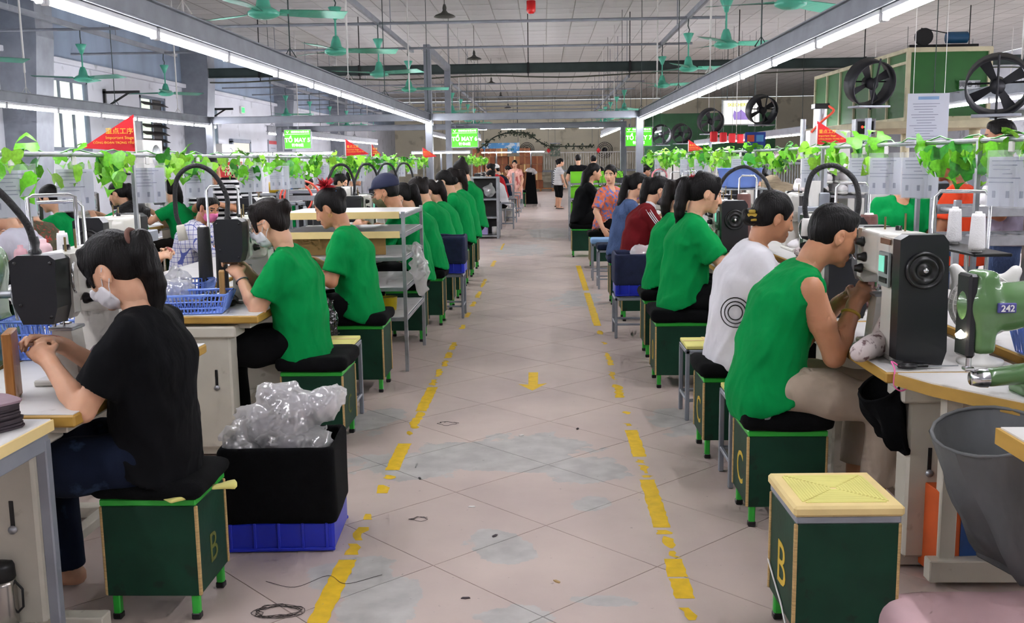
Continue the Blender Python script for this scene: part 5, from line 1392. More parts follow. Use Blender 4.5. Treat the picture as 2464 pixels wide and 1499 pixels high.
part('blades', MB().box((.02, 0, .22), (.008, .17, .05)).box((.02, 0, .22), (.008, .05, .17)), mat('red_blade', 'a8493f', .4), t)
basket('pale blue crate behind the cat-eared fan', (1.98, 3.72, TZ), .1, .34, .34, .15)
# shoe upper under the needle, fabric lumps on the right tables
for k, (x, y, z, s, a, lab) in enumerate([(1.29, 3.83, TZ, 1.3, .9, 'patterned mauve and white shoe upper on the man\'s machine'), (1.36, 4.9, TZ, .9, 1.2, 'patterned shoe upper by the woman in white'), (1.30, 5.35, TZ, .8, .3, 'patterned shoe upper behind the head of the woman in white'), (1.30, 6.75, TZ+.08, .8, 1.4, 'mauve shoe upper held by the ponytailed woman'), (1.5, 5.55, TZ, 1., 2, 'patterned shoe upper near the grey press')]):
    f = F(); f.cap((-.15, 0, .035), (.1, 0, .055), .036, .052, k=.03).cap((.08, 0, .06), (.1, 0, .13), .055, .045, k=.04).cap((.1, 0, .1), (.11, 0, .2), .035, .033, k=.01, sub=True); f.half((0, 0, .004), (0, 0, -1)); f.disp = lambda P: .006*wob(P, 25, k*1.)
    me = sdf_mesh('shoe_upper', f, .009, (), [M_shoe2]); o = one('shoe_upper', me, None, lab, 'shoe upper', (x, y, z), a); o.scale = (s, s*.8, s*.85)
# scissors with pink cord
t = thing('scissors', 'black scissors with pink cord lying on the right worktop', 'scissors', (1.30, 3.56, TZ+.006), .1)
part('blades', MB().prism([(.06, -.006), (.19, 0), (.06, .008)], 2, 0, .005), M_galv, t)
part('handles', MB().tube(arc((0, 0, .006), .03, 0, 2*PI, 16, (1, 0, 0), (0, .6, 0))[:-1], .008, 6, closed=True).box((.05, 0, .006), (.05, .02, .012)), M_black, t)
part('cord', MB().tube(spline([(-.03, 0, .006), (-.05, .02, .02), (-.06, -.03, .0), (-.07, -.05, -.05), (-.05, -.06, -.07), (-.02, -.06, -.06)], 5), .003, 5), M_pink, t)
one('pink_ribbon', MB().tube(spline([(0, 0, .2), (.005, -.02, .1), (.01, -.03, .01), (.05, -.05, .004), (.0, -.09, .004), (-.06, -.06, .004), (-.01, -.03, .006)], 6), .0028, 5), M_pink, 'pink ribbon cord hanging down the ivory machine of the man', 'ribbon', (1.33, 3.9, TZ+.02))
# stools etc on the right
stool('green plywood stool with letter B and taped yellow woven top', (.895, 3.03, 0), .02, .31, .31, .10, .435, 'B', 'foam', '-x')
one('white_string', MB().tube(spline([(-.16, .15, .2), (-.158, 0, .13), (-.159, -.158, .08), (-.05, -.16, .05), (.15, -.158, .03)], 5), .0035, 5), M_white, 'white string tied slanting around the stool marked B', 'string', (.895, 3.03, 0), .02)
stool('green plywood stool with thick black cushion under the man', (.985, 4.14, 0), 0, .32, .32, .09, .39, 'C', lface='-x', rise=.09)
side_stand('grey steel stand with yellow top between the man and the woman in white', (.99, 4.62, 0), 0, .3, .28, .43, 'yellow')
stool('green plywood stool with letter C under the woman in white', (.955, 5.1, 0), 0, .32, .32, .1, .40, 'C', lface='-x', rise=.075)
side_stand('grey steel stand with yellow top behind the woman in white', (.98, 5.85, 0), 0, .34, .3, .43, 'yellow')
stool('green plywood stool under the red-scrunchie ponytailed woman', (.93, 6.72, 0), 0, .40, .36, .09, .42, '0', lface='-x', rise=.09)
side_stand('grey stand under the navy crate on the right', (.80, 8.62, 0), 0, .42, .36, .36, None)
lined_crate('navy cloth-lined blue crate on the right grey stand', (.80, 8.62, .361), 0, .42, .36, .36, .1, M_navy)
blob_bag('clear bag with a pink shoe piece in the right navy crate', (.86, 8.62, .66), [((0, 0, .05), (.13, .11, .08))], seed=8., inner=mat('pink_piece', 'c9a0a8', .6))
stool('green stool under the second green worker on the right', (.92, 7.75, 0), 0, .32, .32, .1, .42)
for i, (x, y, n) in enumerate([(.88, 9.5, 'the maroon jersey'), (.84, 10.6, 'the denim vest')]): stool('green stool under '+n, (x, y, 0), 0, .32, .32, .1, .42, cm=M_navy)
side_stand('stand with dark blue cushion between crate and floral blouse', (.80, 11.9, 0), 0, .36, .34, .47, C_jeans)
side_stand('stand with light blue folded cushion near the aisle on the right', (.74, 12.75, 0), 0, .3, .3, .47, mat('light_blue_cloth', '6f92b8', .9, bump=.2))
stool('green stool with black cushion in front of the floral blouse', (.80, 14.2, 0), 0, .34, .34, .1, .42)
stool('green stool under the long-haired woman in black', (.60, 15.9, 0), 0, .36, .36, .1, .42)
# hanging cloth bags on the right
def cloth_bag(label, c, w, h, m, rz, open_=.1):
    t = thing('cloth_bag', label, 'bag', c, rz)
    g = []; n = 18
    for i in range(11):
        u = i/10; row = []
        for j in range(n+1):
            a = -PI*.5+2*PI*j/n
            fo = .016*(.35+u)*math.sin(6*a+2.5*u)+.022*u*(1-u)*math.sin(3*a+6*u)+.006*math.sin(11*a-4*u)
            ww = w*(1-.18*u**2)+fo; dd = open_*(1-u)**.7+.02+fo*.6
            zz = -h*u*(1+.12*math.cos(a+.6))-(.10*(1-u)*(1-math.sin(a))/2)
            row.append((ww*math.cos(a)+.05*u, dd*(math.sin(a)-1)*1.0, zz))
        g.append(row)
    part('sack', MB().sheet(g), m, t); part('bottom_seam', MB().box((.05, -.02, -h*1.06), (w*1.5, .03, .03), .012, roty(.16)), m, t)
    o = [(.004+w*math.cos(-PI*.5+2*PI*j/n)*1.0, open_*(math.sin(-PI*.5+2*PI*j/n)-1)-.018*(1-math.sin(-PI*.5+2*PI*j/n)), -(.10*(1-math.sin(-PI*.5+2*PI*j/n))/2)) for j in range(n)]
    part('hem', MB().tube(o, .006, 6, closed=True), m, t)
    return t
M_gcloth = mat('grey_canvas', '6a6c6d', .95, var=.2, vs=5, bump=.9, bs=12, spec=.1, stretch=(1, 1, .5))
cloth_bag('grey canvas scrap bag hanging from the right worktop corner', (1.46, 3.09, TZ-.03), .17, .48, M_gcloth, -1.02, .11)
cloth_bag('black cloth bag hanging below the scissors', (1.30, 3.66, TZ-.03), .09, .25, M_matte, -1.3, .05)
# carton of a fan, pink bag
t = thing('fan_carton', 'orange and blue fan carton standing under the right table', 'carton', (1.55, 3.55, .02), .1)
part('box', MB().box((0, 0, .16), (.34, .2, .32), .003), mat('orange_card', 'cf5a22', .6), t)
part('printed_front', MB().box((.04, -.101, .15), (.26, .003, .29), 0), mat('blue_print', '1d4f94', .5, var=.5, vs=5, col2='1a2a30', thr=.6), t)
f = F(); f.boxx((0, 0, .08), (.26, .16, .095), rd=.06); f.disp = lambda P: .012*wob(P, 11, 3.)
one('pink_bundle', sdf_mesh('pink_bundle', f, .016, (), [mat('pale_pink_fabric', 'd9b6bb', .5, var=.05)]), None, 'pale pink wrapped bundle in the bottom right corner', 'bundle', (1.27, 2.82, .02), .1)
# thermos
t = [o for o in COL.objects if o.name.startswith('thermos')][0]
part('flask', MB().lathe([(0, .0), (.045, .0), (.048, .01), (.048, .14), (.044, .155), (0, .155)], n=22), mat('brushed_steel', 'b5b1ab', .25, .9), t)
part('lid', MB().lathe([(.046, .155), (.048, .16), (.046, .20), (.04, .212), (0, .215)], n=22), M_black, t)
part('strap', MB().tube([(.045, 0, .15), (.07, 0, .12), (.068, 0, .06), (.048, 0, .04)], .004, 5), M_black, t)
t.location = (-1.76, 2.98, .06)
one('foot_block', MB().box((0, 0, .03), (.2, .2, .06)), M_ped, 'cream metal foot box under the steel thermos', 'machine foot', (-1.76, 2.98, 0))

# ================================================================== IVY RAILS, DOCUMENT SLEEVES, FLAGS
def leaf_mesh(k):
    o = [(0, 0), (.16, .10), (.36, .16), (.50, .04), (.47, -.16), (.40, -.30), (.44, -.46), (.24, -.60), (.10, -.80), (0, -1.0),
         (-.10, -.80), (-.24, -.60), (-.44, -.46), (-.40, -.30), (-.47, -.16), (-.50, .04), (-.36, .16), (-.16, .10)]
    if k == 1: o = [(0, 0), (.2, .14), (.42, .08), (.5, -.15), (.42, -.42), (.25, -.68), (.1, -.88), (0, -1.0), (-.1, -.88), (-.25, -.68), (-.42, -.42), (-.5, -.15), (-.42, .08), (-.2, .14)]
    mb = MB(); n = len(o); f_ = lambda x, y: (x, -.22*abs(x)-.18*y*y+.05*math.sin(7*y), y)
    vs = [f_(x, y) for x, y in o]+[f_(0, -.35), f_(0, -.7)]
    fs = []
    h = n//2
    tip = h
    for i in range(n):
        j = (i+1) % n; ym = (o[i][1]+o[j][1])/2
        c = n if ym > -.55 else n+1
        fs.append((i, j, c))
    fs += [(i_, n, n+1) for i_ in ()]
    mb.add(vs, fs, True)
    me = mb.mesh('leaf'); return me
_lv = []
for k in range(2):
    for m in (M_leaf, M_leafd, M_leafl):
        me = leaf_mesh(k); me.materials.append(m); _lv.append(me)
def garland(label, x, y0, y1, z, n, seed, size=.1, big=1., side=1):
    r = random.Random(seed); t = thing('ivy_garland', label, 'garland', (x, y0, z))
    pts = [(r.uniform(-.01, .01), (y1-y0)*i/60, .015+.012*math.sin(i*1.7)) for i in range(61)]
    part('vine', MB().tube(pts, .0035, 4), M_leafd, t)
    nc = max(4, n//5)
    for c in range(nc):
        cy = (y1-y0)*(c+r.uniform(.1, .9))/nc; sz = size*r.uniform(.85, 1.15)
        k_ = r.choice((3, 4, 5, 6, 7))
        for j in range(k_):
            l = mk('leaf', r.choice(_lv[:1]*5+_lv[1:2]*1+_lv[2:3]*3+_lv[3:4]*2+_lv[4:]), None, t)
            up = r.random() < .14
            l.location = (r.uniform(-.05, .05), cy+r.uniform(-.13, .13), r.uniform(.01, .03) if up else r.uniform(-.10, .015))
            s = sz*r.uniform(.75, 1.25); l.scale = (s, s, s)
            l.rotation_euler = (r.uniform(-.5, .5)+(2.2 if up else 0), r.uniform(-.6, .6), r.uniform(-1.3, 1.3)+(0 if r.random() < .7 else PI))
    return t
def rail(label, x, y0, y1, z, posts, zb=TZ):
    t = thing('garland_rail', label, 'rail', (x, 0, 0))
    part('rail', MB().tube([(0, y0, z), (0, y1, z)], .011, 8), M_galv, t)
    for y in posts: part('post', MB().box((0, y, (z+zb)/2), (.02, .02, z-zb), .002), M_galv, t)
    return t
rail('slim steel rail above the left tables carrying ivy', RAILX_L, 2.4, 18.4, RAILZ, (3.0, 5.12, 7.15, 8.2, 11.6, 14.5, 17.6))
rail('slim steel rail above the right tables carrying ivy', RAILX_R, 2.4, 17.6, RAILZ, (4.12, 4.76, 6.4, 8.4, 10.6, 13.0, 15.5))
garland('bright green ivy on the front half of the left rail', RAILX_L, 3.6, 10, RAILZ, 100, 3, .10)
garland('bright green ivy on the rear half of the left rail', RAILX_L, 10, 18.2, RAILZ, 140, 4, .11)
garland('bright green ivy on the front half of the right rail', RAILX_R, 3.4, 9, RAILZ, 72, 5, .105)
garland('bright green ivy on the rear half of the right rail', RAILX_R, 9, 17.4, RAILZ, 140, 6, .11)
rail('slim rail over the first far left tables beyond the cross aisle', -1.95, 23.2, 34, 1.6, (23.4, 27, 31, 33.8)); garland('ivy on the far left rail beyond the cross aisle', -1.95, 23.2, 33.5, 1.6, 110, 8, .13)
# a few trailing sprigs hanging low
for i, (px, py, x, lab) in enumerate([(255, 430, RAILX_L, 'low hanging ivy sprig in front of the green worker'), (795, 415, RAILX_L, 'heart-leaf ivy sprig hanging beside the grey sleeve'), (850, 425, RAILX_L, 'ivy sprig hanging above the navy cap'), (2060, 400, RAILX_R, 'tall ivy sprig standing on the right rail'), (2300, 410, RAILX_R, 'ivy sprig hanging before the orange shirt'), (2360, 415, RAILX_R, 'ivy sprig hanging before the grey-lilac shirt'), (1605, 395, RAILX_R, 'ivy sprig hanging near the right column')]):
    p = atX(px, py, x); t = thing('ivy_sprig', lab, 'ivy', (x+.03, p[1], RAILZ)); r = random.Random(i)
    part('stem', MB().tube([(0, 0, 0), (.01, .01, (p[2]-RAILZ)*.5), (0, 0, p[2]-RAILZ+.02)], .002, 4), M_leafd, t)
    for j in range(4):
        l = mk('leaf', _lv[(i+j) % 3], None, t); u = (j+1)/4; s = .12*r.uniform(.8, 1.1)
        l.location = (r.uniform(-.02, .02), r.uniform(-.04, .04), (p[2]-RAILZ)*u+.03); l.scale = (s, s, s); l.rotation_euler = (r.uniform(-.3, .3), r.uniform(-.4, .4), r.uniform(-.8, .8)+(.5 if x < 0 else -.5))
# document sleeves
def sleeve(label, x, y, rz, w=.185, h=.215, dz=0., pics=True):
    t = thing('document_sleeve', label, 'document', (x, y, RAILZ-.02-dz), rz, 'document sleeves on the rails')
    part('paper', MB().box((0, 0, -h/2-.01), (w-.012, .0012, h-.03), 0), M_paper, t)
    g = MB()
    for i in range(6): g.box((-.01-.012*(i % 3), -.0012, -.04-.016*i), (w*.7-.03*(i % 4), .0006, .004), 0)
    if pics:
        for i in range(3): g.box((-.06+.055*i, -.0012, -h+.05), (.014, .0006, .026), 0)
    part('print', g, M_ink, t)
    film = [[(-w/2+w*i/6, -.004-.004*math.sin(i*1.2), -h*j/5) for j in range(6)] for i in range(7)]
    part('film', MB().sheet(film), M_film, t)
    part('clip', MB().box((0, 0, .012), (.02, .016, .04), .003), M_white, t)
    return t
Ls = [(20, .9, 'cut off by the left picture edge'), (172, .95, 'above the front left bottles'), (350, .7, 'just right of the red flag'), (472, .8, 'left of the striped man'), (597, .75, 'right of the striped man'), (668, .8, 'curling above the grey stands'), (708, .9, 'left of the heart leaves'), (770, .8, 'beside the heart leaves'), (857, .7, 'above the navy cap'), (915, .7, 'second past the navy cap'), (960, .7, 'third past the navy cap'), (990, .6, 'last on the left rail')]
for i, (px, a, lab) in enumerate(Ls):
    y = atX(px, 420, RAILX_L)[1]; sleeve('document sleeve on the left ivy rail, '+lab, RAILX_L+.015, y, a, dz=random.uniform(0, .03) if i > 4 else .02)
Rs = [(2440, -1.0, 'cut off by the right picture edge'), (2222, -.8, 'before the orange shirt'), (2138, -.8, 'before the standing green shirt'), (2085, -.8, 'left of the standing green shirt'), (1965, -.7, 'above the white shoes'), (1815, -.7, 'above the blue tub'), (1785, -.7, 'left of the blue tub'), (1690, -.7, 'right of the small red flag'), (1655, -.6, 'below the small red flag'), (1590, -.6, 'last on the right rail')]
for i, (px, a, lab) in enumerate(Rs):
    y = atX(px, 420, RAILX_R)[1]; sleeve('document sleeve on the right ivy rail, '+lab, RAILX_R-.015, y, a, dz=.02)
# flags
def flag(label, x, px, s, sgn, rz):
    y = atX(px, 372, x)[1]
    t = thing('pennant_flag', label, 'flag', (x, y, RAILZ), rz)
    part('pole', MB().tube([(0, 0, -.02), (0, 0, .19*s)], .005, 6), M_white, t)
    g = []
    for i in range(9):
        u = i/8; hh = .19*s*(1-u)
        g.append([(sgn*u*.26*s, .008*math.sin(u*5), .02+.19*s*.5*u*.2+hh*v+(.0)) for v in (0, .25, .5, .75, 1)])
    c = part('cloth', MB().sheet(g), M_red, t)
    ya = (1, 0, 0)
    for txt, z, sz in (('重点工序', .115, .034), ('Important Stage', .08, .021), ('CÔNG ĐOẠN TRỌNG YẾU', .05, .016)):
        lettering(txt, sz*s, M_gold, c, frame4((.012*s if sgn > 0 else -.008*s, -.012, .02+z*s*.8), (1, 0, 0), (0, 0, 1)), 'LEFT' if sgn > 0 else 'RIGHT')
    return t
flag('large red triangular flag on the left rail pointing left', RAILX_L, 328, 1.0, -1, .5)
flag('red triangular flag pointing right above the spiky red hair tie', RAILX_L, 832, .95, 1, .15)
flag('red triangular flag seen nearly edge-on along the left rail', RAILX_L, 894, .9, 1, 1.25)
flag('small red triangular flag at the end of the left rail', RAILX_L, 1017, .95, 1, .1)
flag('red triangular flag above the white shoes on the right rail', RAILX_R, 1964, .8, 1, -.15)
flag('small red triangular flag far along the right rail', RAILX_R, 1656, .8, 1, -.1)

# ================================================================== PEOPLE IN PLACE
M_maskw = mat('white_mask', 'e2e2e6', .8, var=.03); M_maskp = mat('pink_mask', 'd9719f', .8, var=.05); M_maskg = mat('olive_mask', '5d5a3c', .8); M_maskk = mat('black_mask', '17181c', .8); M_maskgr = mat('grey_mask', '5a5a60', .8, var=.2)
M_redpuff = mat('red_puff', 'b01423', .6, var=.2); M_clip = mat('gold_clip', 'b89a3c', .4, .3); M_glove = mat('white_glove', 'd8d8da', .8)
M_navycap = mat('navy_cap', '1b2140', .8, var=.1, bump=.1, bs=200)
def puff(I, loc, m, n=26, r=.055, seed=1, name='hair_tie', label=None):
    """spiky hair ornament"""
    rr = random.Random(seed); mb = MB(); c = I['H'](*loc)
    for i in range(n):
        d = unit([rr.uniform(-1, 1), rr.uniform(-1, 1), rr.uniform(-.6, 1)]); u, v, w = _basis(d)
        mb.add([c+u*.014, c-u*.008+v*.012, c-u*.008-v*.012, c+d*r*rr.uniform(.7, 1.15)], [(0, 1, 3), (1, 2, 3), (2, 0, 3)])
    return part(name, mb, m, I['t'], label)
def ring(I, c, R, r, m, name, d=(0, 0, 1), label=None):
    u, v, w = _basis(d)
    return part(name, MB().tube(arc(c, R, 0, 2*PI, 16, u, v)[:-1], r, 6, closed=True), m, I['t'], label)
def bracelet(I, k, m, name='bracelet', r=.03, th=.004, at=.12):
    s, sh, el, wr, cu = I['arms'][k]; d = unit(wr-el); c = wr-d*at*.3
    return ring(I, c, r, th, m, name, d)
def cap_hat(I, m, brim=True):
    H, Rh = I['H'], I['Rh']
    f = F(); f.ell(H(-.012, 0, .055), np.array([.108, .09, .09]), Rh, k=.01); f.half(H(0, 0, .035), Rh@unit([.12, 0, -1]))
    if brim:
        f.ell(H(.125, 0, .045), np.array([.07, .075, .012]), Rh@roty(.25), k=.02)
    return part('cap', sdf_mesh('cap', f, .008, (), [m]), None, I['t'])
def straw_hat(I):
    H, Rh = I['H'], I['Rh']; mb = MB()
    mb.lathe([(0, .12), (.05, .118), (.085, .10), (.10, .05), (.108, .02), (.16, -.01), (.20, -.045), (.205, -.05), (.2, -.052), (.155, -.02), (.1, .01)], H(-.01, 0, .03), 26, Rh)
    return part('straw_hat', mb, mat('straw', '9a8a72', .9, var=.3, vs=40, bump=.8, bs=90, stretch=(.3, .3, 6)), I['t'])
def earring(I, sgn):
    return part('earring', MB().tube(arc(I['H'](0, sgn*.078, -.056), .011, 0, 2*PI, 12)[:-1], .0018, 5, closed=True), M_clip, I['t'])

# ---- left line
I = person('woman in a black t-shirt and jeans with a white mask sewing at the front left', (-1.36, 3.27, 0), PI, 0, .465, (-9, -1, 8), 22, (32, -6, 0), 1.04, hands=((.27, .10, .86), (.30, -.05, .88)), curl=(42, 40), shirt=C_black, pants=C_jeans, hair='ponybangs', mask=M_maskw, sleeve=.72, hem=-.02, knee=.44)
ring(I, I['H'](-.118, 0, .045), .03, .009, mat('brown_scrunchie', '6b4a40', .8), 'hair_tie', I['Rh']@np.array([1., 0, .2]))
part('necklace', MB().tube([I['nb']+np.array([-.045, .03, .01]), I['nb']+np.array([-.02, .062, .004]), I['nb']+np.array([.03, .055, -.012])], .002, 4), M_chrome, I['t'])
I = person('woman in a green t-shirt with white mask and glasses sewing at the second left machine', (-1.35, 5.33, 0), PI, 0, .475, (-3, 6, 14), 22, (20, -4, 0), 1.06, hands=((.27, .08, .88), (.30, -.08, .91)), curl=(38, 40), hair='bunbangs', hairm=M_hair2, mask=M_maskw, sleeve=.72, hem=-.06, loose=.006)
bracelet(I, 0, mat('beaded_bracelet', '6e6a72', .4, .5, var=.6, vs=60))
H = I['H']
part('glasses', MB().tube(arc(H(.098, .031, -.006), .02, 0, 2*PI, 14, I['Rh'][:, 1], I['Rh'][:, 2])[:-1], .0016, 4, closed=True).tube(arc(H(.098, -.031, -.006), .02, 0, 2*PI, 14, I['Rh'][:, 1], I['Rh'][:, 2])[:-1], .0016, 4, closed=True).tube([H(.098, .05, -.002), H(.0, .082, .0)], .0014, 4).tube([H(.098, .011, -.004), H(.098, -.011, -.004)], .0014, 4), M_galv, I['t'])
I = person('woman in a green t-shirt with a spiky red hair tie at the third left place', (-1.27, 6.62, 0), PI, 1, .50, (0, 8, 16), 24, (26, -4, 0), 1.06, hands=((.30, .12, .80), (.28, -.04, .82)), curl=(40, 40), hair='bun', sleeve=.78, hem=-.06, wide=1.06, skin=SK2)
puff(I, (-.045, 0, .135), M_redpuff, 60, .075, 3, 'hair_tie', 'spiky red hair tie'); earring(I, 1); bracelet(I, 0, M_chrome, 'watch', .032, .007, .1)
part('hair_comb', MB().box(I['H'](-.098, .03, .055), (.02, .02, .04), .004), mat('blue_comb', '2a7fb8', .4), I['t'])
I = person('worker in a navy cap and olive mask behind the left rack', (-1.12, 8.5, 0), PI, 1, .50, (6, 16, 24), 20, (16, -4, 0), 1.13, male=True, skin=SK2, hands=((.36, .12, .86), (.36, -.1, .86)), hair='crop', mask=M_maskg, sleeve=.75)
cap_hat(I, M_navycap)
person('woman in green with a long black ponytail behind the worker in the cap', (-1.08, 9.35, 0), PI, 1, .5, (8, 18, 28), 26, (26, -4, 0), 1.06, hair='pony', mask=M_maskw, group='green left line')
person('woman in green with a dark brown bun on the left line', (-1.06, 10.35, 0), PI, 2, .5, (8, 18, 26), 24, (24, -4, 0), 1.1, hair='bun', hairm=M_hair2, mask=M_maskw, loose=.005)
I = person('woman in green with white clip in her short ponytail on the left line', (-1.04, 11.2, 0), PI, 2, .5, (8, 16, 26), 24, (24, -4, 0), 1.04, hair='pony', hairm=M_hair2, mask=M_maskw)
puff(I, (-.105, .02, .06), M_white, 10, .03, 4, 'hair_clip')
person('woman in green with white mask sitting upright further down the left line', (-1.02, 12.3, 0), PI, 2, .5, (4, 12, 22), 20, (22, -4, 0), 1.14, hair='lowbun', mask=M_maskw)
person('woman in green with long hair just before the worker with a top bun', (-1.02, 13.3, 0), PI, 2, .5, (4, 12, 20), 20, (20, -4, 0), 1.16, hair='pony', hairm=M_hair2)
person('tall woman in green with a top bun at the end of the left line', (-1.0, 14.3, 0), PI, 2, .56, (3, 10, 18), 18, (20, -4, 0), 1.2, hair='topbun', hairm=M_hair2)
# ---- right line
I = person('man in a sleeveless green shirt and beige trousers sewing on the right', (.93, 4.13, 0), 0, 0, .50, (6, 17, 28), 34, (22, 10, 0), 1.06, True, SK2, ((.31, .10, .86), (.32, -.05, .88)), (45, 45), sleeve=0, pants=C_khaki, hair='crop', hem=-.06, shorts=.75, knee=.46, loose=.006, elbow=(-.15, .3, -1.))
bracelet(I, 1, M_clip, 'watch', .032, .007, .2)
part('keys', MB().tube(arc((-.04, -.165, .5), .014, 0, 2*PI, 10)[:-1], .002, 4, closed=True).box((-.04, -.17, .465), (.012, .004, .045)).box((-.025, -.17, .46), (.012, .004, .04), R=roty(.4)), M_galv, I['t'])
I = person('woman in a white t-shirt with a gold hair claw on the right line', (1.0, 5.1, 0), 0, 1, .49, (-1, 8, 17), 26, (18, 6, 0), 1.06, False, SK2, ((.30, .10, .86), (.28, -.08, .85)), (40, 40), shirt=C_white, hair='lowbun', sleeve=.85, hem=-.06, loose=.012)
part('hair_claw', MB().box(I['H'](-.115, -.03, -.03), (.05, .02, .022), .006).box(I['H'](-.125, -.035, -.012), (.03, .02, .016), .005).box(I['H'](-.105, -.035, -.05), (.03, .02, .012), .005), M_clip, I['t'])
part('shirt_print', MB().tube(arc((-.06, -.19, .72), .07, 0, 2*PI, 26, (.9, -.3, 0))[:-1], .003, 4, closed=True).tube(arc((-.06, -.19, .72), .052, 0, 2*PI, 24, (.9, -.3, 0))[:-1], .003, 4, closed=True).tube(arc((-.06, -.19, .72), .035, 0, 2*PI, 20, (.9, -.3, 0))[:-1], .003, 4, closed=True), M_black, I['t'])
I = person('woman in green with a red scrunchie and long ponytail on the right line', (.94, 6.72, 0), 0, 1, .52, (0, 6, 12), 18, (16, 0, 0), 1.10, False, SK1, ((.40, .08, .84), (.38, -.12, .86)), (30, 30), hair='ponybangs', sleeve=.85, hem=-.02, loose=.01)
puff(I, (-.105, 0, .06), mat('red_scrunchie', 'a3101c', .5), 40, .035, 6, 'hair_tie', 'red scrunchie')
person('woman in green with brown hair half hidden behind the red scrunchie', (.92, 7.75, 0), 0, 1, .5, (4, 10, 16), 18, (20, 0, 0), 1.08, hair='pony', hairm=M_hair2, sleeve=.8)
I = person('woman in a maroon jersey with white collar and grey mask', (.86, 9.5, 0), 0, 1, .5, (4, 14, 24), 24, (26, 0, 0), 1.08, False, SK1, hair='pony', shirt=C_maroon, pants=C_denim, mask=M_maskgr, collar=C_white)
for k in range(3):
    s, sh, el, wr, cu = I['arms'][1]; a = np.array([(-.02+.018*k), 0, 0])
    part('sleeve_stripe', MB().tube([sh+a+[0, -.046, .03], sh+a+(el-sh)*.2+[0, -.062, .02], sh+a+(el-sh)*.6+[0, -.058, .015]], .004, 5), C_white, I['t'])
person('woman in a blue denim vest with very long hair on the right line', (.82, 10.6, 0), 0, 2, .5, (4, 10, 18), 18, (16, 0, 0), 1.08, False, SK1, hair='longpony', shirt=C_denim, pants=C_denim, sleeve=.3)
person('woman in an orange and blue print blouse turning towards the camera', (.86, 14.1, 0), -.35, 2, .52, (2, 6, 10), 10, (6, -70, 0), 1.12, False, SK1, ((.4, .1, .84), (.05, -.30, .52)), (25, 30), hair='bun', shirt=C_floral, sleeve=.85, turn=-20)
person('woman in black with very long loose hair sitting on the right', (.60, 15.9, 0), 0, 2, .52, (4, 12, 18), 14, (10, 0, 0), 1.16, False, SK1, hair='long', shirt=C_black, wide=1.15)
# ---- opposite left and outer left
person('woman with a black bob in a teal t-shirt bending over behind the ivy rail', (-3.34, 7.3, 0), 0, 1, .46, (8, 22, 34), 36, (30, 0, 0), 1.06, hands=((.44, .1, .82), (.44, -.1, .80)), hair='bob', shirt=C_teal)
person('woman with a pink mask in a white and blue checked shirt', (-3.20, 8.75, 0), 0, 1, .45, (8, 18, 26), 24, (22, -30, 0), 1.05, skin=SK2, hair='bun', shirt=C_check, mask=M_maskp, sleeve=1.3, loose=.01)
I = person('man standing in a black and white striped t-shirt and black cap', (-3.95, 12.0, 0), -PI/2, 1, scale=1.06, male=True, skin=SK2, stand=True, lean=(0, 4, 10), neck=14, head=(26, 10, 0), hands=((.30, .10, 1.0), (.30, -.1, 1.02)), hair='crop', shirt=C_stripe, sleeve=.85, loose=.012)
cap_hat(I, M_black)
person('woman in a black and white striped t-shirt behind the striped man', (-4.05, 13.6, 0), PI, 2, stand=True, lean=(2, 8, 16), neck=16, head=(26, -30, 0), scale=.98, hair='pony', shirt=C_stripe, hands=((.3, .1, .9), (.3, -.1, .9)))
gl = [((-4.55, 11.0), 'woman in green with gloves reaching out at the outer left line', 'pony', None), ((-4.35, 11.9), 'green-shirted worker seen from behind at the outer left line', 'pony', None), ((-4.32, 12.9), 'worker in green with a black mask at the outer left line', 'crop', M_maskk), ((-4.62, 9.6), 'worker in green with white glove near the grey air cylinder', 'longpony', None)]
for (x, y), lab, hr, mk_ in gl: person(lab, (x, y, 0), PI, 2, .48, (4, 12, 20), 20, (20, 0, 0), 1.08, hair=hr, mask=mk_, pants=C_brownp, hands=((.42, .14, .98), (.40, -.1, .9)))
person('woman in an olive and red print blouse at the far left', (-4.45, 8.9, 0), PI, 2, .46, (10, 20, 28), 26, (24, 0, 0), 1.05, hair='bun', hairm=M_hair2, shirt=C_redfloral)
person('woman in a pale blouse bending at the far left', (-4.15, 8.0, 0), PI, 2, .46, (10, 22, 30), 28, (30, 0, 0), 1.06, hair='bun', shirt=C_pale)
person('woman in white and navy with glasses behind the far left machines', (-5.6, 11.4, 0), .2, 2, .55, (4, 10, 16), 14, (20, -20, 0), 1.08, hair='bun', hairm=M_hair2, shirt=C_pale)
person('woman in green with a mask behind the grey stand racks', (-3.35, 13.2, 0), 0, 2, .48, (4, 12, 20), 20, (22, -20, 0), 1.1, hair='pony', mask=M_maskw)
person('woman with black hair in green behind the red air hose', (-3.3, 15.2, 0), 0, 2, .48, (4, 12, 20), 20, (22, -10, 0), 1.1, hair='bun')
person('seated worker in dark clothes beyond the heart leaves', (-3.4, 17.0, 0), 0, 3, .5, (4, 12, 20), 20, (16, 0, 0), 1.12, hair='pony', shirt=C_black)
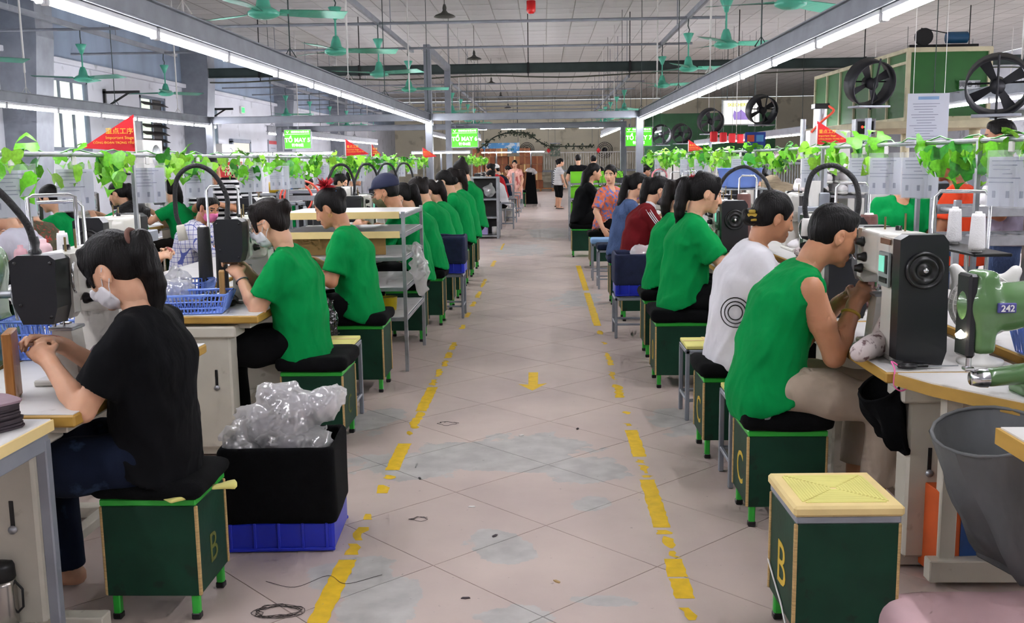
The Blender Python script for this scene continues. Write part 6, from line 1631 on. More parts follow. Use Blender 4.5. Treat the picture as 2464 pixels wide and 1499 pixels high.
# ---- opposite right and outer right
I = person('woman in green with a wide straw hat behind the right ivy rail', (2.62, 10.6, 0), PI, 2, .47, (8, 18, 26), 24, (24, 30, 0), 1.05, skin=SK2, hair='lowbun'); straw_hat(I)
person('woman in green seen through the arch of the gooseneck lamp', (2.62, 8.75, 0), PI, 1, .44, (8, 20, 30), 28, (16, 0, 0), 1.04, hair='lowbun')
person('woman in a green t-shirt standing behind the right rack', (2.52, 7.15, 0), -PI/2-.3, 1, stand=True, scale=.97, lean=(0, 4, 8), neck=12, head=(14, 10, 0), hands=((.22, .14, .98), (.2, -.12, .95)), hair='lowbun', skin=SK2)
person('man in an orange-red t-shirt standing with his back turned on the right', (2.96, 7.15, 0), PI*.8, 1, stand=True, scale=1.03, male=True, skin=SK3, lean=(0, 6, 12), neck=14, head=(14, 0, 0), hands=((.32, .12, 1.0), (.32, -.12, 1.02)), hair='crop', shirt=C_orange, pants=C_denim)
person('man in a grey-lilac t-shirt and jeans standing at the far right', (3.5, 7.7, 0), PI*.9, 1, stand=True, scale=1.15, male=True, skin=SK3, lean=(0, 2, 6), neck=8, head=(4, 0, 0), hands=((.26, .10, 1.0), (.24, -.14, 1.0)), hair='crop', shirt=C_grey, pants=C_denim)
person('worker in a brick plaid shirt behind the blue tub', (2.75, 12.4, 0), PI*.75, 2, .5, (4, 10, 16), 14, (10, 0, 0), 1.12, hair='lowbun', shirt=C_plaid)
person('worker in navy behind the right ivy rail near the column', (2.3, 14.8, 0), PI*.9, 3, stand=True, lean=(0, 6, 12), neck=14, head=(14, 0, 0), hair='crop', shirt=C_denim)
# ---- beyond the cross aisle
person('woman in a pink print dress walking in the far aisle', (-.88, 30.2, 0), -PI/2-.3, 2, stand=True, scale=1.0, lean=(0, 2, 4), neck=8, head=(12, 10, 0), hair='bun', shirt=C_pinkdress, skirt=True, hands=(None, None))
person('woman in a striped grey top and black shorts standing in the far aisle', (.45, 31.6, 0), .3, 2, stand=True, scale=1.02, lean=(0, 2, 4), neck=8, head=(8, 0, 0), hair='bun', shirt=C_stripe2, pants=C_pants, shorts=.25, hands=((.12, .2, .75), (.14, -.2, .72)))
person('woman in black and white stripes hidden behind the striped grey top', (.42, 32.8, 0), .3, 3, stand=True, scale=1.0, lean=(0, 2, 4), neck=8, head=(8, 0, 0), hair='bun', shirt=C_stripe, pants=C_pants, shorts=.3, hands=(None, None))
person('left one of two men in black with backs turned at the green crates', (.92, 27.4, 0), PI/2+.1, 2, stand=True, scale=1.08, male=True, lean=(0, 2, 4), neck=6, head=(14, 0, 0), hair='crop', shirt=C_black, hands=(None, None))
person('right one of two men in black with backs turned at the green crates', (1.30, 26.8, 0), PI/2-.1, 2, stand=True, scale=1.06, male=True, lean=(0, 2, 4), neck=6, head=(12, 0, 0), hair='crop', shirt=C_black, hands=(None, None))
fl = [((-1.05, 24.6), 'woman in a red shirt bending at the first far left table', C_red, 'bun', .6), ((-1.0, 23.6), 'worker in a cream shirt with back bent on the far left', C_white, 'bun', .45), ((-1.0, 26.2), 'worker in a white cap and dark shirt on the far left', C_jeans, 'crop', .56), ((-.95, 33.5), 'seated worker in a pale shirt near the dark sheet on the far left', C_pale, 'long', .5),
      ((2.2, 24.5), 'worker in a red jacket far right beyond the column', C_red, 'crop', .5), ((2.3, 26.5), 'worker in a dark red jacket far right beyond the column', C_maroon, 'bun', .5), ((2.6, 29.), 'worker in white far right beyond the white cages', C_white, 'bun', .5)]
for i, ((x, y), lab, sh_, hr, st) in enumerate(fl):
    I = person(lab, (x, y, 0), PI if x < 0 else 0., 3, st, (8, 20, 30), 26, (20, 0, 0), 1.1, hair=hr, shirt=sh_)
    if 'cap' in lab: cap_hat(I, M_white)

# ================================================================== RIGHT BACKGROUND
M_oven = mat('oven_green', '246428', .45, var=.1, vs=3); M_ovenf = mat('oven_cream_frame', 'c9c3a4', .6, var=.15, vs=4, col2='9a8f6a', thr=.66)
t = thing('drying_oven', 'big green conveyor oven with cream frame raised at the right', 'oven', (6.35, 18.0, 0))
part('body', MB().box((.7, 3.0, 2.74), (1.38, 5.98, 1.16), .01), M_oven, t)
for x in (0, 1.4): part('corner_post', MB().box((x, 0, 2.74), (.07, .07, 1.22)), M_ovenf, t)
for z in (2.15, 3.33): part('front_rail', MB().box((.7, 0, z), (1.45, .075, .08)), M_ovenf, t); part('side_rail', MB().box((0, 3, z), (.075, 6, .07)), M_ovenf, t)
for y in (1.0, 2.0, 3.0, 4.0, 5.0, 6.0): part('side_mullion', MB().box((-.005, y, 2.74), (.05, .05, 1.16)), M_ovenf, t)
part('side_rail', MB().box((0, .5, 3.12), (.06, 1., .05)), M_ovenf, t)
part('conveyor_slab', MB().box((.3, 1.5, 2.03), (2.4, 4.5, .12)), M_ovenf, t)
for x, y in ((-.6, .0), (1.2, .0), (-.6, 3.4), (1.2, 3.4)): part('leg', MB().tube([(x, y, 0), (x, y, 1.98)], .09, 12), M_ovenf, t)
mt = part('motor_rail', MB().box((.7, .3, 3.42), (1.2, .08, .05)), M_black, t)
part('motor', MB().tube([(.75, .3, 3.56), (1.1, .3, 3.56)], .1, 14), mat('motor_blue', '1f4f74', .4), t)
part('pulley', MB().tube([(.35, .25, 3.58), (.35, .35, 3.58)], .15, 18), M_black, t); part('drive_belt', MB().tube([(.3, .3, 3.73), (.85, .3, 3.62)], .01, 5), M_black, t)
p = part('name_plate', MB().box((1.05, -.05, 2.72), (.36, .01, .15), .004), M_galv, t)
lettering('興 ◎ 揚', .11, M_black, p, frame4((1.05, -.057, 2.685), (1, 0, 0), (0, 0, 1)), 'CENTER')
t = thing('control_box', 'grey control box with red and green lights before the oven', 'control box', (5.15, 16.5, 1.85))
part('case', MB().box((0, 0, .12), (.32, .2, .28)), M_galv, t); part('panel', MB().box((0, -.102, .12), (.26, .006, .2)), M_black, t)
part('red_light', MB().lathe([(0, .012), (.02, .008), (.022, 0)], (-.05, -.105, .13), 10, rotx(PI/2)), mat('red_led', 'ff3020', .3, emit='ff3020', es=1.5, var=0), t)
part('green_light', MB().lathe([(0, .012), (.02, .008), (.022, 0)], (.0, -.105, .13), 10, rotx(PI/2)), mat('green_led', '30ff60', .3, emit='30ff60', es=1.5, var=0), t)
part('pole', MB().box((0, .05, -.93), (.05, .05, 1.84)), M_steel, t)
# drum fans
M_drum = mat('black_fan_drum', '23242a', .5, .3, var=.1)
def drum_fan(label, loc, r, rz, tilt=.25, pole=True):
    t = thing('drum_fan', label, 'fan', loc, rz, 'drum fans on the right')
    R = rotx(tilt)
    part('drum', MB().lathe([(r, -.14), (r*1.06, -.14), (r*1.04, 0), (r*1.06, .14), (r, .14), (r*.98, 0), (r, -.14)], (0, 0, 0), 28, R@rotx(PI/2)), M_drum, t)
    part('motor', MB().lathe([(0, -.1), (r*.25, -.1), (r*.25, .1), (0, .1)], (0, 0, 0), 14, R@rotx(PI/2)), M_drum, t)
    for k in range(4):
        a = PI/2*k+.5; d = np.array([math.cos(a), 0, math.sin(a)]); u = R@(d*r*.2); v = R@(d*r*.92); w = R@(np.array([-d[2], .25, d[0]])*r*.2)
        part('blade', MB().add([u-w*.5, u+w*.5, v+w, v-w, u-w*.5+[0, .006, 0], u+w*.5+[0, .006, 0], v+w+[0, .006, 0], v-w+[0, .006, 0]], [(0, 1, 2, 3), (7, 6, 5, 4), (0, 4, 5, 1), (2, 6, 7, 3), (1, 5, 6, 2), (3, 7, 4, 0)]), M_drum, t)
    part('strut', MB().tube([R@np.array([0, -.15, r*1.2]), R@np.array([0, -.15, -r*1.1])], .014, 6).tube([R@np.array([-r, .1, 0]), R@np.array([r, .1, 0])], .012, 6), M_drum, t)
    part('stand', MB().box((0, 0, (-loc[2]-r*1.05)/2+(-r*1.05)/2), (.07, .07, loc[2]-r*1.02), .004).box((0, 0, -r*1.06), (r*1.6, .3, .03)), M_steel, t)
    return t
for i, (px, py, Y, r, lab) in enumerate([(2093, 200, 15.0, .32, 'large black drum fan in front of the green oven'), (1833, 265, 22.0, .30, 'black drum fan left of the oven with light behind it'), (2400, 205, 11.0, .3, 'dark drum fan at the right edge above the lamp'), (1710, 292, 29., .34, 'black drum fan below the backlit poster'), (1640, 322, 33., .3, 'smaller black drum fan in the dark green bay'), (1592, 325, 38., .36, 'farthest black drum fan beside the sign')]):
    drum_fan(lab, atY(px, py, Y), r, .25 if i != 2 else -.4, .3)
# green plastic wall bay behind the fans
one('green_partition', MB().box((0, 0, 1.2), (5.5, .06, 2.4), .01), mat('dark_green_board', '2c5a38', .6, var=.25, vs=2), 'dark green partition board behind the far drum fans', 'partition', (7.0, 43, 1.0))
one('partition_support', MB().box((-2.2, .1, .5), (.1, .1, 1.0)).box((0, .1, .95), (5.4, .1, .1)).box((2.2, .1, .5), (.1, .1, 1.0)), M_steel, 'steel trestle under the dark green partition board', 'trestle', (7.0, 43, 0))
# backlit shoe poster
c = atY(1783, 270, 30)
t = thing('backlit_poster', 'backlit white poster with a purple shoe high on the right', 'poster', c)
part('case', MB().box((0, .05, 0), (1.10, .1, .74)), M_galv, t); part('face', MB().box((0, -.005, 0), (1.04, .012, .68), .002), mat('poster_white', 'f2f2ee', .4, emit='f2f3ea', es=.3, var=.03), t)
lettering('SKECHERS', .13, mat('poster_yellow', 'd2d44a', .5, emit='c9cc3a', es=.2, var=0), t, frame4((-.1, -.014, .17), (1, 0, 0), (0, 0, 1)), 'CENTER', .02)
part('shoe_picture', MB().prism([(-.2, -.22), (.28, -.22), (.34, -.14), (.2, -.08), (.06, .02), (.0, .08), (-.06, .02), (-.14, .0), (-.2, .06), (-.24, -.1)], 1, -.016, -.012), mat('poster_purple', '9d86cf', .5, emit='9d86cf', es=.2, var=.1), t)
part('hanger', MB().tube([(-.4, .05, .37), (-.4, .05, ZC-c[2])], .012, 6).tube([(.4, .05, .37), (.4, .05, ZC-c[2])], .012, 6), M_dsteel, t)
# blue board with colour squares
c = atY(1817, 344, 20)
t = thing('notice_board', 'blue notice board with four coloured squares on the right', 'board', c)
part('board', MB().box((0, 0, 0), (.40, .02, .42)), mat('board_blue', '1f3f9a', .5), t)
for x, z, col in ((-.09, .09, 'c8553a'), (.09, .09, '5a9fd6'), (-.09, -.11, 'a5b32a'), (.09, -.11, '4a9a3a')): part('square', MB().box((x, -.012, z), (.14, .006, .13), .001), mat('sq_'+col, col, .5), t)
part('pole', MB().box((0, .03, -c[2]/2+.05), (.03, .03, c[2]+.1)), M_steel, t)
# large notice sheet
c = atY(2232, 290, 10)
t = thing('notice_sheet', 'large white printed notice hanging below the right lamp channel', 'notice', c)
part('sheet', MB().box((0, 0, 0), (.40, .004, .52), .001), M_paper, t)
g = MB()
for i in range(14): g.box((-.02-.012*(i % 3), -.003, .16-.026*i), (.26-.04*(i % 4), .001, .006), 0)
part('print', g, M_ink, t); part('heading', MB().box((0, -.003, .215), (.2, .001, .03), 0), mat('print_blue', '7fa0c8', .6), t)
part('string', MB().tube([(-.15, 0, .26), (-.15, 0, ZC-c[2])], .003, 4).tube([(.15, 0, .26), (.15, 0, ZC-c[2])], .003, 4), M_white, t)
# white press machine with cylinder
t = thing('press_machine', 'white press machine with a chrome air cylinder behind the right rail', 'press', (2.75, 9.9, 0))
part('cabinet', MB().box((0, 0, .6), (.36, .3, 1.2), .01), M_white, t); part('head', MB().box((-.02, 0, 1.56), (.40, .28, .42), .012), M_white, t); part('column', MB().box((.12, .05, 1.28), (.1, .14, .2)), M_white, t)
part('cylinder', MB().tube([(-.08, 0, 1.77), (-.08, 0, 1.98)], .06, 16), M_galv, t); part('cylinder_cap', MB().box((-.08, 0, 2.0), (.14, .14, .05)), M_black, t)
part('air_hose', MB().tube(spline([(-.02, -.06, 2.0), (.02, -.1, 1.95), (-.1, -.14, 1.85), (-.2, -.15, 1.75)], 5), .012, 6), mat('red_hose', 'e05038', .4), t); part('side_cylinder', MB().tube([(-.24, 0, 1.5), (-.24, 0, 1.88)], .025, 10), M_galv, t)
# rack of white shoes
t = shelf_rack('grey rack with a pile of white shoes behind the right rail', (2.36, 9.38, 0), 0, .62, .3, (.5, 1.16), 1.18, None, .03)
def shoe(label, loc, rz, m, s=1., tilt=0., group=None):
    f = F(); f.cap((-.09, 0, .045), (.10, 0, .035), .042, .036, k=.03).cap((-.08, 0, .05), (-.085, 0, .1), .042, .036, k=.03).cap((-.07, 0, .09), (-.075, 0, .2), .028, .03, k=.01, sub=True); f.half((0, 0, .0), (0, 0, -1))
    t_ = thing('shoe', label, 'shoe', loc, rz, group)
    me = shoe.cache.get(m.name)
    if me is None: me = shoe.cache[m.name] = sdf_mesh('upper', f, .0095, (), [m])
    mk('upper', me, None, t_)
    if 'sole' not in shoe.cache:
        g = F(); g.cap((-.09, 0, .008), (.10, 0, .008), .044, .04, k=.01); g.half((0, 0, .014), (0, 0, 1)); g.half((0, 0, -.012), (0, 0, -1)); shoe.cache['sole'] = sdf_mesh('sole', g, .012, (), [M_white])
    mk('sole', shoe.cache['sole'], None, t_)
    t_.rotation_euler = (tilt, 0, rz); t_.scale = (s, s, s); return t_
shoe.cache = {}
k = 0
for lay, (nx, z) in enumerate([(4, 1.185), (4, 1.285), (3, 1.385)]):
    for i in range(nx):
        for j in range(2):
            shoe('white shoe in the pile on the grey rack, %s layer' % ['bottom', 'middle', 'top'][lay], (2.44+.15*i+.04*lay, 9.46+.13*j, z), -PI/2+random.uniform(-.3, .3), M_shoe if (i+j) % 5 else M_shoe2, 1.05, 0, '%s layer of white shoes' % ['bottom', 'middle', 'top'][lay])
shelf_rack('steel rack with patterned shoes on top near the wire fence', (3.0, 13.2, 0), 0, .9, .35, (.6, 1.15, 1.45), 1.47, None, .03)
for i in range(6): shoe('patterned shoe in the row on the far right rack', (3.08+.15*i, 13.38, 1.475), -PI/2, M_shoe2, 1.1, 0, 'row of patterned shoes')
# wire fence
t = thing('wire_fence', 'grey vertical bar fence behind the woman in the straw hat', 'fence', (2.75, 13.9, 0))
b = MB()
for i in range(42): b.box((i*.036, 0, .72), (.012, .012, 1.4), 0)
b_ = part('bars', b, M_galv, t); b_['kind'] = 'stuff'
part('top_rail', MB().box((.74, 0, 1.43), (1.52, .03, .03)), M_galv, t); part('bottom_rail', MB().box((.74, 0, .03), (1.52, .03, .04)), M_galv, t)
# right roller rack and green drawers
t = thing('roller_rack', 'galvanised roller rack behind the right tables with a white shoe on it', 'rack', (2.40, 5.9, 0))
for z in (1.02, 1.19):
    part('rail', MB().box((.65, 0, z), (1.3, .03, .06)), M_galv, t); part('rail', MB().box((.65, .36, z), (1.3, .03, .06)), M_galv, t)
    for i in range(16): part('roller', MB().tube([(.05+.08*i, 0, z), (.05+.08*i, .36, z)], .016, 8), M_galv, t)
for x in (0, 1.3):
    for y in (0, .36): part('post', MB().box((x, y, .63), (.04, .03, 1.26)), M_galv, t)
shoe('white shoe lying on the roller rack', (2.72, 6.08, 1.21), .3, M_shoe); shoe('pink and white shoe on the roller rack', (2.95, 6.05, 1.21), .8, M_sppk)
t = thing('drawer_cabinet', 'bright green drawer cabinet at the right edge', 'cabinet', (3.35, 6.5, 0))
M_gp = mat('bright_green_plastic', '2fa832', .35, var=.06)
part('carcass', MB().box((.4, .25, .62), (.9, .5, 1.24)), M_galv, t)
for z in (.25, .5, .75, 1.0):
    d = part('drawer', MB().box((.4, -.01, z), (.82, .04, .22), .01), M_gp, t); part('handle', MB().box((.4, -.035, z+.06), (.2, .02, .02)), M_gp, d)
# blue tub above the right line
t = thing('spool_shelf', 'small steel shelf holding the blue tub above the right tables', 'shelf', (1.62, 8.4, TZ))
for x in (-.18, .18): part('post', MB().box((x, .0, .25), (.02, .02, .5)), M_galv, t)
part('board', MB().box((0, 0, .505), (.42, .26, .014)), M_galv, t)
one('plastic_tub', MB().lathe([(0, .004), (.14, .004), (.15, .02), (.185, .16), (.195, .165), (.178, .165), (.14, .03), (0, .02)], n=26), M_basket, 'translucent light blue tub standing above the right line', 'tub', (1.62, 8.4, TZ+.513))
# small clutter along the right back tables
for i in range(9):
    y = 4.0+i*.62; x = 2.0+.12*math.sin(i*2.1)
    blob_bag('crumpled pale fabric heap on the opposite right table, %s from the front' % _ord[i], (x, y, TZ+.01), [((0, 0, .03), (.1, .12, .05)), ((.05, .06, .05), (.06, .06, .05))], M_shoe if i % 2 else M_shoe2, .02, i*1.3, .02, 'fabric heap', 'fabric_heap')
# grey vertical press between white woman and man
t = thing('eyelet_press', 'slim grey eyelet press behind the woman in white', 'press', (1.62, 6.0, TZ))
part('base', MB().box((0, 0, .03), (.14, .18, .06)), M_steel, t); part('column', MB().box((.03, 0, .3), (.06, .08, .5)), M_steel, t); part('head', MB().box((-.02, 0, .42), (.16, .12, .1)), M_steel, t); part('cylinder', MB().tube([(-.02, 0, .47), (-.02, 0, .62)], .035, 12), M_white, t)

# ================================================================== LEFT BACKGROUND
for i, y in enumerate((8.2, 9.5, 10.8, 12.1, 13.4, 14.8)):
    work_table('outer left sewing table near the windows, %s from the front' % _ord[i], (-4.95, y, 0), PI, 1.25, .6, group='outer left tables'); dup(m0, (-5.18, y+.1, TZ), PI, 'outer left sewing machine near the windows, %s from the front' % _ord[i], 'outer left machines')
    stool('green stool at the outer left line, %s from the front' % _ord[i], (-4.5, y+.1, 0), 0, .32, .32, .1, .42, group='outer left stools')
for i, y in enumerate((9.0, 11.2, 13.4, 15.6)): dup(m0, (-6.3, y, TZ), 0, 'sewing machine beyond the outer left line, %s from the front' % _ord[i], 'outer left machines')
for i, y in enumerate((10, 13, 16)): work_table('farthest left sewing table under the windows, %s from the front' % _ord[i], (-6.6, y, 0), 0, 2.6, .6, group='outer left tables')
# small steel stands behind second worker
for i, (x, y, w, d, h) in enumerate([(-2.46, 9.2, .42, .3, .42), (-2.46, 10.2, .5, .35, .5), (-3.0, 9.75, .3, .26, .98)]): side_stand('grey steel frame stand behind the masked woman in green, %s' % ['front one', 'rear one', 'low one'][i], (x, y, .757 if i < 2 else 0), .0, w, d, h, None, .1)
t = thing('hose_frame', 'aluminium frame with a red coiled air hose', 'frame', (-2.5, 9.72, .757))
for x in (0, .3): part('upright', MB().box((x, 0, .225), (.04, .04, .45)), M_galv, t)
part('crossbar', MB().box((.15, 0, .43), (.34, .05, .05)), M_galv, t); part('crossbar', MB().box((.15, 0, .05), (.34, .05, .05)), M_galv, t)
M_rh = mat('coral_hose', 'e8604f', .3, var=.03)
for r_, dx in ((.15, .08), (.17, .14)): part('hose_coil', MB().tube(arc((dx, -.04, .43), r_, 0, 2*PI, 24, (1, .2, 0))[:-1], .011, 6, closed=True), M_rh, t)
t = thing('air_cylinder_press', 'grey and white air cylinder press behind the front left woman', 'press', (-2.55, 6.15, TZ))
part('body', MB().box((0, 0, .14), (.16, .16, .28), .008), M_white, t); part('cylinder', MB().box((0, 0, .33), (.2, .18, .07), .006), M_steel, t); part('cap', MB().tube([(0, 0, .36), (0, 0, .42)], .05, 14), M_white, t)
# wall units
for i, (y, z, lab) in enumerate([(18.55, 1.42, 'white outdoor air conditioner unit below the louvred window'), (23.2, 1.42, 'white outdoor air conditioner unit past the louvred window')]):
    t = thing('air_conditioner', lab, 'air conditioner', (XL+.62, y, z))
    part('case', MB().box((0, .6, .28), (.34, .95, .62), .012), M_white, t); part('fan_grille', MB().lathe([(0, .01), (.2, .012), (.22, 0)], (.17, .75, .28), 22, roty(PI/2)), M_galv, t); [part('bracket', MB().box((-.21, q, -.05), (.84, .04, .04)), M_black, t) for q in (.3, .9)]
c = atX(583, 265, XL+.03)
t = thing('exit_sign', 'small green exit light on the left wall', 'sign', c); part('case', MB().box((0, 0, 0), (.05, .3, .2), .006), M_white, t); part('lit_face', MB().box((.026, 0, 0), (.006, .26, .14), .001), mat('exit_green', '2fbf5a', .4, emit='2fbf5a', es=.8, var=.1), t)
t = thing('door_1', None, None, (XL+.02, 27.2, 0)); t['kind'] = 'structure'
part('leaf', MB().box((.02, 0, 1.05), (.05, 1.5, 2.1)), mat('cream_door', 'd8d6c4', .5, var=.05), t)
for y in (-.37, .37): part('door_panel', MB().box((.05, y, 1.35), (.02, .55, 1.1)), mat('cream_door', 'd8d6c4'), t)
part('frame', MB().box((.03, .8, 1.05), (.08, .1, 2.2)).box((.03, -.8, 1.05), (.08, .1, 2.2)).box((.03, 0, 2.15), (.08, 1.7, .1)), M_frame, t)
t = thing('wall_notice', 'tall white wall notice with red heading on the left wall', 'notice', (XL+.03, 30.5, 1.75)); part('sheet', MB().box((0, 0, 0), (.02, .9, 1.0)), M_paper, t); part('heading', MB().box((.012, 0, .42), (.006, .86, .1), 0), mat('heading_red', 'c04a50', .6), t)
g = MB()
for i in range(6): g.box((.012, 0, .25-.12*i), (.004, .5, .02), 0)
part('print', g, M_ink, t)
# dark benches by the left far side
for i, (x, y) in enumerate(((-5.2, 17.0), (-3.2, 20.6))):
    t = thing('dark_bench', 'long grey-topped bench with dark front behind the left line, %s' % ['nearer one', 'farther one'][i], 'bench', (x, y, 0))
    part('top', MB().box((.6, 0, 1.02), (2.0, .7, .04)), M_galv, t); part('front', MB().box((.6, -.3, .5), (1.9, .05, 1.0)), M_black, t); part('side', MB().box((-.35, 0, .5), (.05, .6, 1.0)), M_black, t)
for i, (dx, m, r, h, lab) in enumerate([(0, 'd8b21f', .11, .22, 'yellow plastic canister'), (.3, '1f5fb0', .05, .28, 'blue spray can'), (-.3, 'b02a28', .07, .14, 'red paint tin'), (.55, '2a2a2e', .13, .12, 'dark round tin'), (.85, 'c9a23a', .08, .16, 'ochre glue pot')]):
    one('canister', MB().lathe([(0, 0), (r, 0), (r, h*.8), (r*.5, h*.9), (r*.4, h), (0, h)], n=16), mat('can_'+m, m, .4), lab+' on the grey-topped bench behind the left line', 'canister', (-4.6+dx, 17.0, 1.042))
t = thing('red_notice', 'red board with white capital letters on the left', 'sign', (-5.6, 17.8, 1.42)); part('board', MB().box((0, 0, 0), (.42, .02, .3)), mat('notice_red', 'b3201f', .5), t); lettering('PRODUC\nTION', .11, mat('notice_cream', 'efe6c8', .6), t, frame4((0, -.012, .02), (1, 0, 0), (0, 0, 1)), 'CENTER', .01); part('post', MB().box((0, .02, -.71), (.03, .03, 1.42)), M_steel, t)

# ================================================================== BEYOND THE CROSS AISLE
t = shelf_rack('open grey shelf cabinet at the cross aisle holding a clear bag and tins', (-1.45, 19.75, 0), 0, .52, .5, (.06, .42, .78), 1.2, None, .05)
part('back_sheet', MB().box((.26, .49, .6), (.5, .01, 1.15)), M_black, t); part('top_panel', MB().box((.26, .25, 1.2), (.56, .54, .03)), M_galv, t)
blob_bag('clear bag stuffed in the grey shelf cabinet', (-1.1, 19.95, .80), [((0, 0, .13), (.13, .15, .14))], seed=4., h=.02)
one('glue_tin', MB().box((0, 0, .15), (.2, .2, .3), .01), mat('lilac_tin', '9f93c4', .4), 'lilac tin with red diamond in the grey shelf cabinet', 'tin', (-1.24, 19.9, .07))
one('white_jar', MB().lathe([(0, 0), (.06, 0), (.06, .15), (.05, .16), (0, .16)], n=14), M_white, 'white jar in the bottom of the grey shelf cabinet', 'jar', (-1.0, 19.88, .07))
shelf_rack('grey open rack behind the shelf cabinet near the pink dress', (-1.2, 25.3, 0), 0, .4, .6, (.3, .62, .94), 1.22, None, .04)
one('bucket', MB().lathe([(0, 0), (.13, 0), (.16, .32), (.165, .33), (.15, .32), (.0, .3)], n=20), M_white, 'white plastic bucket on the floor of the far left aisle', 'bucket', (-.92, 25.6, 0))
for i in range(6): work_table('far left sewing table beyond the cross aisle, %s from the front' % _ord[i], (-1.35, 24.2+1.7*i, 0), PI, 1.6, .6, group='far tables'); dup(m0, (-1.6, 24.3+1.7*i, TZ), PI, 'far left sewing machine beyond the cross aisle, %s from the front' % _ord[i], 'far machines')
for i in range(5): side_stand('grey stand along the far left aisle, %s from the front' % _ord[i], (-.85, 22.6+2.4*i, 0), 0, .3, .3, .6, None)
stool('green stool next to the dark sheet at the far left', (-.82, 33.6, 0), 0, .36, .36, .1, .44)
one('dark_sheet', MB().prism([(0, 0), (.5, 0), (.4, 1.1), (.12, 1.12)], 1, 0, .3), M_matte, 'tall shape covered with a dark sheet at the far left', 'cover', (-.75, 35.5, 0))
blob_bag('white sack lying on top of the dark sheet', (-.5, 35.6, 1.1), [((0, 0, .08), (.2, .16, .1)), ((.12, 0, .0), (.14, .14, .1))], seed=3., h=.03)
# right far block: rack with lime crates
t = shelf_rack('grey wire rack with lime green crates beside the right aisle', (.47, 18.9, 0), 0, 1.05, .5, (.15, .5, .8, 1.08), 1.12, None, .03)
M_lime = mat('lime_plastic', '7ddc2a', .35, var=.05)
def crate(label, loc, w, d, h, m):
    t = thing('plastic_crate', label, 'crate', loc, 0, 'lime green crates')
    part('bottom', MB().box((0, 0, .01), (w, d, .02)), m, t)
    for s in (-1, 1): part('side', MB().box((0, s*d/2, h/2), (w, .012, h)), m, t); part('side', MB().box((s*w/2, 0, h/2), (.012, d, h)), m, t)
    part('rim', MB().tube([(-w/2, -d/2, h), (w/2, -d/2, h), (w/2, d/2, h), (-w/2, d/2, h)], .012, 4, closed=True), m, t)
for i, (x, y, z) in enumerate([(.72, 19.15, 1.09), (1.25, 19.15, 1.09), (.72, 19.15, .81), (1.25, 19.15, .81), (.72, 19.15, .51)]): crate('lime green crate on the wire rack, '+['top left', 'top right', 'second shelf left', 'second shelf right', 'third shelf left'][i], (x, y, z), .44, .38, .2, M_lime)
for i in range(6): crate('lime green crate in the row before the two men in black, %s from the front' % _ord[i], (.85+.02*i, 20.6+.9*i, .98), .5, .55, .24, M_lime)
one('crate_bench', MB().box((0, 0, .955), (.62, 5.6, .04)).box((-.25, -2.6, .47), (.05, .05, .94)).box((.25, -2.6, .47), (.05, .05, .94)).box((-.25, 2.6, .47), (.05, .05, .94)).box((.25, 2.6, .47), (.05, .05, .94)), M_galv, 'long steel bench under the row of lime green crates', 'bench', (.9, 22.85, 0))
blob_bag('clear bag in the lower shelf of the wire rack', (.75, 19.1, .17), [((0, 0, .14), (.2, .18, .14))], seed=2., h=.025)
# pedestal fan
c = atY(1470, 432, 17.2)
t = thing('pedestal_fan', 'black pedestal fan behind the floral blouse', 'fan', (c[0], 17.2, 0))
part('pole', MB().tube([(0, 0, .02), (0, 0, c[2])], .016, 8), M_black, t); part('base', MB().lathe([(0, .03), (.06, .03), (.2, .01), (.2, 0)], n=20), M_black, t); part('motor', MB().tube([(0, .02, c[2]), (0, .2, c[2])], .06, 12), M_black, t)
g = MB()
for k_ in range(36):
    a = 2*PI*k_/36; g.tube([(.04*math.cos(a), -.09, c[2]+.04*math.sin(a)), (.16*math.cos(a), -.1, c[2]+.16*math.sin(a)), (.225*math.cos(a), -.02, c[2]+.225*math.sin(a))], .0022, 3, caps=False)
for r_, yy in ((.04, -.09), (.16, -.1), (.225, -.02)): g.tube(arc((0, yy, c[2]), r_, 0, 2*PI, 30)[:-1], .004, 5, closed=True)
part('grille', g, M_black, t)
for k_ in range(3):
    b_ = part('blade', MB().prism([(.02, -.03), (.2, -.07), (.21, .03), (.02, .03)], 1, -.05, -.045), mat('smoky_blade', '3a3e46', .3), t); b_.matrix_local = Matrix.Translation((0, 0, c[2]))@Matrix.Rotation(2*PI*k_/3, 4, 'Y')
# dark computer desk and beige skiving machine near the floral blouse
t = thing('skiving_machine', 'beige machine with blue and yellow squares beside the floral blouse', 'machine', (1.52, 15.2, TZ))
part('body', MB().box((0, 0, .2), (.5, .35, .4), .02), M_mach, t); part('blue_square', MB().box((-.18, -.178, .26), (.13, .006, .2), .001), M_bluep, t); part('yellow_square', MB().box((.0, -.178, .3), (.14, .006, .1), .001), mat('sq_yellow', 'd9c32a', .5), t); part('wheel', MB().tube([(.05, -.19, .1), (.05, -.16, .1)], .08, 18), M_black, t)
part('hose', MB().tube(arc((.2, -.1, .5), .11, -.4, PI+.4, 16), .012, 6), mat('pink_hose', 'e58a94', .4), t)
t = thing('dark_desk', 'long black-fronted desk under the right signs', 'desk', (1.15, 17.6, 0)); part('top', MB().box((.6, .3, 1.0), (1.6, .6, .04)), M_galv, t); part('front', MB().box((.6, .05, .5), (1.5, .04, .98)), M_black, t)
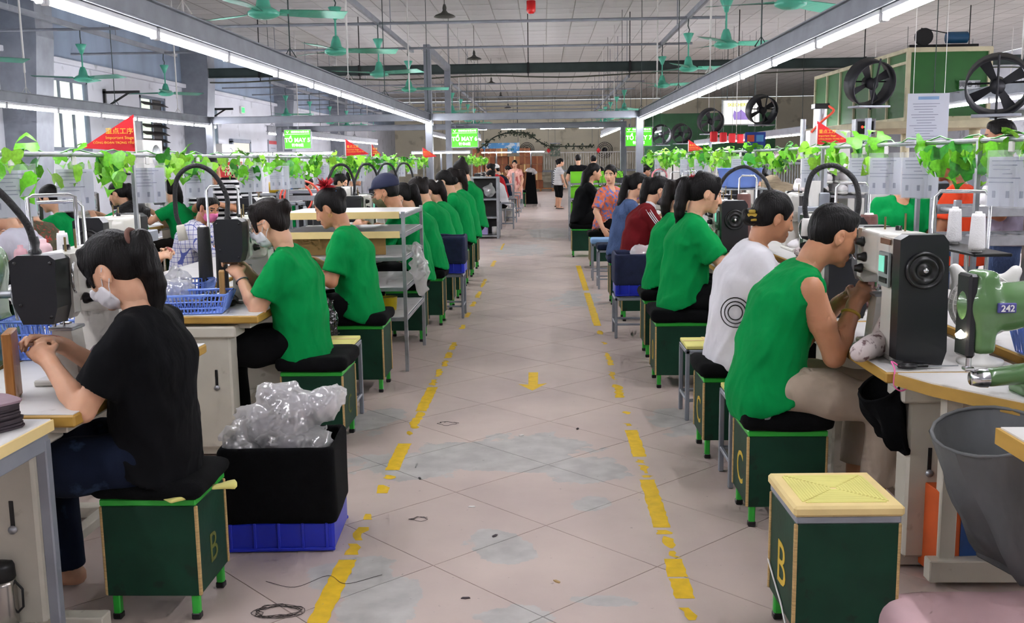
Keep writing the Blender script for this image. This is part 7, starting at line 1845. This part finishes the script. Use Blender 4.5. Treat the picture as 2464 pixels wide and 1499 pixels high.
# white wire cages on the far right
for i in range(4):
    t = thing('wire_cage', 'white wire cage trolley in the far right bay, %s from the front' % _ord[i], 'cage', (3.3+.02*i, 23.2+1.6*i, 0))
    b = MB()
    for k_ in range(12): b.box((.11*k_, 0, .8), (.016, .016, 1.56), 0); b.box((.11*k_, 1.2, .8), (.016, .016, 1.56), 0)
    for k_ in range(10): b.box((0, .12*k_, .8), (.016, .016, 1.56), 0)
    q_ = part('bars', b, M_white, t); q_['kind'] = 'stuff'
    for z in (.05, .8, 1.55): part('ring_rail', MB().tube([(0, 0, z), (1.22, 0, z), (1.22, 1.2, z), (0, 1.2, z)], .012, 5, closed=True), M_white, t)
for i in range(2): one('machine_bench', MB().box((0, 0, .72), (1.6, 2.2, .06)).box((-.7, -.9, .35), (.06, .06, .7)).box((.7, -.9, .35), (.06, .06, .7)).box((-.7, .9, .35), (.06, .06, .7)).box((.7, .9, .35), (.06, .06, .7)), M_white, 'white assembly bench in the right hall, %s from the front' % _ord[i], 'bench', (3.95, 9.6+2.6*i, 0))
for i in range(4):
    t = thing('assembly_machine', 'grey assembly machine in the right hall, %s from the front' % _ord[i], 'machine', (3.6+.7*(i % 2), 9.0+1.25*i, .752)); r = random.Random(i)
    h = r.uniform(.35, .7); part('body', MB().box((0, 0, h/2), (.5, .4, h), .015), r.choice((M_white, M_steel, M_mach)), t); part('panel', MB().box((-.1, -.205, h*.7), (.2, .012, .14)), M_black, t); part('beacon', MB().lathe([(0, .12), (.03, .11), (.035, 0)], (.15, 0, h), 10), mat('orange_beacon', 'd9642a', .4), t)
for i in range(6):
    t = thing('hanging_marker', 'small red hanging box in the right hall, %s from the front' % _ord[i], 'hanging box', (4.0+.4*i, 24.+i, 2.02)); part('box', MB().box((0, 0, 0), (.16, .16, .24), .02), M_red, t); part('wire', MB().tube([(0, 0, .12), (0, 0, ZC-2.02)], .004, 4), M_dsteel, t)

# ================================================================== FAR END
def carton(label, loc, w, d, h, m, rz=0., group=None):
    t = thing('carton', label, 'carton', loc, rz, group)
    part('box', MB().box((0, 0, h/2), (w, d, h), .008), m, t); part('tape', MB().box((0, -d/2-.001, h/2), (.06, .003, h), 0).box((0, 0, h+.001), (.06, d, .003), 0), M_tape if m is M_carton2 else M_carton2, t)
n = 0
for c_, (x, rows) in enumerate([(-2.3, 5), (-1.72, 5), (-1.1, 5), (-.52, 4), (.05, 5), (.62, 4)]):
    for k_ in range(rows):
        carton('brown carton in the far stack, column %s, %s from the floor' % (['one', 'two', 'three', 'four', 'five', 'six'][c_], _ord[k_]), (x-1.0+random.uniform(-.03, .03), 50.5+random.uniform(-.1, .1), .15+.40*k_), .54, .5, .39, M_carton if (c_+k_) % 3 else M_carton2, random.uniform(-.05, .05), 'cartons at the far end')
for i, x in enumerate((-2.8, -1.4, .0)):
    t = thing('pallet', 'wooden pallet under the far cartons, %s from the left' % _ord[i], 'pallet', (x-.2, 50.5, 0))
    for k_ in range(5): part('slat', MB().box((0, -.5+.25*k_, .13), (1.35, .16, .03)), M_wood2, t)
    for k_ in (-1, 0, 1): part('bearer', MB().box((k_*.6, 0, .06), (.1, 1.1, .12)), M_wood2, t)
t = thing('railing', 'white vertical-bar railing across the far wall', 'railing', (-3.0, 53.5, 1.0))
b = MB()
for i in range(78): b.box((i*.13, 0, .45), (.03, .03, .9), 0)
q_ = part('bars', b, M_white, t); q_['kind'] = 'stuff'
part('top_rail', MB().box((5, 0, .92), (10.2, .05, .05)), M_white, t); part('deck', MB().box((5, .4, -.05), (10.4, 1.0, .1)), M_steel, t)
for x in (.1, 3.4, 6.7, 9.9): part('post', MB().box((x, 0, -.5), (.08, .08, 1.0)), M_steel, t)
c = atY(1205, 356, 52.5)
t = thing('banner', 'sky blue banner reading Inspection Area at the far end', 'banner', c)
part('cloth', MB().box((0, 0, 0), (1.95, .02, .52)), mat('banner_blue', '5aa0d8', .6, var=.25, vs=2, col2='d8e6ee', thr=.52), t)
lettering('Inspection Area', .2, mat('banner_green', '1f6a4a', .6), t, frame4((.05, -.014, -.12), (1, 0, 0), (0, 0, 1)), 'CENTER', .01); part('cord', MB().tube([(-.9, 0, .26), (-.9, 0, ZC-c[2])], .01, 4).tube([(.9, 0, .26), (.9, 0, ZC-c[2])], .01, 4), M_dsteel, t)
for i, (px, py, r_) in enumerate([(1268, 360, .38), (1455, 361, .42)]):
    c = atY(px, py, 54.5); t = thing('wall_fan', 'round grey wall fan at the far end, %s one' % ['left', 'right'][i], 'fan', c)
    g = MB()
    for k_ in range(24): a = 2*PI*k_/24; g.tube([(.06*math.cos(a), 0, .06*math.sin(a)), (r_*math.cos(a), 0, r_*math.sin(a))], .008, 3, caps=False)
    for q in (.3, .6, .8, 1.): g.tube(arc((0, 0, 0), r_*q, 0, 2*PI, 24)[:-1], .014, 4, closed=True)
    part('grille', g, M_drum, t); part('motor', MB().tube([(0, .02, 0), (0, .3, 0)], .12, 12), M_drum, t); part('bracket', MB().box((0, .9, 0), (.06, 1.3, .06)), M_drum, t)
c = atY(1336, 361, 53.0); t = thing('poster', 'portrait poster with dark lower half on the far wall', 'poster', c); part('sheet', MB().box((0, 0, 0), (.52, .02, .66)), mat('poster_pic', '5d6a5c', .6, var=.6, vs=5, col2='b8a79a', thr=.55), t); part('frame', MB().box((0, -.012, .35), (.56, .02, .04)), M_steel, t); part('wire', MB().tube([(0, 0, .36), (0, 0, ZC-c[2])], .006, 4), M_dsteel, t)
for i, px in enumerate((1320, 1440)):
    c = atY(px, 362, 47); t = thing('paper_diamond', 'red paper diamond hanging at the far end, %s one' % ['left', 'right'][i], 'paper diamond', c)
    part('card', MB().prism([(0, -.13), (.1, 0), (0, .14), (-.1, 0)], 1, -.008, .008), M_red, t); part('wire', MB().tube([(0, 0, .12), (0, 0, ZC-c[2])], .004, 4), M_dsteel, t)
# arch garland at the far end
P_ = [atY(px, py, 46.) for px, py in [(1150, 360), (1170, 345), (1190, 330), (1215, 321), (1245, 319), (1270, 322), (1290, 335), (1310, 348), (1330, 352), (1380, 352), (1425, 352)]]
t = thing('garland_arch', 'dark leafy garland arch hanging across the far aisle', 'garland', (0, 0, 0))
S_ = spline(P_, 5); part('cord', MB().tube(S_, .03, 5), mat('dark_vine', '2c3226', .8), t)
_dl = leaf_mesh(1); _dl.materials.append(mat('dark_leaf', '34402c', .7))
for i in range(110):
    l = mk('leaf', _dl, None, t); q = S_[random.randrange(len(S_))]; l.location = tuple(q+np.array([random.uniform(-.1, .1), 0, random.uniform(-.1, .12)])); s = random.uniform(.1, .2); l.scale = (s, s, s); l.rotation_euler = (random.uniform(-1, 1), random.uniform(-1, 1), random.uniform(-3, 3))
for q in (P_[0], P_[4], P_[-1]): part('cord', MB().tube([q, (q[0], q[1], ZC)], .008, 4), M_dsteel, t)

# ================================================================== SMALL THINGS ON THE FLOOR
M_thr = mat('dark_thread', '3a3230', .8)
for k, (px, py, n_, R_, lab) in enumerate([(670, 1472, 60, .06, 'tangled dark thread on the floor near the left yellow line'), (1075, 1020, 16, .05, 'loop of dark thread on the floor in mid aisle'), (1010, 1250, 18, .03, 'curved dark thread scrap on the pink tiles')]):
    c = atZ(px, py, 0); r = random.Random(k); pts = []
    a = 0.; x = y = 0.
    for i in range(n_):
        a += r.uniform(.2, .9); q = R_*r.uniform(.5, 1.); pts.append((q*math.cos(a)*1.6, q*math.sin(a), .002+.001*(i % 3)))
    one('thread_tangle', MB().tube(spline(pts, 3), .0011, 4), M_thr, lab, 'thread', (c[0], c[1], 0))
c = atZ(640, 1400, 0); one('loose_thread', MB().tube(spline([(0, 0, .002), (.12, -.05, .002), (.22, .05, .003), (.30, -.02, .002), (.42, .06, .002)], 6), .001, 4), M_thr, 'long loose thread lying beside the blue crate base', 'thread', (c[0], c[1], 0))
for k, (px, py, m, lab) in enumerate([(1135, 1220, M_white, 'small white scrap in the middle of the floor'), (1190, 1290, M_dmauve, 'thin dark scrap on the grey floor patch'), (1010, 1152, M_black, 'tiny black scrap near the left yellow line'), (1445, 745, M_white, 'white paper scrap beside the right yellow line'), (1255, 1048, M_white, 'white paper bit on the big grey patch'), (1390, 1032, M_dmauve, 'dark leather scrap right of the big grey patch'), (1340, 1400, M_ply, 'tan scrap near the bottom of the aisle'), (1120, 1440, M_dmauve, 'slim dark strip at the bottom of the aisle')]):
    c = atZ(px, py, 0); one('floor_scrap', MB().prism([(-.016, -.004), (.0, -.007), (.017, -.002), (.012, .006), (-.01, .005)], 2, 0.0005, .004), m, lab, 'scrap', (c[0], c[1], 0), k*.9)
